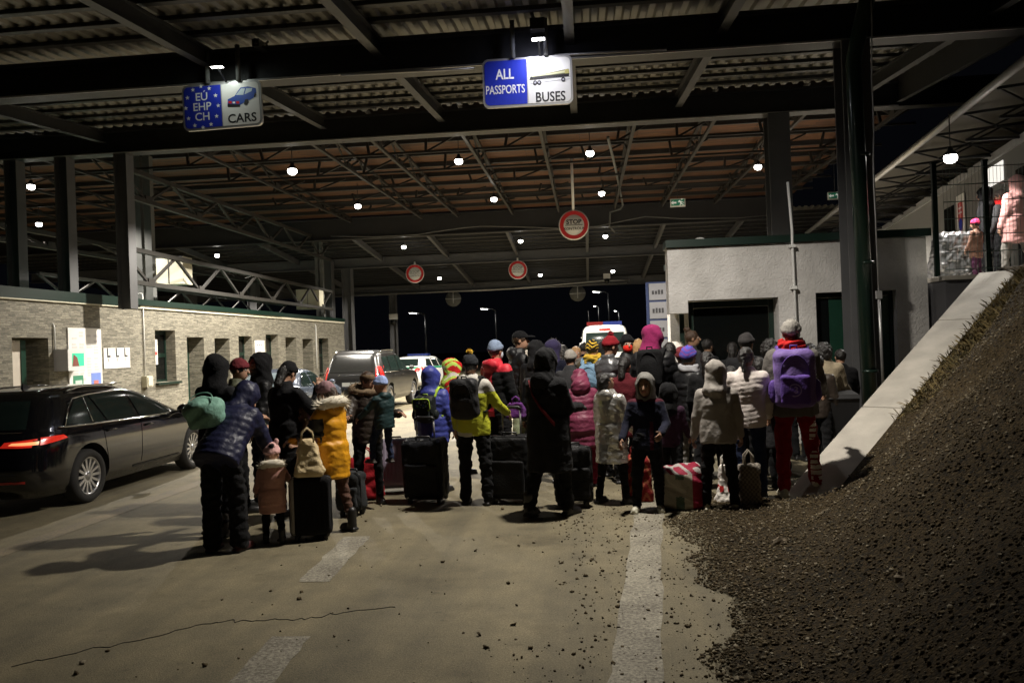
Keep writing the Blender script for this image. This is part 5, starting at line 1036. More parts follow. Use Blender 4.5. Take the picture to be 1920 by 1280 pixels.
def suitcase(label, px, d=None, fy=None, w=.45, h=.68, dep=.26, rz=0, tilt=0, m=None, trim=None, hard=False, handle=0, px_z=0, seed=0, lying=False, wheels=2, cat='suitcase', face=None):
    if d is None: d = foot_depth(px, fy)
    t = tag(empty('suitcase', ground_pt(px, d, px_z), 0), label, cat); t.rotation_euler = (R(tilt), 0, R(rz))
    wh = .05; lo = wh+.01
    g = SDF((-w/2-.03, -dep/2-.05, lo-.03), (w/2+.03, dep/2+.03, lo+h+.03), .012); q = g.P; D = rbox(q, (0, 0, lo+h/2), (w/2, dep/2, h/2), .055 if not hard else .05)
    if hard: D = D+.004*np.clip(np.cos(q[..., 0]*2*math.pi/.05)*3, -1, 1)*(np.abs(q[..., 2]-lo-h/2) < h*.36)
    else: D = D+folds(q, seed, 11, .011)+folds(q, seed+2, 30, .003)
    V, Q = g.mesh(D); arr_obj('case', V, Q, [m] if face is None else [m, face], t, None if face is None else (V[Q].mean(1)[:, 0] < -w*.5+.05).astype(int))
    tm = trim or M_BLACK
    if not hard:
        D = rbox(q, (0, -dep/2-.005, lo+h*.36), (w*.40, .03, h*.26), .02)+folds(q, seed+5, 16, .005); V, Q = g.mesh(D); arr_obj('front_pocket', V, Q, [m], t)
    mb = MB(); P = rrect(w*1.0, h*1.0, .05, 4); mb.tube([(x, -dep*.30, lo+h/2+z) for x, z in P], .007, 6, closed=True); mb.build('zip', tm, t)
    for sx in (-1, 1):
        mb = MB(); mb.lathe([(0, -.02), (wh*.9, -.02), (wh, -.012), (wh, .012), (wh*.9, .02), (0, .02)], (sx*(w/2-.06), dep/2-.03, wh), 'x', 16); mb.box(sx*(w/2-.06)-.03, sx*(w/2-.06)+.03, dep/2-.06, dep/2-.0, wh+.01, wh+.06); mb.build('wheel', M_SOLE, t)
        mb = MB(); mb.box(sx*(w/2-.07)-.02, sx*(w/2-.07)+.02, -dep/2+.02, -dep/2+.07, 0, lo+.01) if wheels == 2 else mb.lathe([(0, -.015), (.035, -.015), (.035, .015), (0, .015)], (sx*(w/2-.06), -dep/2+.05, .035), 'x', 14); mb.build('foot' if wheels == 2 else 'wheel', M_SOLE, t)
    mb = MB(); mb.tube([(-.09, -.01, lo+h-.005), (-.08, -.01, lo+h+.035), (.08, -.01, lo+h+.035), (.09, -.01, lo+h-.005)], .012, 8); mb.build('carry_handle', tm, t)
    if handle:
        mb = MB()
        for sx in (-1, 1): mb = MB(); mb.tube([(sx*.11, dep*.3, lo+h-.02), (sx*.11, dep*.3, lo+h+handle)], .011, 8); mb.build('telescopic_rail', M_GALV, t)
        mb = MB(); mb.tube([(-.125, dep*.3, lo+h+handle), (-.09, dep*.3, lo+h+handle+.025), (.09, dep*.3, lo+h+handle+.025), (.125, dep*.3, lo+h+handle)], .018, 8); mb.build('pull_handle', M_BLACK, t)
    return t
def soft_bag(label, px, d=None, fy=None, w=.4, h=.4, dep=.3, rz=0, mats=None, paint=None, seed=0, z0=0, handles=True, name='shopping_bag', cat='bag', taper=.85, lumps=True, hm=None, loc=None):
    if loc is None:
        if d is None: d = foot_depth(px, fy)
        loc = ground_pt(px, d, z0)
    t = tag(empty(name, loc, R(rz)), label, cat); g = SDF((-w*.62, -dep*.62, -.01), (w*.62, dep*.62, h*1.15), .011); q = g.P
    k = 1-(1-taper)*np.clip(q[..., 2]/h, 0, 1); D = rbox(q/np.stack([k, k, np.ones_like(k)], -1), (0, 0, h/2), (w/2, dep/2, h/2), min(w, dep, h)*.22)+folds(q, seed, 13, .014)+folds(q, seed+4, 34, .005); D = smax(D, -q[..., 2]+.004, .01)
    V, Q = g.mesh(D); mi = paint(V[Q].mean(1)) if paint else None; arr_obj('bag_body', V, Q, mats, t, mi)
    if handles:
        for sy in (-1, 1): mb = MB(); mb.tube([(-w*.2, sy*dep*.28, h*.93), (-w*.17, sy*dep*.25, h*1.2), (0, sy*dep*.15, h*1.32), (w*.17, sy*dep*.25, h*1.2), (w*.2, sy*dep*.28, h*.93)], .010, 6); mb.build('handle', hm or mats[0], t)
    return t
# ================================================================== people
BLK = cloth('black', (18, 18, 20)); BLK2 = cloth('soft_black', (26, 26, 28)); NAVY = puff('navy', (30, 32, 58)); BLKP = puff('black', (23, 23, 25), .42); DNAVY = cloth('navy', (26, 28, 44)); CHAR = cloth('charcoal', (52, 52, 54)); JEANS = cloth('jeans', (34, 42, 66)); GREYC = cloth('grey', (128, 124, 118)); OLIVE = puff('olive', (82, 84, 66), .6)
MAROON = cloth('maroon', (108, 44, 50), bs=40); YEL = puff('mustard', (214, 150, 26), .42); MAUVE = cloth('mauve', (150, 118, 122), bs=40); PINKC = puff('dusty_pink', (196, 146, 132), .6); PINKH = cloth('pink', (222, 176, 172), bs=40); PATT = cloth('patterned_brown', (92, 68, 58), bump=.4, bs=30, var=.5, sc=22)
PLUM = puff('plum', (112, 46, 70), .45); PLUMT = cloth('plum_trousers', (106, 26, 48)); SILV = mat('silver_foil_coat', (.64, .62, .58), .30, .68, .1, 6, .5, 26); SILVB = puff('graphite', (96, 96, 98), .28, .4); BLUEP = puff('blue', (56, 64, 138), .42); TEAL = puff('dark_teal', (30, 52, 54), .42)
NEON = puff('neon_yellow', (184, 188, 52), .55); LGREY = puff('light_grey', (178, 174, 166), .6); REDP = puff('red', (198, 46, 60), .45); SAGE = cloth('sage', (136, 144, 116)); MAG = cloth('magenta', (132, 36, 84), bs=40); REDC = cloth('red', (186, 34, 34)); REDT = cloth('red_track', (134, 20, 26), var=.1); OFFW = puff('off_white', (206, 196, 190), .6); CREAM = cloth('cream', (148, 136, 114)); DGREYJ = cloth('dark_grey_jacket', (98, 94, 90)); DBRN = puff('dark_brown', (52, 44, 38), .4)
GB = cloth('grey_blue_knit', (122, 136, 160), bs=40); WHK = cloth('white_knit', (214, 204, 190), bs=40); BRK = cloth('brown_knit', (104, 86, 66), bs=30); YLWK = cloth('yellow_knit', (206, 168, 60), bs=40); DRED = cloth('dark_red_knit', (126, 24, 34), bs=40); BLUEK = cloth('blue_knit', (76, 78, 168), bs=40); PALEB = cloth('pale_blue_knit', (150, 168, 214), bs=40); LIME = cloth('lime', (176, 206, 92)); WHC = cloth('white_cloth', (220, 214, 206)); REDM = cloth('red_mask', (230, 46, 34), .6)
LILAC = cloth('purple_bag', (116, 94, 156), .6, bump=.3, bs=50); LILAC2 = cloth('purple_bag_dark', (92, 66, 142), .6); MINT = cloth('mint_bag', (124, 166, 150), .6, bump=.8, bs=18); GREYM = cloth('mid_grey_knit', (140, 136, 130), bs=40)
# -- group on the left
p = person('person bent forward in navy puffer and dark red boots, with a mint bag', 420, fy=1035, H=1.72, head=-8, lean=46, hp=34, arms=((38, 14, 10), (20, 10, 18)), legs=((3, 3, 4), (8, 9, 4)), jacket=NAVY, ridge=.0075, pitch=.07, hem=-.2, fat=1.24, tw=1.2, hood=NAVY, trousers=BLK, shoes=M_SHOER, boot=True, seed=1, flare=.012)
bg_, w, h, dp_ = backpack(p, 'crumpled mint green drawstring bag on the back of the bent person', MINT, .36, .32, .26, .12, -.13, xoff=-.15, slack=True, seed=4, trim=MINT, straps=False)
person('person in a black jacket and black hood standing just behind the mint bag', 412, d=8.25, top=668, head=-20, arms=((6, 8, 15), (25, 5, 60)), jacket=BLK2, hem=-.2, hood=BLK, trousers=BLK, shoes=M_SHOEG, boot=True, seed=2, legs=((0, 0, 4), (-4, 0, 6)))
person('person in an olive jacket and maroon knit hat turned to the right', 448, d=9.4, top=672, head=-62, hy=-5, jacket=OLIVE, ridge=.007, hat='beanie', hat_m=MAROON, trousers=BLK, seed=3, arms=((12, 8, 30), (12, 8, 40)))
person('bearded man in a black hooded jacket facing left', 497, d=9.6, top=664, head=132, hy=0, jacket=BLKP, ridge=.006, hood=BLK, hem=-.18, trousers=CHAR, seed=4, beard=True, skin=SKIND, arms=((10, 6, 20), (15, 6, 50)), res=.013)
ph_ = person('person in a long black coat and black knit hat holding a phone to the ear', 543, d=8.9, top=676, head=-28, hy=-10, hp=12, jacket=BLK2, hem=-.45, hat='beanie', hat_m=BLK, hair='long', arms=((8, 6, 25), (32, 30, 128, 20)), trousers=BLK, seed=5, fat=1.05, ridge=.006)
person('girl in a mustard yellow coat with a cream fur collar and mauve knit hat', 628, fy=998, top=716, kid=.12, head=66, hy=6, hp=4, jacket=YEL, ridge=.006, pitch=.12, hem=-.30, fat=1.1, fur=0, hood_down=1, hat='beanie', hat_m=MAUVE, hair='long', hair_m=HAIRBR, arms=((26, 10, 52), (26, 8, 50)), trousers=PATT, tight=True, shoes=M_SHOEB, boot=True, seed=6, res=.012, legs=((6, 4, 3), (-6, 8, 4)),
       jmats=[YEL, BLKP], paint=lambda c: ((np.abs(c[:, 0]) > .19) & (c[:, 2] > .20) & (c[:, 2] < .40)).astype(int))
person('toddler in a dusty pink coat with a pink bunny hat and black pompom', 514, fy=1017, top=838, kid=1.0, head=25, hp=5, jacket=PINKC, ridge=.006, hem=-.30, fat=1.25, fur=0, hood_down=1, hat='bunny', hat_m=[PINKH, BLK], hair=None, arms=((22, 14, 30), (50, 20, 20)), trousers=BLK, shoes=M_SHOEB, boot=True, seed=7, res=.012)
person('small child in a brown fur hood half hidden by the yellow coat', 590, d=9.0, top=758, kid=.7, head=150, jacket=cloth('mauve_coat', (122, 92, 116)), hood=cloth('mauve_coat', (122, 92, 116)), fur=1, trousers=BLK, seed=8, arms=((40, 10, 60), (40, 10, 60)))
mum = person('smiling woman in a dark brown jacket with brown headband carrying a small child', 694, d=9.5, top=694, head=200, hy=28, hp=6, jacket=DBRN, ridge=.008, hem=-.2, fat=1.05, fur=1, hood_down=1, hat='headband', hat_m=BRK, hair='short', hair_m=HAIRBR, arms=((42, 16, 50, -20), (30, 14, 66, 0)), trousers=BLK, tight=True, shoes=M_SHOEB, boot=True, seed=9, res=.012)
person('small child in a dark teal jacket and pale blue hat held on the woman\'s arm', 723, d=9.15, H=.98, z0=.54, kid=.85, head=50, hy=20, jacket=TEAL, ridge=.008, hem=-.16, fat=1.2, hood_down=1, hat='beanie', hat_m=PALEB, hair=None, arms=((30, 30, 20), (20, 18, 30)), legs=((25, 30, 12), (15, 20, 10)), trousers=JEANS, shoes=M_SHOEG, seed=10, res=.012, seat=False)
p = person('child in a blue hooded jacket with a black and green school bag', 816, d=10.2, top=690, kid=.15, head=-14, jacket=BLUEP, ridge=.009, hem=-.24, fat=1.12, hood=BLUEP, trousers=DNAVY, seed=11, arms=((5, 14, 15), (4, 12, 15)))
sb, w, h, dp_ = backpack(p, 'boxy black school bag with lime piping and dotted flap on the blue jacket', cloth('school_bag', (22, 26, 26), .5), .30, .36, .17, .08, -.14, pocket=cloth('school_bag_pocket', (28, 34, 34), .5), trim=cloth('lime_piping', (160, 190, 60), .5), seed=3)
mb = MB(); dots = [cloth('dot_white', (190, 200, 196)), cloth('dot_blue', (50, 70, 150)), cloth('dot_green', (90, 150, 90))]; rr = np.random.default_rng(5)
P_ = rrect(w*.82, h*.42, .03*1, 4); T_ = frame((0, -dp_*.66, h*.20), (1, 0, 0), (0, -.18, 1)); prism(mb, P_, T_, -.012, .012, 0); mb.build('flap', cloth('school_bag_flap', (44, 54, 66), .5), sb)
mb = MB()
for k in range(26): x, z = (rr.random()-.5)*w*.7, (rr.random()-.5)*h*.34; r_ = .006+.008*rr.random(); mb.poly([T_ @ Vector((x+r_*math.cos(a), z+r_*math.sin(a), .0145)) for a in np.linspace(0, 5.6, 8)], k % 3)
mb.build('flap_pattern', dots, sb); mb = MB(); mb.tube([T_ @ Vector((x, z, .014)) for x, z in rrect(w*.84, h*.44, .03, 4)], .007, 6, closed=True); mb.build('piping', MATS['cloth_lime_piping'], sb)
def yg(c): return np.where((c[:, 2] > .33) | (np.abs(c[:, 0]) < .07) & (c[:, 2] > -.2), 1, np.where(c[:, 2] < -.08, 1, 0))
p = person('person in a neon yellow and grey jacket with pompom hat holding a suitcase handle', 893, fy=945, top=664, head=-12, jmats=[NEON, LGREY], paint=lambda c: np.where((c[:, 2] > .36) | (c[:, 2] < -.09) & (c[:, 0] < .03), 1, 0), jacket=NEON, hem=-.17, hood_down=1, hat='pom', hat_m=[cloth('dark_knit', (34, 36, 40), bs=40), YLWK], hair='short', arms=((6, 10, 14), (28, 20, 32)), trousers=BLK, seed=12, res=.013, fat=1.08, flare=.008)
backpack(p, 'plain black backpack on the neon yellow and grey jacket', cloth('black_pack', (34, 34, 36), .5), .33, .46, .19, .08, -.15, seed=6, trim=BLK)
person('child in a red, lime and white patterned hood behind the neon jacket', 850, d=11.6, top=674, kid=.25, head=-50, jacket=REDC, hood=[REDC, LIME, WHC], seed=13, fat=1.1, trousers=BLK)
p = person('person in a red puffer with a dark vest and grey blue knit hat', 940, d=10.9, top=638, head=-38, jmats=[REDP, BLK], paint=lambda c: ((c[:, 0] > .06) & (c[:, 2] < .42)).astype(int), jacket=REDP, ridge=.009, hat='beanie', hat_m=GB, hair='short', hood_down=1, trousers=BLK, seed=14, mask=cloth('pale_mask', (190, 200, 210)))
person('man in a black cap and black puffer jacket with sage green trousers', 978, d=12.2, top=619, head=-72, jacket=BLKP, ridge=.010, hat='cap', hat_m=BLK, hair='short', hair_m=HAIRBR, trousers=SAGE, shoes=M_SHOEW, seed=15, hood_down=1, arms=((20, 8, 60), (10, 8, 40)), legs=((8, 4, 4), (-6, 2, 4)))
person('person in a white knit hat and dark blue jacket among the far queue', 996, d=14.2, top=656, head=-10, jacket=DNAVY, hat='beanie', hat_m=WHK, hair='short', hair_m=HAIRBL, trousers=BLK, seed=16, res=.019)
person('person in a dark green knit hat furthest back beside the black cap', 999, d=16.5, top=644, head=0, jacket=CHAR, hat='beanie', hat_m=cloth('moss_knit', (66, 68, 52), bs=40), trousers=BLK, seed=17, res=.02)
lady = person('woman in a long black hooded coat with a red strap across the back', 1034, fy=966, top=655, head=-32, hp=10, jacket=BLK2, hem=-.47, fat=1.2, hood=BLK2, arms=((14, 10, 62, 10), (22, 8, 66, 10)), trousers=BLK, shoes=M_SHOEB, boot=True, gloves=cloth('grey_glove', (70, 70, 70)), seed=18, flare=.012)
W = lady['M']; Tt = lady['T']; P_ = [Tt(-.17, .06, .44), Tt(-.15, -.10, .47), Tt(-.05, -.175, .34), Tt(.06, -.185, .2), Tt(.17, -.15, .06), Tt(.22, -.03, -.06)]
t = thing('shoulder_strap', 'dark red strap running across the back of the long black coat', 'strap', W @ P_[0]); mb = MB(); V = []
for q_ in P_: q_ = W @ q_; V += [q_+Vector((0, 0, .022))-W.to_3x3() @ Vector((0, .012, 0)), q_-Vector((0, 0, .022))-W.to_3x3() @ Vector((0, .012, 0)), q_-Vector((0, 0, .022))+W.to_3x3() @ Vector((0, .004, 0)), q_+Vector((0, 0, .022))+W.to_3x3() @ Vector((0, .004, 0))]
mb.add(V, [(i*4+j, i*4+(j+1) % 4, (i+1)*4+(j+1) % 4, (i+1)*4+j) for i in range(len(P_)-1) for j in range(4)], 0, True); mb.build('band', cloth('dark_red_strap', (92, 22, 26)), t, True)
person('person in a navy hood with grey fur trim behind the long black coat', 1046, d=13.2, top=638, head=-35, jacket=DNAVY, hood=cloth('purple_navy', (60, 54, 86)), fur=2, trousers=BLK, seed=19, res=.018)
person('blonde woman with a grey scarf facing the camera from the queue', 1086, d=13.4, top=648, head=168, hy=10, hp=-4, jacket=CHAR, hair='long', hair_m=HAIRBL, scarf=cloth('grey_scarf', (112, 108, 102), bs=30), trousers=BLK, seed=20, arms=((30, 8, 95, 20), (10, 8, 30)))
person('child bent forward in a long plum puffer coat and plum trousers', 1098, fy=913, H=1.52, kid=.15, head=10, lean=14, hp=55, jacket=PLUM, ridge=.012, hem=-.34, fat=1.22, hood=PLUM, trousers=PLUMT, seed=21, flare=.02, arms=((20, 14, 30), (30, 12, 40)))
p = person('person in a yellow and black knit hat with pale blue straps', 1119, d=12.4, top=638, head=-15, jacket=cloth('yellow_scarf_coat', (74, 66, 50)), hat='beanie', hat_m=[BLK, YLWK], scarf=YLWK, trousers=BLK, seed=22, res=.018)
backpack(p, 'small pale blue backpack behind the yellow and black hat', cloth('pale_blue_bag', (120, 150, 176)), .28, .34, .14, .14, seed=8)
person('person in a graphite puffer and dark red pompom hat looking right', 1153, d=10.8, top=630, head=-50, hy=-8, jacket=SILVB, ridge=.010, hat='pom', hat_m=[DRED, DRED], hair='short', hair_m=HAIRBR, trousers=BLK, seed=23, arms=((18, 8, 60), (22, 8, 70)))
person('woman in a shiny silver quilted coat with dark hair, looking up to the right', 1150, fy=943, top=696, head=-42, hp=-26, hy=-14, jacket=SILV, ridge=.005, pitch=.11, hem=-.40, fat=1.1, hood_down=1, hair='long', hair_m=HAIRB, skin=SKIND, arms=((4, 9, 14), (14, 10, 24)), trousers=BLK, tight=True, shoes=M_SHOEB, seed=24, res=.012)
person('man in a black knit hat and red face mask facing the camera', 1188, d=11.8, top=626, head=205, hy=20, jacket=BLKP, hat='beanie', hat_m=BLK, hair='short', mask=REDM, trousers=BLK, seed=25, arms=((20, 10, 80), (30, 10, 70)))
p = person('tall person in a magenta knit hood and black puffer with a black backpack', 1232, d=10.6, top=612, head=-15, hy=-25, jacket=BLKP, ridge=.009, fat=1.12, hood=MAG, hem=-.2, trousers=BLK, seed=26, arms=((16, 10, 50), (14, 12, 40)), hood_down=None)
backpack(p, 'slim black backpack on the tall person in the magenta hood', BLK, .29, .42, .13, .12, -.14, seed=9)
person('boy in a grey hood and navy jacket facing the camera', 1218, fy=958, top=703, kid=.2, head=172, hy=14, hp=4, jmats=[DNAVY, cloth('maroon_panel', (72, 26, 38))], paint=lambda c: ((np.abs(c[:, 0]+.07) < .022) & (c[:, 1] > .03) & (c[:, 2] < .22) | (c[:, 2] > .47)).astype(int), jacket=DNAVY, hem=-.18, hood=cloth('grey_hoodie', (120, 118, 114)), skin=SKIND, trousers=BLK, shoes=M_SHOEW, seed=27, arms=((16, 16, 52, 22), (10, 18, 34)), res=.0125)
person('woman with a high bun tied in orange, seen in profile by the booth window', 1303, d=13.0, top=618, head=-70, hy=-5, jacket=CHAR, hair='bun', hair_m=HAIRBR, skin=SKIND, trousers=BLK, seed=28, res=.017)
person('person in a white fur hood and dark red jacket by the magenta hood', 1272, d=12.0, top=646, kid=.2, head=-30, jacket=cloth('dark_red', (74, 30, 34)), hood=WHC, fur=3, trousers=BLK, seed=29, res=.017)
p = person('child in a blue and purple knit hat with a striped scarf and grey trousers', 1298, d=10.3, top=652, kid=.25, head=-48, jacket=BLKP, ridge=.008, hat='beanie', hat_m=[BLUEK, cloth('purple_knit', (112, 66, 136), bs=40)], scarf=cloth('striped_scarf', (150, 150, 154), bs=14), trousers=cloth('grey_sweatpants', (130, 126, 122)), shoes=M_SHOEW, seed=30, arms=((16, 10, 50), (24, 8, 55)))
person('dark haired person just right of the orange bun in the queue', 1333, d=13.8, top=634, head=-60, jacket=BLK2, hair='short', skin=SKIND, trousers=BLK, seed=31, res=.019)
person('dark haired person half lost in front of the dark booth window', 1380, d=13.0, top=640, head=-20, jacket=BLK2, hair='long', trousers=BLK, seed=32, res=.019)
person('person with long black hair and a black jacket left of the grey hooded child', 1336, d=9.7, top=656, head=-20, jacket=BLK, hair='long', hem=-.2, trousers=BLK, seed=33, skin=SKIND)
person('child in a grey hooded jacket and white trainers seen from behind', 1351, fy=956, top=680, kid=.15, head=-4, hp=8, hy=-22, jacket=puff('taupe', (150, 144, 138), .62), hem=-.16, fat=1.16, hood=puff('taupe', (150, 144, 138), .62), trousers=BLK, shoes=M_SHOEW, seed=34, res=.0125, legs=((0, 0, 6), (0, 0, 7)), arms=((2, 13, 12), (2, 13, 12)), pitch=.12)
person('woman in an off white quilted jacket with a dark ponytail in a red band', 1408, fy=937, top=648, head=-6, hy=-30, jacket=OFFW, ridge=.006, pitch=.05, hem=-.12, fat=1.08, hair='pony', skin=SKIND, trousers=JEANS, tight=True, shoes=M_SHOEB, seed=35, arms=((14, 10, 40), (10, 10, 30)), res=.0125)
person('person in a black knit hat in front of the white jacket woman', 1406, d=10.7, top=624, head=-25, jacket=BLK2, hat='beanie', hat_m=cloth('dark_grey_knit', (52, 50, 50), bs=40), skin=SKIND, trousers=BLK, seed=36, res=.017)
person('person with a dark low bun left of the grey knit hat', 1452, d=10.6, top=634, head=-10, jacket=BLK, hair='curly', trousers=BLK, seed=37, res=.017)
trk = lambda c: ((np.abs(np.abs(c[:, 0])-.17) < .025) & (c[:, 1] < .09)).astype(int)
p = person('man in grey knit hat and red track trousers stepping onto the concrete edging', 1494, fy=930, top=600, head=-10, jacket=DGREYJ, fat=1.26, hem=-.14, hat='beanie', hat_m=GREYM, hair='short', scarf=REDC, trousers=REDT, shoes=M_SHOEW, seed=38, res=.0125, arms=((18, 16, 34), (20, 18, 40)), legs=((-2, 2, 2), (22, 40, 9)), tmats=[REDT, WHC], tpaint=lambda c: (((np.abs(c[:, 0]) > .145) & (np.abs(np.sin(c[:, 2]*60)) > .45) & (np.abs(c[:, 1]-.03) < .03) & (c[:, 2] < .75))).astype(int))
pb_, w, h, dp_ = backpack(p, 'large purple backpack with a pale round emblem on the man in the grey hat', LILAC, .38, .56, .20, -.02, -.15, pocket=LILAC2, trim=LILAC2, seed=12)
mb = MB(); T_ = frame((-.01, -dp_*.745, -h*.17), (1, 0, 0), (0, 0, 1)); mm = cloth('emblem_pale', (168, 148, 200)); mb.add([T_ @ Vector((r_*math.cos(a), r_*math.sin(a), 0)) for r_ in (.072, .060) for a in np.linspace(-2.0, 2.4, 18)], [(i, i+1, 18+i+1, 18+i) for i in range(17)]); mb.text('3', T_ @ Matrix.Translation((.012, 0, 0)), .10, bold=.02); mb.text('1', T_ @ Matrix.Translation((-.05, 0, 0)), .09, bold=.02); mb.build('emblem', mm, pb_)
person('person with dark curly hair and a cream coat beside the black bin', 1554, d=11.0, top=640, head=-25, jacket=CREAM, hair='curly', hair_m=HAIRB, trousers=CHAR, seed=39, arms=((20, 8, 40), (20, 10, 50)), fat=1.1)
# deeper queue between the front figures and the booth
for lb_, px, d, top, hd, kw in (
    ('person in a black hood between the black cap man and the long coat', 1012, 11.8, 640, -20, dict(jacket=BLKP, hood=BLK2)),
    ('person in a brown jacket and dark knit hat behind the white knit hat', 1018, 15.2, 648, -5, dict(jacket=DBRN, hat='beanie', hat_m=MAROON)),
    ('person with long dark hair in a charcoal coat beside the blonde woman', 1062, 14.6, 644, 10, dict(jacket=CHAR, hair='long')),
    ('person in a grey hood behind the yellow and black knit hat', 1136, 14.4, 640, -30, dict(jacket=GREYC, hood=CHAR)),
    ('dark haired man in a navy jacket in front of the police van', 1100, 15.6, 640, -12, dict(jacket=DNAVY, hair='short')),
    ('person in a dark red coat pressed behind the silver coat', 1178, 10.3, 668, -20, dict(jacket=cloth('wine_coat', (84, 24, 32)), hair='long', hem=-.3)),
    ('person with light brown hair just right of the red face mask', 1206, 12.6, 634, -50, dict(jacket=CHAR, hair='long', hair_m=HAIRBL)),
    ('person in a black puffer between the magenta hood and the striped scarf', 1262, 11.2, 640, -35, dict(jacket=BLKP, hair='long')),
    ('child in a dark plum jacket in front of the striped scarf child', 1262, 9.5, 722, -20, dict(jacket=cloth('aubergine', (56, 34, 52)), hood=BLK, kid=.4)),
    ('person in a black coat between the ponytail and the dark low bun', 1432, 9.8, 668, -15, dict(jacket=BLK, hair='long')),
    ('person with dark wavy hair near the booth pier', 1470, 11.8, 640, 20, dict(jacket=BLK2, hair='curly')),
    ('person in a dark olive parka between the two dark booth openings', 1528, 11.6, 642, 5, dict(jacket=OLIVE, hair='long')),
    ('person with black hair right in front of the booth door', 1584, 11.6, 652, -8, dict(jacket=BLK, hair='short')),
    ('person in a wine red knit hat behind the child in the striped scarf', 1286, 11.6, 650, -40, dict(jacket=BLK2, hat='beanie', hat_m=MAROON)),
    ('short woman with dark hair and a navy coat left of the white jacket', 1378, 9.9, 684, -12, dict(jacket=DNAVY, hair='long', hem=-.3)),
    ('child in a black hood between the ponytail woman and the red trousers', 1444, 10.2, 700, 8, dict(jacket=BLKP, hood=BLK2, kid=.3)),
    ('person in a dark brown jacket just left of the black wheeled bin', 1540, 10.6, 664, -30, dict(jacket=DBRN, hair='short')),
    ('person in a grey knit hat behind the plum coat child', 1074, 11.6, 656, -25, dict(jacket=CHAR, hat='beanie', hat_m=GREYM)),
    ('person in a black parka behind the long black coat', 1020, 10.6, 668, 5, dict(jacket=BLKP, hair='long')),
    ('child in a dark jacket behind the woven laundry bag', 1256, 9.9, 740, 0, dict(jacket=DNAVY, hood=DNAVY, kid=.4)),
    ('child in a dark grey jacket behind the red track trousers', 1448, 9.5, 740, 0, dict(jacket=CHAR, hair='short', kid=.4))):
    person(lb_, px, d=d, top=top, head=hd, trousers=kw.pop('trousers', BLK), res=.018, seed=int(px*7+d), **kw)
# people on the raised platform
person('person in a pale pink hooded coat behind the platform fence', 1908, d=13.95, top=330, z0=PZ, head=20, jacket=puff('pale_pink', (186, 138, 134), .6), ridge=.008, hem=-.34, fat=1.15, hood=puff('pale_pink', (186, 138, 134), .6), trousers=GREYC, seed=40, res=.017)
person('child in a pink hat and patchwork coat behind the platform fence', 1832, d=13.9, top=412, z0=PZ, kid=.4, head=30, jacket=cloth('patchwork', (132, 100, 86), var=.7, sc=16), hem=-.3, hat='beanie', hat_m=cloth('hot_pink', (206, 52, 96), bs=40), trousers=cloth('plum_leggings', (80, 44, 70)), seed=41, res=.017)
person('person in a black hooded coat by the emblem plate on the platform', 1850, d=14.6, top=352, z0=PZ, head=70, jacket=BLK2, hood=BLK2, hem=-.4, trousers=BLK, seed=42, res=.019)
person('person in a grey hat and dark jacket beside the pale pink coat', 1880, d=14.5, top=356, z0=PZ, head=40, jacket=CHAR, hat='beanie', hat_m=GREYC, trousers=BLK, seed=43, res=.019, scarf=REDC)
# ================================================================== luggage
suitcase('upright suitcase with a pale grey side and black front by the yellow coat girl', 586, d=7.9, w=.40, h=.56, dep=.24, rz=14, m=BLK, face=cloth('pale_case', (150, 144, 138), .5), hard=True, handle=.36, seed=1, wheels=4)
lg = at_depth(578, 880, 7.85); soft_bag('bulging cream cloth bag sitting on the black and grey suitcase', 580, w=.30, h=.36, dep=.24, rz=20, mats=[cloth('cream_bag', (206, 186, 146))], seed=3, handles=True, name='cloth_bag', loc=Vector((lg.x, lg.y, .625)), taper=.5)
suitcase('dark grey soft suitcase beside the boots of the yellow coat girl', 660, fy=965, w=.30, h=.42, dep=.22, rz=-10, m=cloth('dark_case', (44, 46, 48)), seed=2)
soft_bag('red holdall on the ground behind the girl in yellow', 684, d=9.9, w=.5, h=.5, dep=.3, rz=10, mats=[cloth('red_bag', (150, 30, 38))], seed=6, name='holdall')
suitcase('lavender grey hard shell suitcase behind the child in blue', 742, d=10.3, w=.56, h=.62, dep=.28, rz=12, tilt=-16, m=mat('lavender_shell', lin(128, 120, 136), .45, 0, .08), hard=True, seed=3, wheels=4)
suitcase('big tilted black suitcase pulled by the child in blue', 802, fy=940, w=.50, h=.70, dep=.30, rz=-8, tilt=6, m=cloth('black_case', (16, 17, 22), .6), seed=4, handle=.22)
suitcase('black suitcase with raised pull handle at the neon jacket\'s hand', 960, fy=941, w=.52, h=.72, dep=.30, rz=-12, m=cloth('black_case_two', (20, 20, 21), .5), seed=5, handle=.30)
suitcase('black suitcase standing behind the long black coat', 1076, d=9.0, w=.42, h=.62, dep=.26, rz=10, m=cloth('black_case_three', (18, 18, 19), .6), seed=6)
soft_bag('small purple bag hanging by the neon sleeve', 968, d=9.7, w=.22, h=.2, dep=.14, mats=[cloth('violet_bag', (92, 46, 110))], seed=8, z0=.95, name='hand_bag')
mx = [cloth('sack_grey', (150, 142, 128), .5), cloth('sack_red', (136, 30, 54), .6), cloth('sack_green', (70, 84, 70), .5), cloth('laundry_white', (160, 154, 150))]
soft_bag('large woven bag overflowing with pink and white laundry between the two boys', 1280, fy=952, w=.46, h=.46, dep=.34, rz=-8, mats=mx, paint=lambda c: np.where(c[:, 2] > .39, np.where(np.sin(c[:, 0]*17+c[:, 1]*22+2*np.sin(c[:, 0]*31+c[:, 2]*40)) > .1, 1, 3), np.where(c[:, 0] > .12, 1, np.where((np.sin(c[:, 0]*25+2) > .5) & (np.sin(c[:, 2]*19) > .2), 2, 0))), seed=9, taper=.95, name='woven_bag', handles=False)
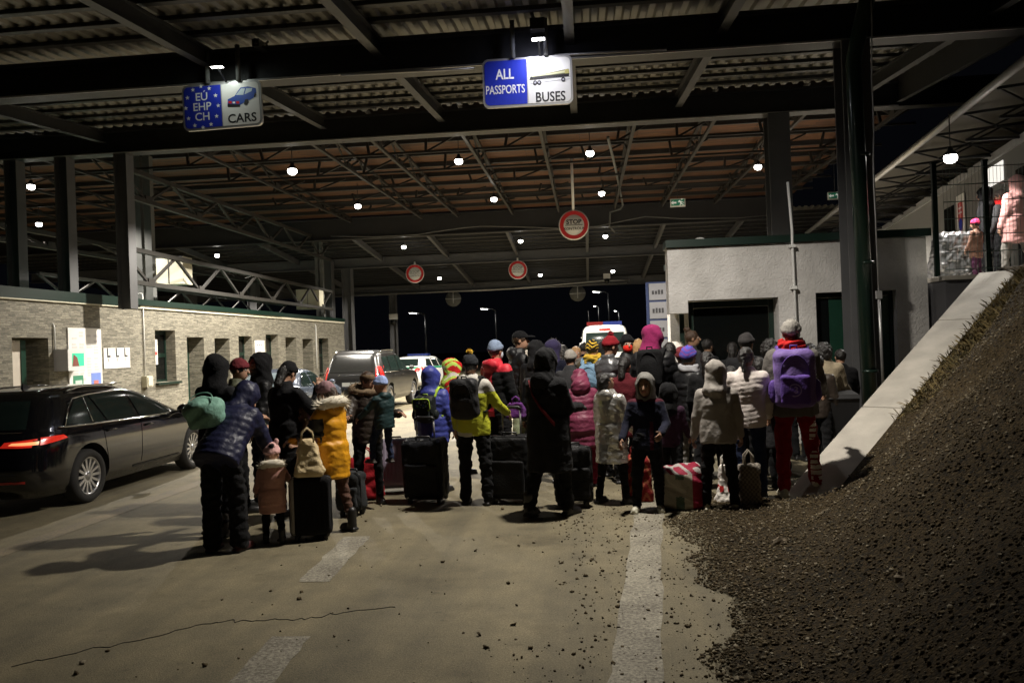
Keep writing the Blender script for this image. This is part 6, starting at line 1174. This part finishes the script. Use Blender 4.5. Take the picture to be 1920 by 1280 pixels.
soft_bag('white plastic bag with red print between the grey hooded child\'s legs', 1364, d=8.9, w=.26, h=.42, dep=.2, mats=[WHC, cloth('red_print', (170, 40, 40))], paint=lambda c: ((np.abs(c[:, 2]-.17) < .035) & (np.sin(c[:, 0]*70) > -.2)).astype(int), seed=10, taper=.6, name='plastic_bag')
soft_bag('grey checked tall bag right of the grey hooded child', 1406, d=8.7, w=.24, h=.46, dep=.2, mats=[cloth('check_a', (150, 142, 130)), cloth('check_b', (112, 106, 98))], paint=lambda c: ((np.sin(c[:, 0]*140) > 0) ^ (np.sin(c[:, 2]*120) > 0)).astype(int), seed=11, taper=.9, name='checked_bag')
soft_bag('dark red patterned bag behind the boy in the grey hood', 1196, d=9.2, w=.34, h=.5, dep=.26, mats=[cloth('dark_red_bag', (120, 30, 30)), cloth('orange_brown', (150, 84, 60))], paint=lambda c: (np.sin(c[:, 2]*40+np.sin(c[:, 0]*50)*2) > .4).astype(int), seed=12, name='patterned_bag')
b = ground_pt(1577, 10.7, 0); t = thing('wheeled_bin', 'black wheeled bin standing below the near steel column', 'bin', b, R(-8)); mb = MB(); mb.add([(-.17, -.2, .06), (.17, -.2, .06), (.17, .2, .06), (-.17, .2, .06), (-.22, -.26, .98), (.22, -.26, .98), (.22, .26, .98), (-.22, .26, .98)], BOXF); mb.build('tub', M_BLACK, t)
mb = MB(); mb.add([(-.24, -.28, .985), (.24, -.28, .985), (.24, .28, .985), (-.24, .28, .985), (-.21, -.24, 1.04), (.21, -.24, 1.04), (.21, .25, 1.06), (-.21, .25, 1.06)], BOXF); mb.build('lid', M_BLACK, t)
for sx in (-1, 1): mb = MB(); mb.lathe([(0, -.025), (.09, -.025), (.1, 0), (.09, .025), (0, .025)], (sx*.2, .2, .1), 'x', 18); mb.build('wheel', M_SOLE, t)
c = ground_pt(1790, 14.2, PZ); fb = soft_bag('silver foil wrapped bundle behind the platform fence', 1790, w=.85, h=.85, dep=.55, mats=[mat('foil', (.26, .26, .26), .3, .7, .05, 6, .35, 7)], seed=14, handles=False, name='foil_bundle', cat='bundle', loc=c, taper=.7)
# ================================================================== vehicles: stacked plan outlines
M_TYRE = mat('tyre', (.018, .017, .016), .85, 0, .35, 12); M_RIM = mat('alloy', (.50, .50, .51), .3, .85, .1); M_CHROME = mat('chrome', (.75, .75, .75), .12, 1, 0); M_TAIL = mat('tail_lamp', (.6, .015, .012), .15, 0, .3, 9, coat=1); M_TAILLIT = mat('tail_lamp_lit', (.85, .03, .015), .2, 0, .5, 14, emit=.32, coat=1); M_ARCH = mat('wheel_arch', (.008, .008, .008), .9); M_TINT = mat('tinted_glass', (.010, .017, .015), .10, 0, 0); M_PLATE = mat('plate_white', (.45, .45, .42), .5, 0, .05); M_CLEARG = mat('side_glass', (.05, .058, .05), .06, 0, 0, coat=.5)
def dirtpaint(name, col, dirt, rough=.12, metal=0.0, zmax=.75):
    m, N, L, b = node_mat(name); tc = N.new('ShaderNodeTexCoord'); sp = N.new('ShaderNodeSeparateXYZ'); L.new(tc.outputs['Object'], sp.inputs[0])
    n = N.new('ShaderNodeTexNoise'); n.inputs['Scale'].default_value = 5; n.inputs['Detail'].default_value = 7; L.new(tc.outputs['Object'], n.inputs['Vector'])
    mr = N.new('ShaderNodeMapRange'); mr.inputs[1].default_value = zmax; mr.inputs[2].default_value = .1; mr.inputs[3].default_value = 0; mr.inputs[4].default_value = .9; L.new(sp.outputs[2], mr.inputs[0])
    mu = N.new('ShaderNodeMath'); mu.operation = 'MULTIPLY'; L.new(mr.outputs[0], mu.inputs[0]); L.new(n.outputs[0], mu.inputs[1]); 
    x = N.new('ShaderNodeMix'); x.data_type = 'RGBA'; x.inputs[6].default_value = (*col, 1); x.inputs[7].default_value = (*dirt, 1); L.new(mu.outputs[0], x.inputs[0]); L.new(x.outputs[2], b.inputs['Base Color'])
    r = N.new('ShaderNodeMapRange'); r.inputs[3].default_value = rough; r.inputs[4].default_value = .75; L.new(mu.outputs[0], r.inputs[0]); L.new(r.outputs[0], b.inputs['Roughness']); b.inputs['Metallic'].default_value = metal; b.inputs['Coat Weight'].default_value = .6; b.inputs['Coat Roughness'].default_value = .05
    cm = N.new('ShaderNodeMath'); cm.operation = 'SUBTRACT'; cm.inputs[0].default_value = .7; L.new(mu.outputs[0], cm.inputs[1]); cm.use_clamp = True; L.new(cm.outputs[0], b.inputs['Coat Weight']); return m
def fix_normals(o):
    import bmesh
    bm = bmesh.new(); bm.from_mesh(o.data); bmesh.ops.remove_doubles(bm, verts=bm.verts, dist=1e-5); bmesh.ops.recalc_face_normals(bm, faces=bm.faces); bm.to_mesh(o.data); bm.free()
class Shell:
    def __init__(s, lv, L_, bow=.06, taper=.05):
        s.lv = np.array(lv, float); s.L = L_; s.bow = bow; s.tp = taper
    def at(s, z):
        zs = s.lv[:, 0]; out = []
        i = int(np.clip(np.searchsorted(zs, z)-1, 0, len(zs)-2)); t = (z-zs[i])/(zs[i+1]-zs[i]); t = min(1, max(0, t))
        for k in range(1, 6):
            v = s.lv[:, k]; h = zs[i+1]-zs[i]
            def sl(j):
                if j <= 0 or j >= len(v)-1: return (v[min(j+1, len(v)-1)]-v[max(j-1, 0)])/(zs[min(j+1, len(v)-1)]-zs[max(j-1, 0)])
                a, b = (v[j]-v[j-1])/(zs[j]-zs[j-1]), (v[j+1]-v[j])/(zs[j+1]-zs[j]); return 0 if a*b <= 0 else 2*a*b/(a+b)
            m0, m1 = sl(i), sl(i+1); out.append((2*t**3-3*t**2+1)*v[i]+(t**3-2*t**2+t)*h*m0+(-2*t**3+3*t**2)*v[i+1]+(t**3-t**2)*h*m1)
        return out   # yr yf w cr cf
    def side_x(s, z, y):
        yr, yf, w, cr, cf = s.at(z); mid, hl = (yr+yf)/2, (yf-yr)/2; w2 = w*(1-s.tp*abs((y-mid)/hl)**3); cw = min(.5*w, cr*.62)
        if y < yr+cr: t = min(1, (yr+cr-y)/cr); return w2-cw+cw*math.sqrt(max(0, 1-t*t))
        if y > yf-cf: t = min(1, (y-yf+cf)/cf); cw = min(.6*w, cf*.7); return w2-cw+cw*math.sqrt(max(0, 1-t*t))
        return w2
    def side(s, z, y, sx=1, off=.0): return Vector((sx*(s.side_x(z, y)+off), y, z+off*.2))
    def rear(s, z, x, off=.0):
        yr, yf, w, cr, cf = s.at(z); w2 = w*(1-s.tp); cw = min(.5*w, cr*.62); ax = abs(x); y = yr+s.bow*(ax/w)**2*.6
        if ax > w2-cw: t = min(1, (ax-w2+cw)/cw); y += cr*(1-math.sqrt(max(0, 1-t*t)))
        return Vector((x, y-off, z+off*.3))
    def ring(s, z):
        yr, yf, w, cr, cf = s.at(z); w2 = w*(1-s.tp); cw = min(.5*w, cr*.62); P = []
        for t in np.linspace(0, 1, 8)[:-1]: P.append(s.rear(z, t*(w2-cw)))
        for a in np.linspace(0, math.pi/2, 9)[:-1]: x = w2-cw+cw*math.sin(a); P.append(Vector((x, s.rear(z, min(x, w2)).y if False else yr+s.bow*((w2-cw)/w)**2*.6*(1-math.sin(a))+cr*(1-math.cos(a)), z)))
        for t in np.linspace(0, 1, 34)[:-1]: y = yr+cr+t*(yf-cf-yr-cr); P.append(s.side(z, y))
        cw2 = min(.6*w, cf*.7); w3 = s.side_x(z, yf-cf)
        for a in np.linspace(0, math.pi/2, 9)[:-1]: P.append(Vector((w3-cw2+cw2*math.cos(a), yf-cf+cf*math.sin(a), z)))
        for t in np.linspace(1, 0, 7): P.append(Vector((t*(w3-cw2), yf, z)))
        return P
    def body(s, name, m, parent, wheels, wr, nz=46):
        zs = s.lv[:, 0]; Z = np.concatenate([np.linspace(a, b, max(2, int(round(nz*(b-a)/(zs[-1]-zs[0])))+2))[:-1] for a, b in zip(zs[:-1], zs[1:])]+[[zs[-1]]])
        V = []; Fc = []; n = None
        for z in Z:
            h = s.ring(z); full = h+[Vector((-p.x, p.y, p.z)) for p in h[-2:0:-1]]; n = len(full); V += full
        for i in range(len(Z)-1): Fc += [(i*n+j, i*n+(j+1) % n, (i+1)*n+(j+1) % n, (i+1)*n+j) for j in range(n)]
        Fc += [tuple(range(n-1, -1, -1)), tuple((len(Z)-1)*n+j for j in range(n))]
        o = mesh_obj(name, V, Fc, [m, M_ARCH], None, smooth=True); fix_normals(o)
        for y, w in wheels:
            for sx in (-1, 1):
                mb = MB(); mb.add([(sx*(w-.05)+dx, y+wr*math.cos(2*math.pi*i/40), wr*.93+wr*math.sin(2*math.pi*i/40)) for dx in (-.22, .35) for i in range(40)], [tuple(range(40)), tuple(range(79, 39, -1))]+[(i, 40+i, 40+(i+1) % 40, (i+1) % 40) for i in range(40)]); c = mb.build('cutter', [M_ARCH]); fix_normals(c); c.data.polygons.foreach_set('use_smooth', [True]*len(c.data.polygons))
                md = o.modifiers.new('arch', 'BOOLEAN'); md.object = c; md.operation = 'DIFFERENCE'; md.solver = 'EXACT'
                try: md.material_mode = 'TRANSFER'
                except Exception: pass
                dg = bpy.context.evaluated_depsgraph_get(); me = bpy.data.meshes.new_from_object(o.evaluated_get(dg)); o.modifiers.clear(); old = o.data; o.data = me; bpy.data.meshes.remove(old); bpy.data.objects.remove(c)
        o.data.polygons.foreach_set('use_smooth', [True]*len(o.data.polygons))
        o.parent = parent
        try: o.data.set_sharp_from_angle(angle=R(38))
        except Exception: pass
        return o
    def patch(s, mb, kind, A, B, C_, D_, n=18, k=8, off=.008, sx=1, m=0, th=.006):   # bilinear patch: corners (a, z) bottom-left, bottom-right, top-right, top-left
        P = []
        for j in range(k+1):
            for i in range(n+1):
                u, v = i/n, j/k; a = (A[0]*(1-u)+B[0]*u)*(1-v)+(D_[0]*(1-u)+C_[0]*u)*v; z = (A[1]*(1-u)+B[1]*u)*(1-v)+(D_[1]*(1-u)+C_[1]*u)*v
                P.append(s.side(z, a, sx, off) if kind == 'side' else s.rear(z, a, off))
        mb.add(P, [(j*(n+1)+i, j*(n+1)+i+1, (j+1)*(n+1)+i+1, (j+1)*(n+1)+i) for j in range(k) for i in range(n)], m, True); return mb
def wheel(parent, x, y, r, w, spokes, rimr, rim_m=None, tyre_m=None):
    e = MB(); sgn = 1 if x > 0 else -1
    e.lathe([(rimr, -w/2), (r*.93, -w/2), (r, -w*.3), (r, w*.3), (r*.93, w/2), (rimr*1.03, w/2*.96), (rimr, w*.35), (rimr, -w/2)], (x, y, r), 'x', 44); t = e.build('wheel', tyre_m or M_TYRE, parent)
    e = MB(); f = sgn*w*.40; e.lathe([(rimr*1.01, f), (rimr*.93, f), (rimr*.90, f-sgn*.03), (rimr*.88, f-sgn*.1)], (x, y, r), 'x', 44); e.lathe([(0, f-sgn*.015), (.06, f-sgn*.018), (.07, f-sgn*.05)], (x, y, r), 'x', 16)
    for i in range(spokes):
        a = 2*math.pi*i/spokes; d = Vector((0, math.cos(a), math.sin(a))); c = Vector((x+f, y, r)); e.bar(c+d*.05-Vector((sgn*.035, 0, 0)), c+d*rimr*.93-Vector((sgn*.02, 0, 0)), .034, .03, up=(1, 0, 0))
    rm = e.build('rim', rim_m or M_RIM, parent); rm.parent = t
    e = MB(); e.lathe([(0, f-sgn*.10), (rimr*.9, f-sgn*.10)], (x, y, r), 'x', 30); dk = e.build('brake_disc', M_ARCH, parent); dk.parent = t
    return t
def plate(parent, p, txt, w=.5, h=.11): 
    mb = MB(); mb.box(-w/2, w/2, p.y-.014, p.y-.002, p.z-h/2, p.z+h/2); o = mb.build('number_plate', M_PLATE, parent); return o
def seam(parent, pts, name='seam', m=None, r=.005): mb = MB(); mb.tube(pts, r, 6); return mb.build(name, m or M_BLACK, parent)
def car(label, loc, rz, kind, paint, cat='car'):
    t = thing(kind['name'], label, cat, loc, R(rz)); S = Shell(kind['lv'], kind['L'], kind.get('bow', .06)); wy = kind['wheels']; wr = kind['wr']; hw = kind['hw']
    S.body('body', paint, t, [(y, hw) for y in wy], wr+.055)
    for y in wy:
        for sx in (-1, 1): wheel(t, sx*(hw-.13), y, wr, .22, kind.get('spokes', 10), wr*.70, kind.get('rim'))
    for sx in (-1, 1):
        for q in kind['glass']: mb = MB(); S.patch(mb, 'side', *q, sx=sx); mb.build('window', kind.get('glass_m', M_TINT), t)
        for q in kind['doors']:
            mb = MB(); S.patch(mb, 'side', *q, sx=sx, off=.005, n=22, k=14); d = mb.build('door', paint, t); y1 = q[3][0]; z = q[3][1]-.10
            mb = MB(); mb.tube([S.side(z, y1+.08, sx, .004), S.side(z+.005, y1+.10, sx, .035), S.side(z+.01, y1+.24, sx, .035), S.side(z+.005, y1+.27, sx, .004)], .012, 8); h = mb.build('handle', kind.get('handle_m', paint), t); h.parent = d
        for q in kind['tail']:
            mb = MB()
            for pk, A, B, C_, D_ in q:
                if pk == 'rear': A, B, C_, D_ = [(a*sx, z) for a, z in (A, B, C_, D_)]
                S.patch(mb, pk, A, B, C_, D_, sx=sx, off=.014, n=14, k=6)
            mb.build('tail_lamp', kind.get('tail_m', M_TAIL), t)
        y, z = kind['mirror']; mb = MB(); b = S.side(z, y, sx); mb.lathe([(0, -.11), (.055, -.10), (.075, -.03), (.07, .05), (0, .07)], (b.x+sx*.16, b.y, b.z+.05), 'y', 12); mb.bar(b, b+Vector((sx*.12, 0, .02)), .05, .03); mb.build('mirror', kind.get('mirror_m', paint), t)
        if 'trim' in kind: seam(t, [S.side(z, y, sx, .012) for y, z in kind['trim']], 'chrome_trim', M_CHROME, .011)
        if 'rail' in kind: y0, y1, z, rr = kind['rail']; seam(t, [S.side(z, y, sx, .01)+Vector((0, 0, .05*min(1, 6*min(y-y0, y1-y)/(y1-y0))+.005)) for y in np.linspace(y0, y1, 16)], 'roof_rail', kind.get('rail_m', M_CHROME), rr)
    if 'rear_glass' in kind: mb = MB(); S.patch(mb, 'rear', *kind['rear_glass'], n=20); mb.build('rear_window', kind.get('rear_m', M_TINT), t)
    for pts, nm, m in kind.get('rear_lines', []): seam(t, [S.rear(z, x, .004) for x, z in pts], nm, m, .006)
    p = S.rear(kind['plate'], 0); plate(t, p, ''); return t, S
g4 = lambda a, b, c, d: (a, b, c, d)
WAG = dict(name='estate_car', L=4.9, hw=.925, wr=.345, wheels=(1.02, 3.78), spokes=14, lv=[(.20, .22, 4.70, .82, .4, .6), (.34, .07, 4.85, .895, .42, .7), (.55, .01, 4.90, .925, .44, .75), (.76, .04, 4.80, .925, .45, .8), (.90, .10, 4.55, .915, .46, .8), (.99, .17, 3.75, .885, .46, .6), (1.02, .19, 3.55, .870, .44, .55), (1.20, .34, 3.10, .79, .40, .5), (1.38, .50, 2.62, .69, .34, .45), (1.455, .62, 2.30, .60, .32, .4), (1.495, .95, 2.05, .42, .3, .3), (1.512, 1.25, 1.85, .15, .1, .1)],
    glass=[g4((.62, 1.045), (1.12, 1.02), (1.16, 1.36), (.98, 1.33)), g4((1.17, 1.02), (1.42, 1.01), (1.27, 1.365), (1.20, 1.365)), g4((1.47, 1.01), (2.16, .995), (2.08, 1.385), (1.31, 1.37)), g4((2.24, .995), (3.22, 1.0), (2.44, 1.36), (2.16, 1.385))],
    doors=[g4((1.42, .36), (2.18, .36), (2.19, .965), (1.30, .985)), g4((2.20, .36), (3.34, .36), (3.36, .95), (2.21, .965))], tail=[[('rear', (.40, .83), (.80, .82), (.80, .92), (.44, .89)), ('side', (.20, .84), (.58, .89), (.52, .935), (.24, .93))]], tail_m=M_TAILLIT,
    mirror=(3.20, .98), trim=[(.50, 1.03), (.60, 1.02), (1.2, 1.005), (2.2, .985), (3.30, .985)], rear_glass=g4((-.62, 1.03), (.62, 1.03), (.50, 1.36), (-.50, 1.36)), plate=.62, rear_lines=[([(x, 1.0) for x in np.linspace(-.7, .7, 12)], 'chrome_strip', M_CHROME), ([(x, .52) for x in np.linspace(-.86, .86, 14)], 'bumper_seam', M_BLACK)], rail=(.95, 2.5, 1.44, .016), glass_m=M_TINT)
t, S = car('black estate car with lit red tail lamp beside the stone building', (-7.36, 8.80, 0), 0, WAG, dirtpaint('black_paint', (.004, .004, .005), (.06, .052, .038), .12, 0, .42))
for sx in (-1, 1): mb = MB(); S.patch(mb, 'rear', (sx*.50, .855), (sx*.80, .845), (sx*.80, .885), (sx*.54, .88), off=.018, n=12, k=4); mb.build('lamp_strip', mat('lamp_strip', (1, .32, .12), .3, 0, .3, 25, emit=1.2), t)
for sx in (-1, 1): mb = MB(); S.patch(mb, 'side', (2.0, .30), (3.3, .30), (3.3, .33), (2.0, .33), sx=sx, off=.012, n=16, k=3); mb.build('sill_trim', M_BLACK, t)
for sx in (-1, 1):
    seam(t, [S.side(z, y, sx, .010) for y, z in ((.60, 1.03), (.78, 1.22), (.96, 1.35), (1.3, 1.385), (2.1, 1.40), (2.5, 1.36), (3.0, 1.18), (3.30, 1.0))], 'chrome_trim', M_CHROME, .010)
    seam(t, [S.side(z, y, sx, .012) for y, z in ((1.145, 1.03), (1.18, 1.36))], 'chrome_trim', M_CHROME, .007)
    mb = MB(); S.patch(mb, 'rear', (sx*.30, .40), (sx*.78, .40), (sx*.78, .43), (sx*.30, .43), off=.012); mb.build('reflector', M_TAIL, t)
mb = MB(); p_ = S.rear(1.47, 0); mb.add([(-.02, 1.0, 1.49), (.02, 1.0, 1.49), (.015, 1.18, 1.49), (-.015, 1.18, 1.49), (-.006, 1.02, 1.56), (.006, 1.02, 1.56), (.005, 1.08, 1.55), (-.005, 1.08, 1.55)], BOXF); mb.build('roof_aerial', M_BLACK, t)
SED = dict(name='saloon_car', L=4.6, hw=.88, wr=.32, wheels=(.95, 3.6), spokes=8, lv=[(.20, .2, 4.45, .80, .4, .6), (.36, .06, 4.56, .86, .42, .7), (.60, .0, 4.6, .88, .44, .75), (.80, .04, 4.5, .88, .45, .8), (.95, .12, 4.1, .86, .46, .8), (1.0, .45, 3.35, .84, .46, .6), (1.06, .75, 3.1, .80, .42, .5), (1.25, 1.05, 2.75, .72, .38, .5), (1.38, 1.35, 2.4, .62, .32, .4), (1.435, 1.6, 2.2, .42, .3, .3), (1.45, 1.75, 2.0, .15, .1, .1)],
    glass=[g4((1.05, 1.03), (1.75, 1.01), (1.72, 1.35), (1.45, 1.34)), g4((1.82, 1.01), (2.85, 1.02), (2.3, 1.34), (1.79, 1.35))], doors=[g4((1.3, .36), (1.78, .36), (1.78, .96), (1.0, .97)), g4((1.8, .36), (2.9, .36), (2.95, .95), (1.8, .96))], tail=[[('rear', (.45, .72), (.78, .72), (.78, .90), (.45, .88)), ('side', (.2, .74), (.45, .76), (.42, .88), (.2, .9))]], mirror=(2.8, 1.0), rear_glass=g4((-.60, 1.06), (.60, 1.06), (.50, 1.36), (-.50, 1.36)), plate=.7, rear_m=mat('pale_rear_glass', (.16, .20, .22), .08, 0, 0))  # rear window glass has a paler colour than the side windows
car('blue grey saloon car behind the waiting group on the left', (-7.55, 17.3, 0), 0, SED, dirtpaint('bluegrey_paint', (.10, .12, .16), (.16, .145, .11), .18, .3))
SUV = dict(name='off_road_car', L=4.8, hw=.93, wr=.385, wheels=(.98, 3.72), spokes=6, lv=[(.32, .22, 4.6, .86, .3, .5), (.48, .06, 4.74, .92, .32, .6), (.75, .0, 4.8, .935, .34, .6), (.98, .02, 4.7, .935, .36, .7), (1.10, .06, 4.4, .925, .36, .7), (1.16, .09, 3.55, .91, .36, .5), (1.24, .13, 3.35, .88, .34, .45), (1.50, .27, 2.9, .80, .30, .4), (1.70, .42, 2.5, .73, .28, .35), (1.78, .55, 2.3, .64, .26, .3), (1.815, .8, 2.1, .42, .2, .3), (1.83, 1.1, 1.9, .15, .1, .1)],
    glass=[g4((.48, 1.20), (1.05, 1.19), (1.06, 1.62), (.62, 1.62)), g4((1.12, 1.19), (1.95, 1.18), (1.9, 1.64), (1.13, 1.63)), g4((2.02, 1.18), (3.0, 1.18), (2.45, 1.60), (1.97, 1.64))], doors=[g4((1.25, .5), (1.97, .5), (1.98, 1.14), (1.08, 1.15)), g4((2.0, .5), (3.05, .5), (3.1, 1.12), (2.0, 1.14))], tail=[[('rear', (.74, .92), (.90, .92), (.84, 1.36), (.70, 1.32)), ('side', (.16, .95), (.34, 1.0), (.36, 1.34), (.24, 1.36))]], mirror=(2.95, 1.18), rear_glass=g4((-.70, 1.20), (.70, 1.20), (.60, 1.66), (-.60, 1.66)), plate=.86, rear_lines=[([(x, 1.12) for x in np.linspace(-.4, .4, 8)], 'tailgate_trim', M_CHROME), ([(x, .62) for x in np.linspace(-.86, .86, 14)], 'bumper_seam', M_BLACK)], rail=(.7, 2.3, 1.76, .022), rear_m=mat('dusty_glass', (.012, .012, .011), .2, 0, .1), trim=[(.4, 1.17), (1.5, 1.165), (3.05, 1.155)], mirror_m=M_BLACK)
car('dusty dark grey off road car near the end of the stone building', (-6.78, 22.4, 0), -2, SUV, dirtpaint('darkgrey_paint', (.012, .0115, .011), (.055, .048, .035), .28, .1, .9))
HAT = dict(name='police_car', L=4.5, hw=.88, wr=.32, wheels=(.85, 3.5), spokes=8, lv=[(.20, .2, 4.3, .80, .4, .6), (.36, .06, 4.46, .86, .42, .7), (.60, .0, 4.5, .88, .44, .75), (.80, .02, 4.4, .88, .45, .8), (.95, .08, 4.0, .86, .46, .8), (1.0, .12, 3.35, .84, .46, .6), (1.06, .16, 3.1, .81, .42, .5), (1.25, .3, 2.75, .73, .38, .5), (1.40, .48, 2.4, .62, .32, .4), (1.455, .7, 2.2, .42, .3, .3), (1.47, 1.0, 2.0, .15, .1, .1)],
    glass=[g4((.55, 1.05), (1.2, 1.02), (1.2, 1.35), (.8, 1.34)), g4((1.3, 1.02), (1.95, 1.0), (1.9, 1.37), (1.28, 1.36)), g4((2.02, 1.0), (2.95, 1.02), (2.3, 1.34), (1.97, 1.37))], doors=[g4((1.4, .36), (1.95, .36), (1.96, .96), (1.2, .97)), g4((1.98, .36), (3.0, .36), (3.05, .95), (1.99, .96))], tail=[[('rear', (.46, .80), (.80, .80), (.78, .98), (.52, .94)), ('side', (.16, .82), (.42, .86), (.4, .98), (.2, 1.0))]], mirror=(2.85, 1.0), rear_glass=g4((-.62, 1.06), (.62, 1.06), (.5, 1.36), (-.5, 1.36)), plate=.62)
WPAINT = dirtpaint('white_car_paint', (.70, .70, .68), (.30, .27, .2), .2); t, S = car('white police car with a green waist stripe beyond the dark off road car', (-7.95, 34.2, 0), -12, HAT, WPAINT)
mb = MB(); S.patch(mb, 'rear', (-.78, .93), (.78, .93), (.74, 1.02), (-.74, 1.02), off=.010, n=20); [S.patch(mb, 'side', (.2, .93), (3.2, .9), (3.2, .98), (.2, 1.02), off=.012, sx=sx, n=24) for sx in (-1, 1)]; mb.build('green_stripe', mat('police_green', (.02, .22, .11), .4, 0, 0), t)
mb = MB(); mb.box(-.5, .5, 1.5, 1.75, 1.475, 1.57); mb.build('light_bar', mat('lightbar_blue', (.01, .02, .10), .15, 0, 0), t)
VAN = dict(name='police_van', L=5.2, hw=.98, wr=.34, wheels=(1.1, 4.2), spokes=6, bow=.03, lv=[(.28, .12, 5.1, .90, .12, .5), (.42, .02, 5.2, .97, .14, .6), (.9, .0, 5.2, .985, .14, .6), (1.15, .01, 4.9, .98, .14, .6), (1.3, .02, 4.5, .97, .14, .5), (1.9, .05, 4.05, .93, .14, .4), (2.25, .09, 3.8, .88, .14, .4), (2.40, .15, 3.6, .80, .14, .3), (2.47, .3, 3.4, .62, .14, .3), (2.49, .6, 3.1, .2, .1, .1)],
    glass=[g4((.5, 1.35), (1.6, 1.35), (1.6, 1.95), (.5, 1.95)), g4((3.0, 1.35), (4.1, 1.35), (3.7, 1.9), (3.0, 1.95))], doors=[g4((1.75, .5), (2.9, .5), (2.9, 2.1), (1.75, 2.1)), g4((2.95, .5), (4.2, .5), (4.1, 1.3), (2.95, 1.3))], tail=[[('rear', (.84, .85), (.95, .85), (.93, 1.35), (.83, 1.35))]], mirror=(4.0, 1.4), rear_glass=g4((-.80, 1.4), (.80, 1.4), (.74, 2.18), (-.74, 2.18)), plate=.7, rear_lines=[([(0, z) for z in np.linspace(.5, 2.3, 14)], 'door_seam', M_BLACK), ([(x, 2.34) for x in np.linspace(-.85, .85, 14)], 'roof_seam', M_BLACK)])
vp = ground_pt(1138, 31.5, 0); t, S = car('white police van with a red and blue light bar in the exit', (vp.x, vp.y, 0), 0, VAN, dirtpaint('van_paint', (.46, .46, .44), (.25, .23, .18), .25), 'van')
mb = MB(); mb.box(-.70, -.05, .6, .9, 2.48, 2.62, 0); mb.box(-.045, .70, .6, .9, 2.48, 2.62, 1); mb.build('light_bar', [mat('bar_red', (.10, .008, .008), .2, 0, 0), mat('bar_blue', (.01, .02, .11), .2, 0, 0)], t)
mb = MB(); p_ = S.rear(2.30, 0); mb.box(-.22, .22, p_.y-.03, p_.y-.008, 2.27, 2.33); mb.build('brake_lamp', M_TAIL, t)
mb = MB(); mb.tube([(-.6, 1.2, 2.45), (-.62, 1.15, 3.1)], .012, 6); mb.build('aerial', M_BLACK, t)
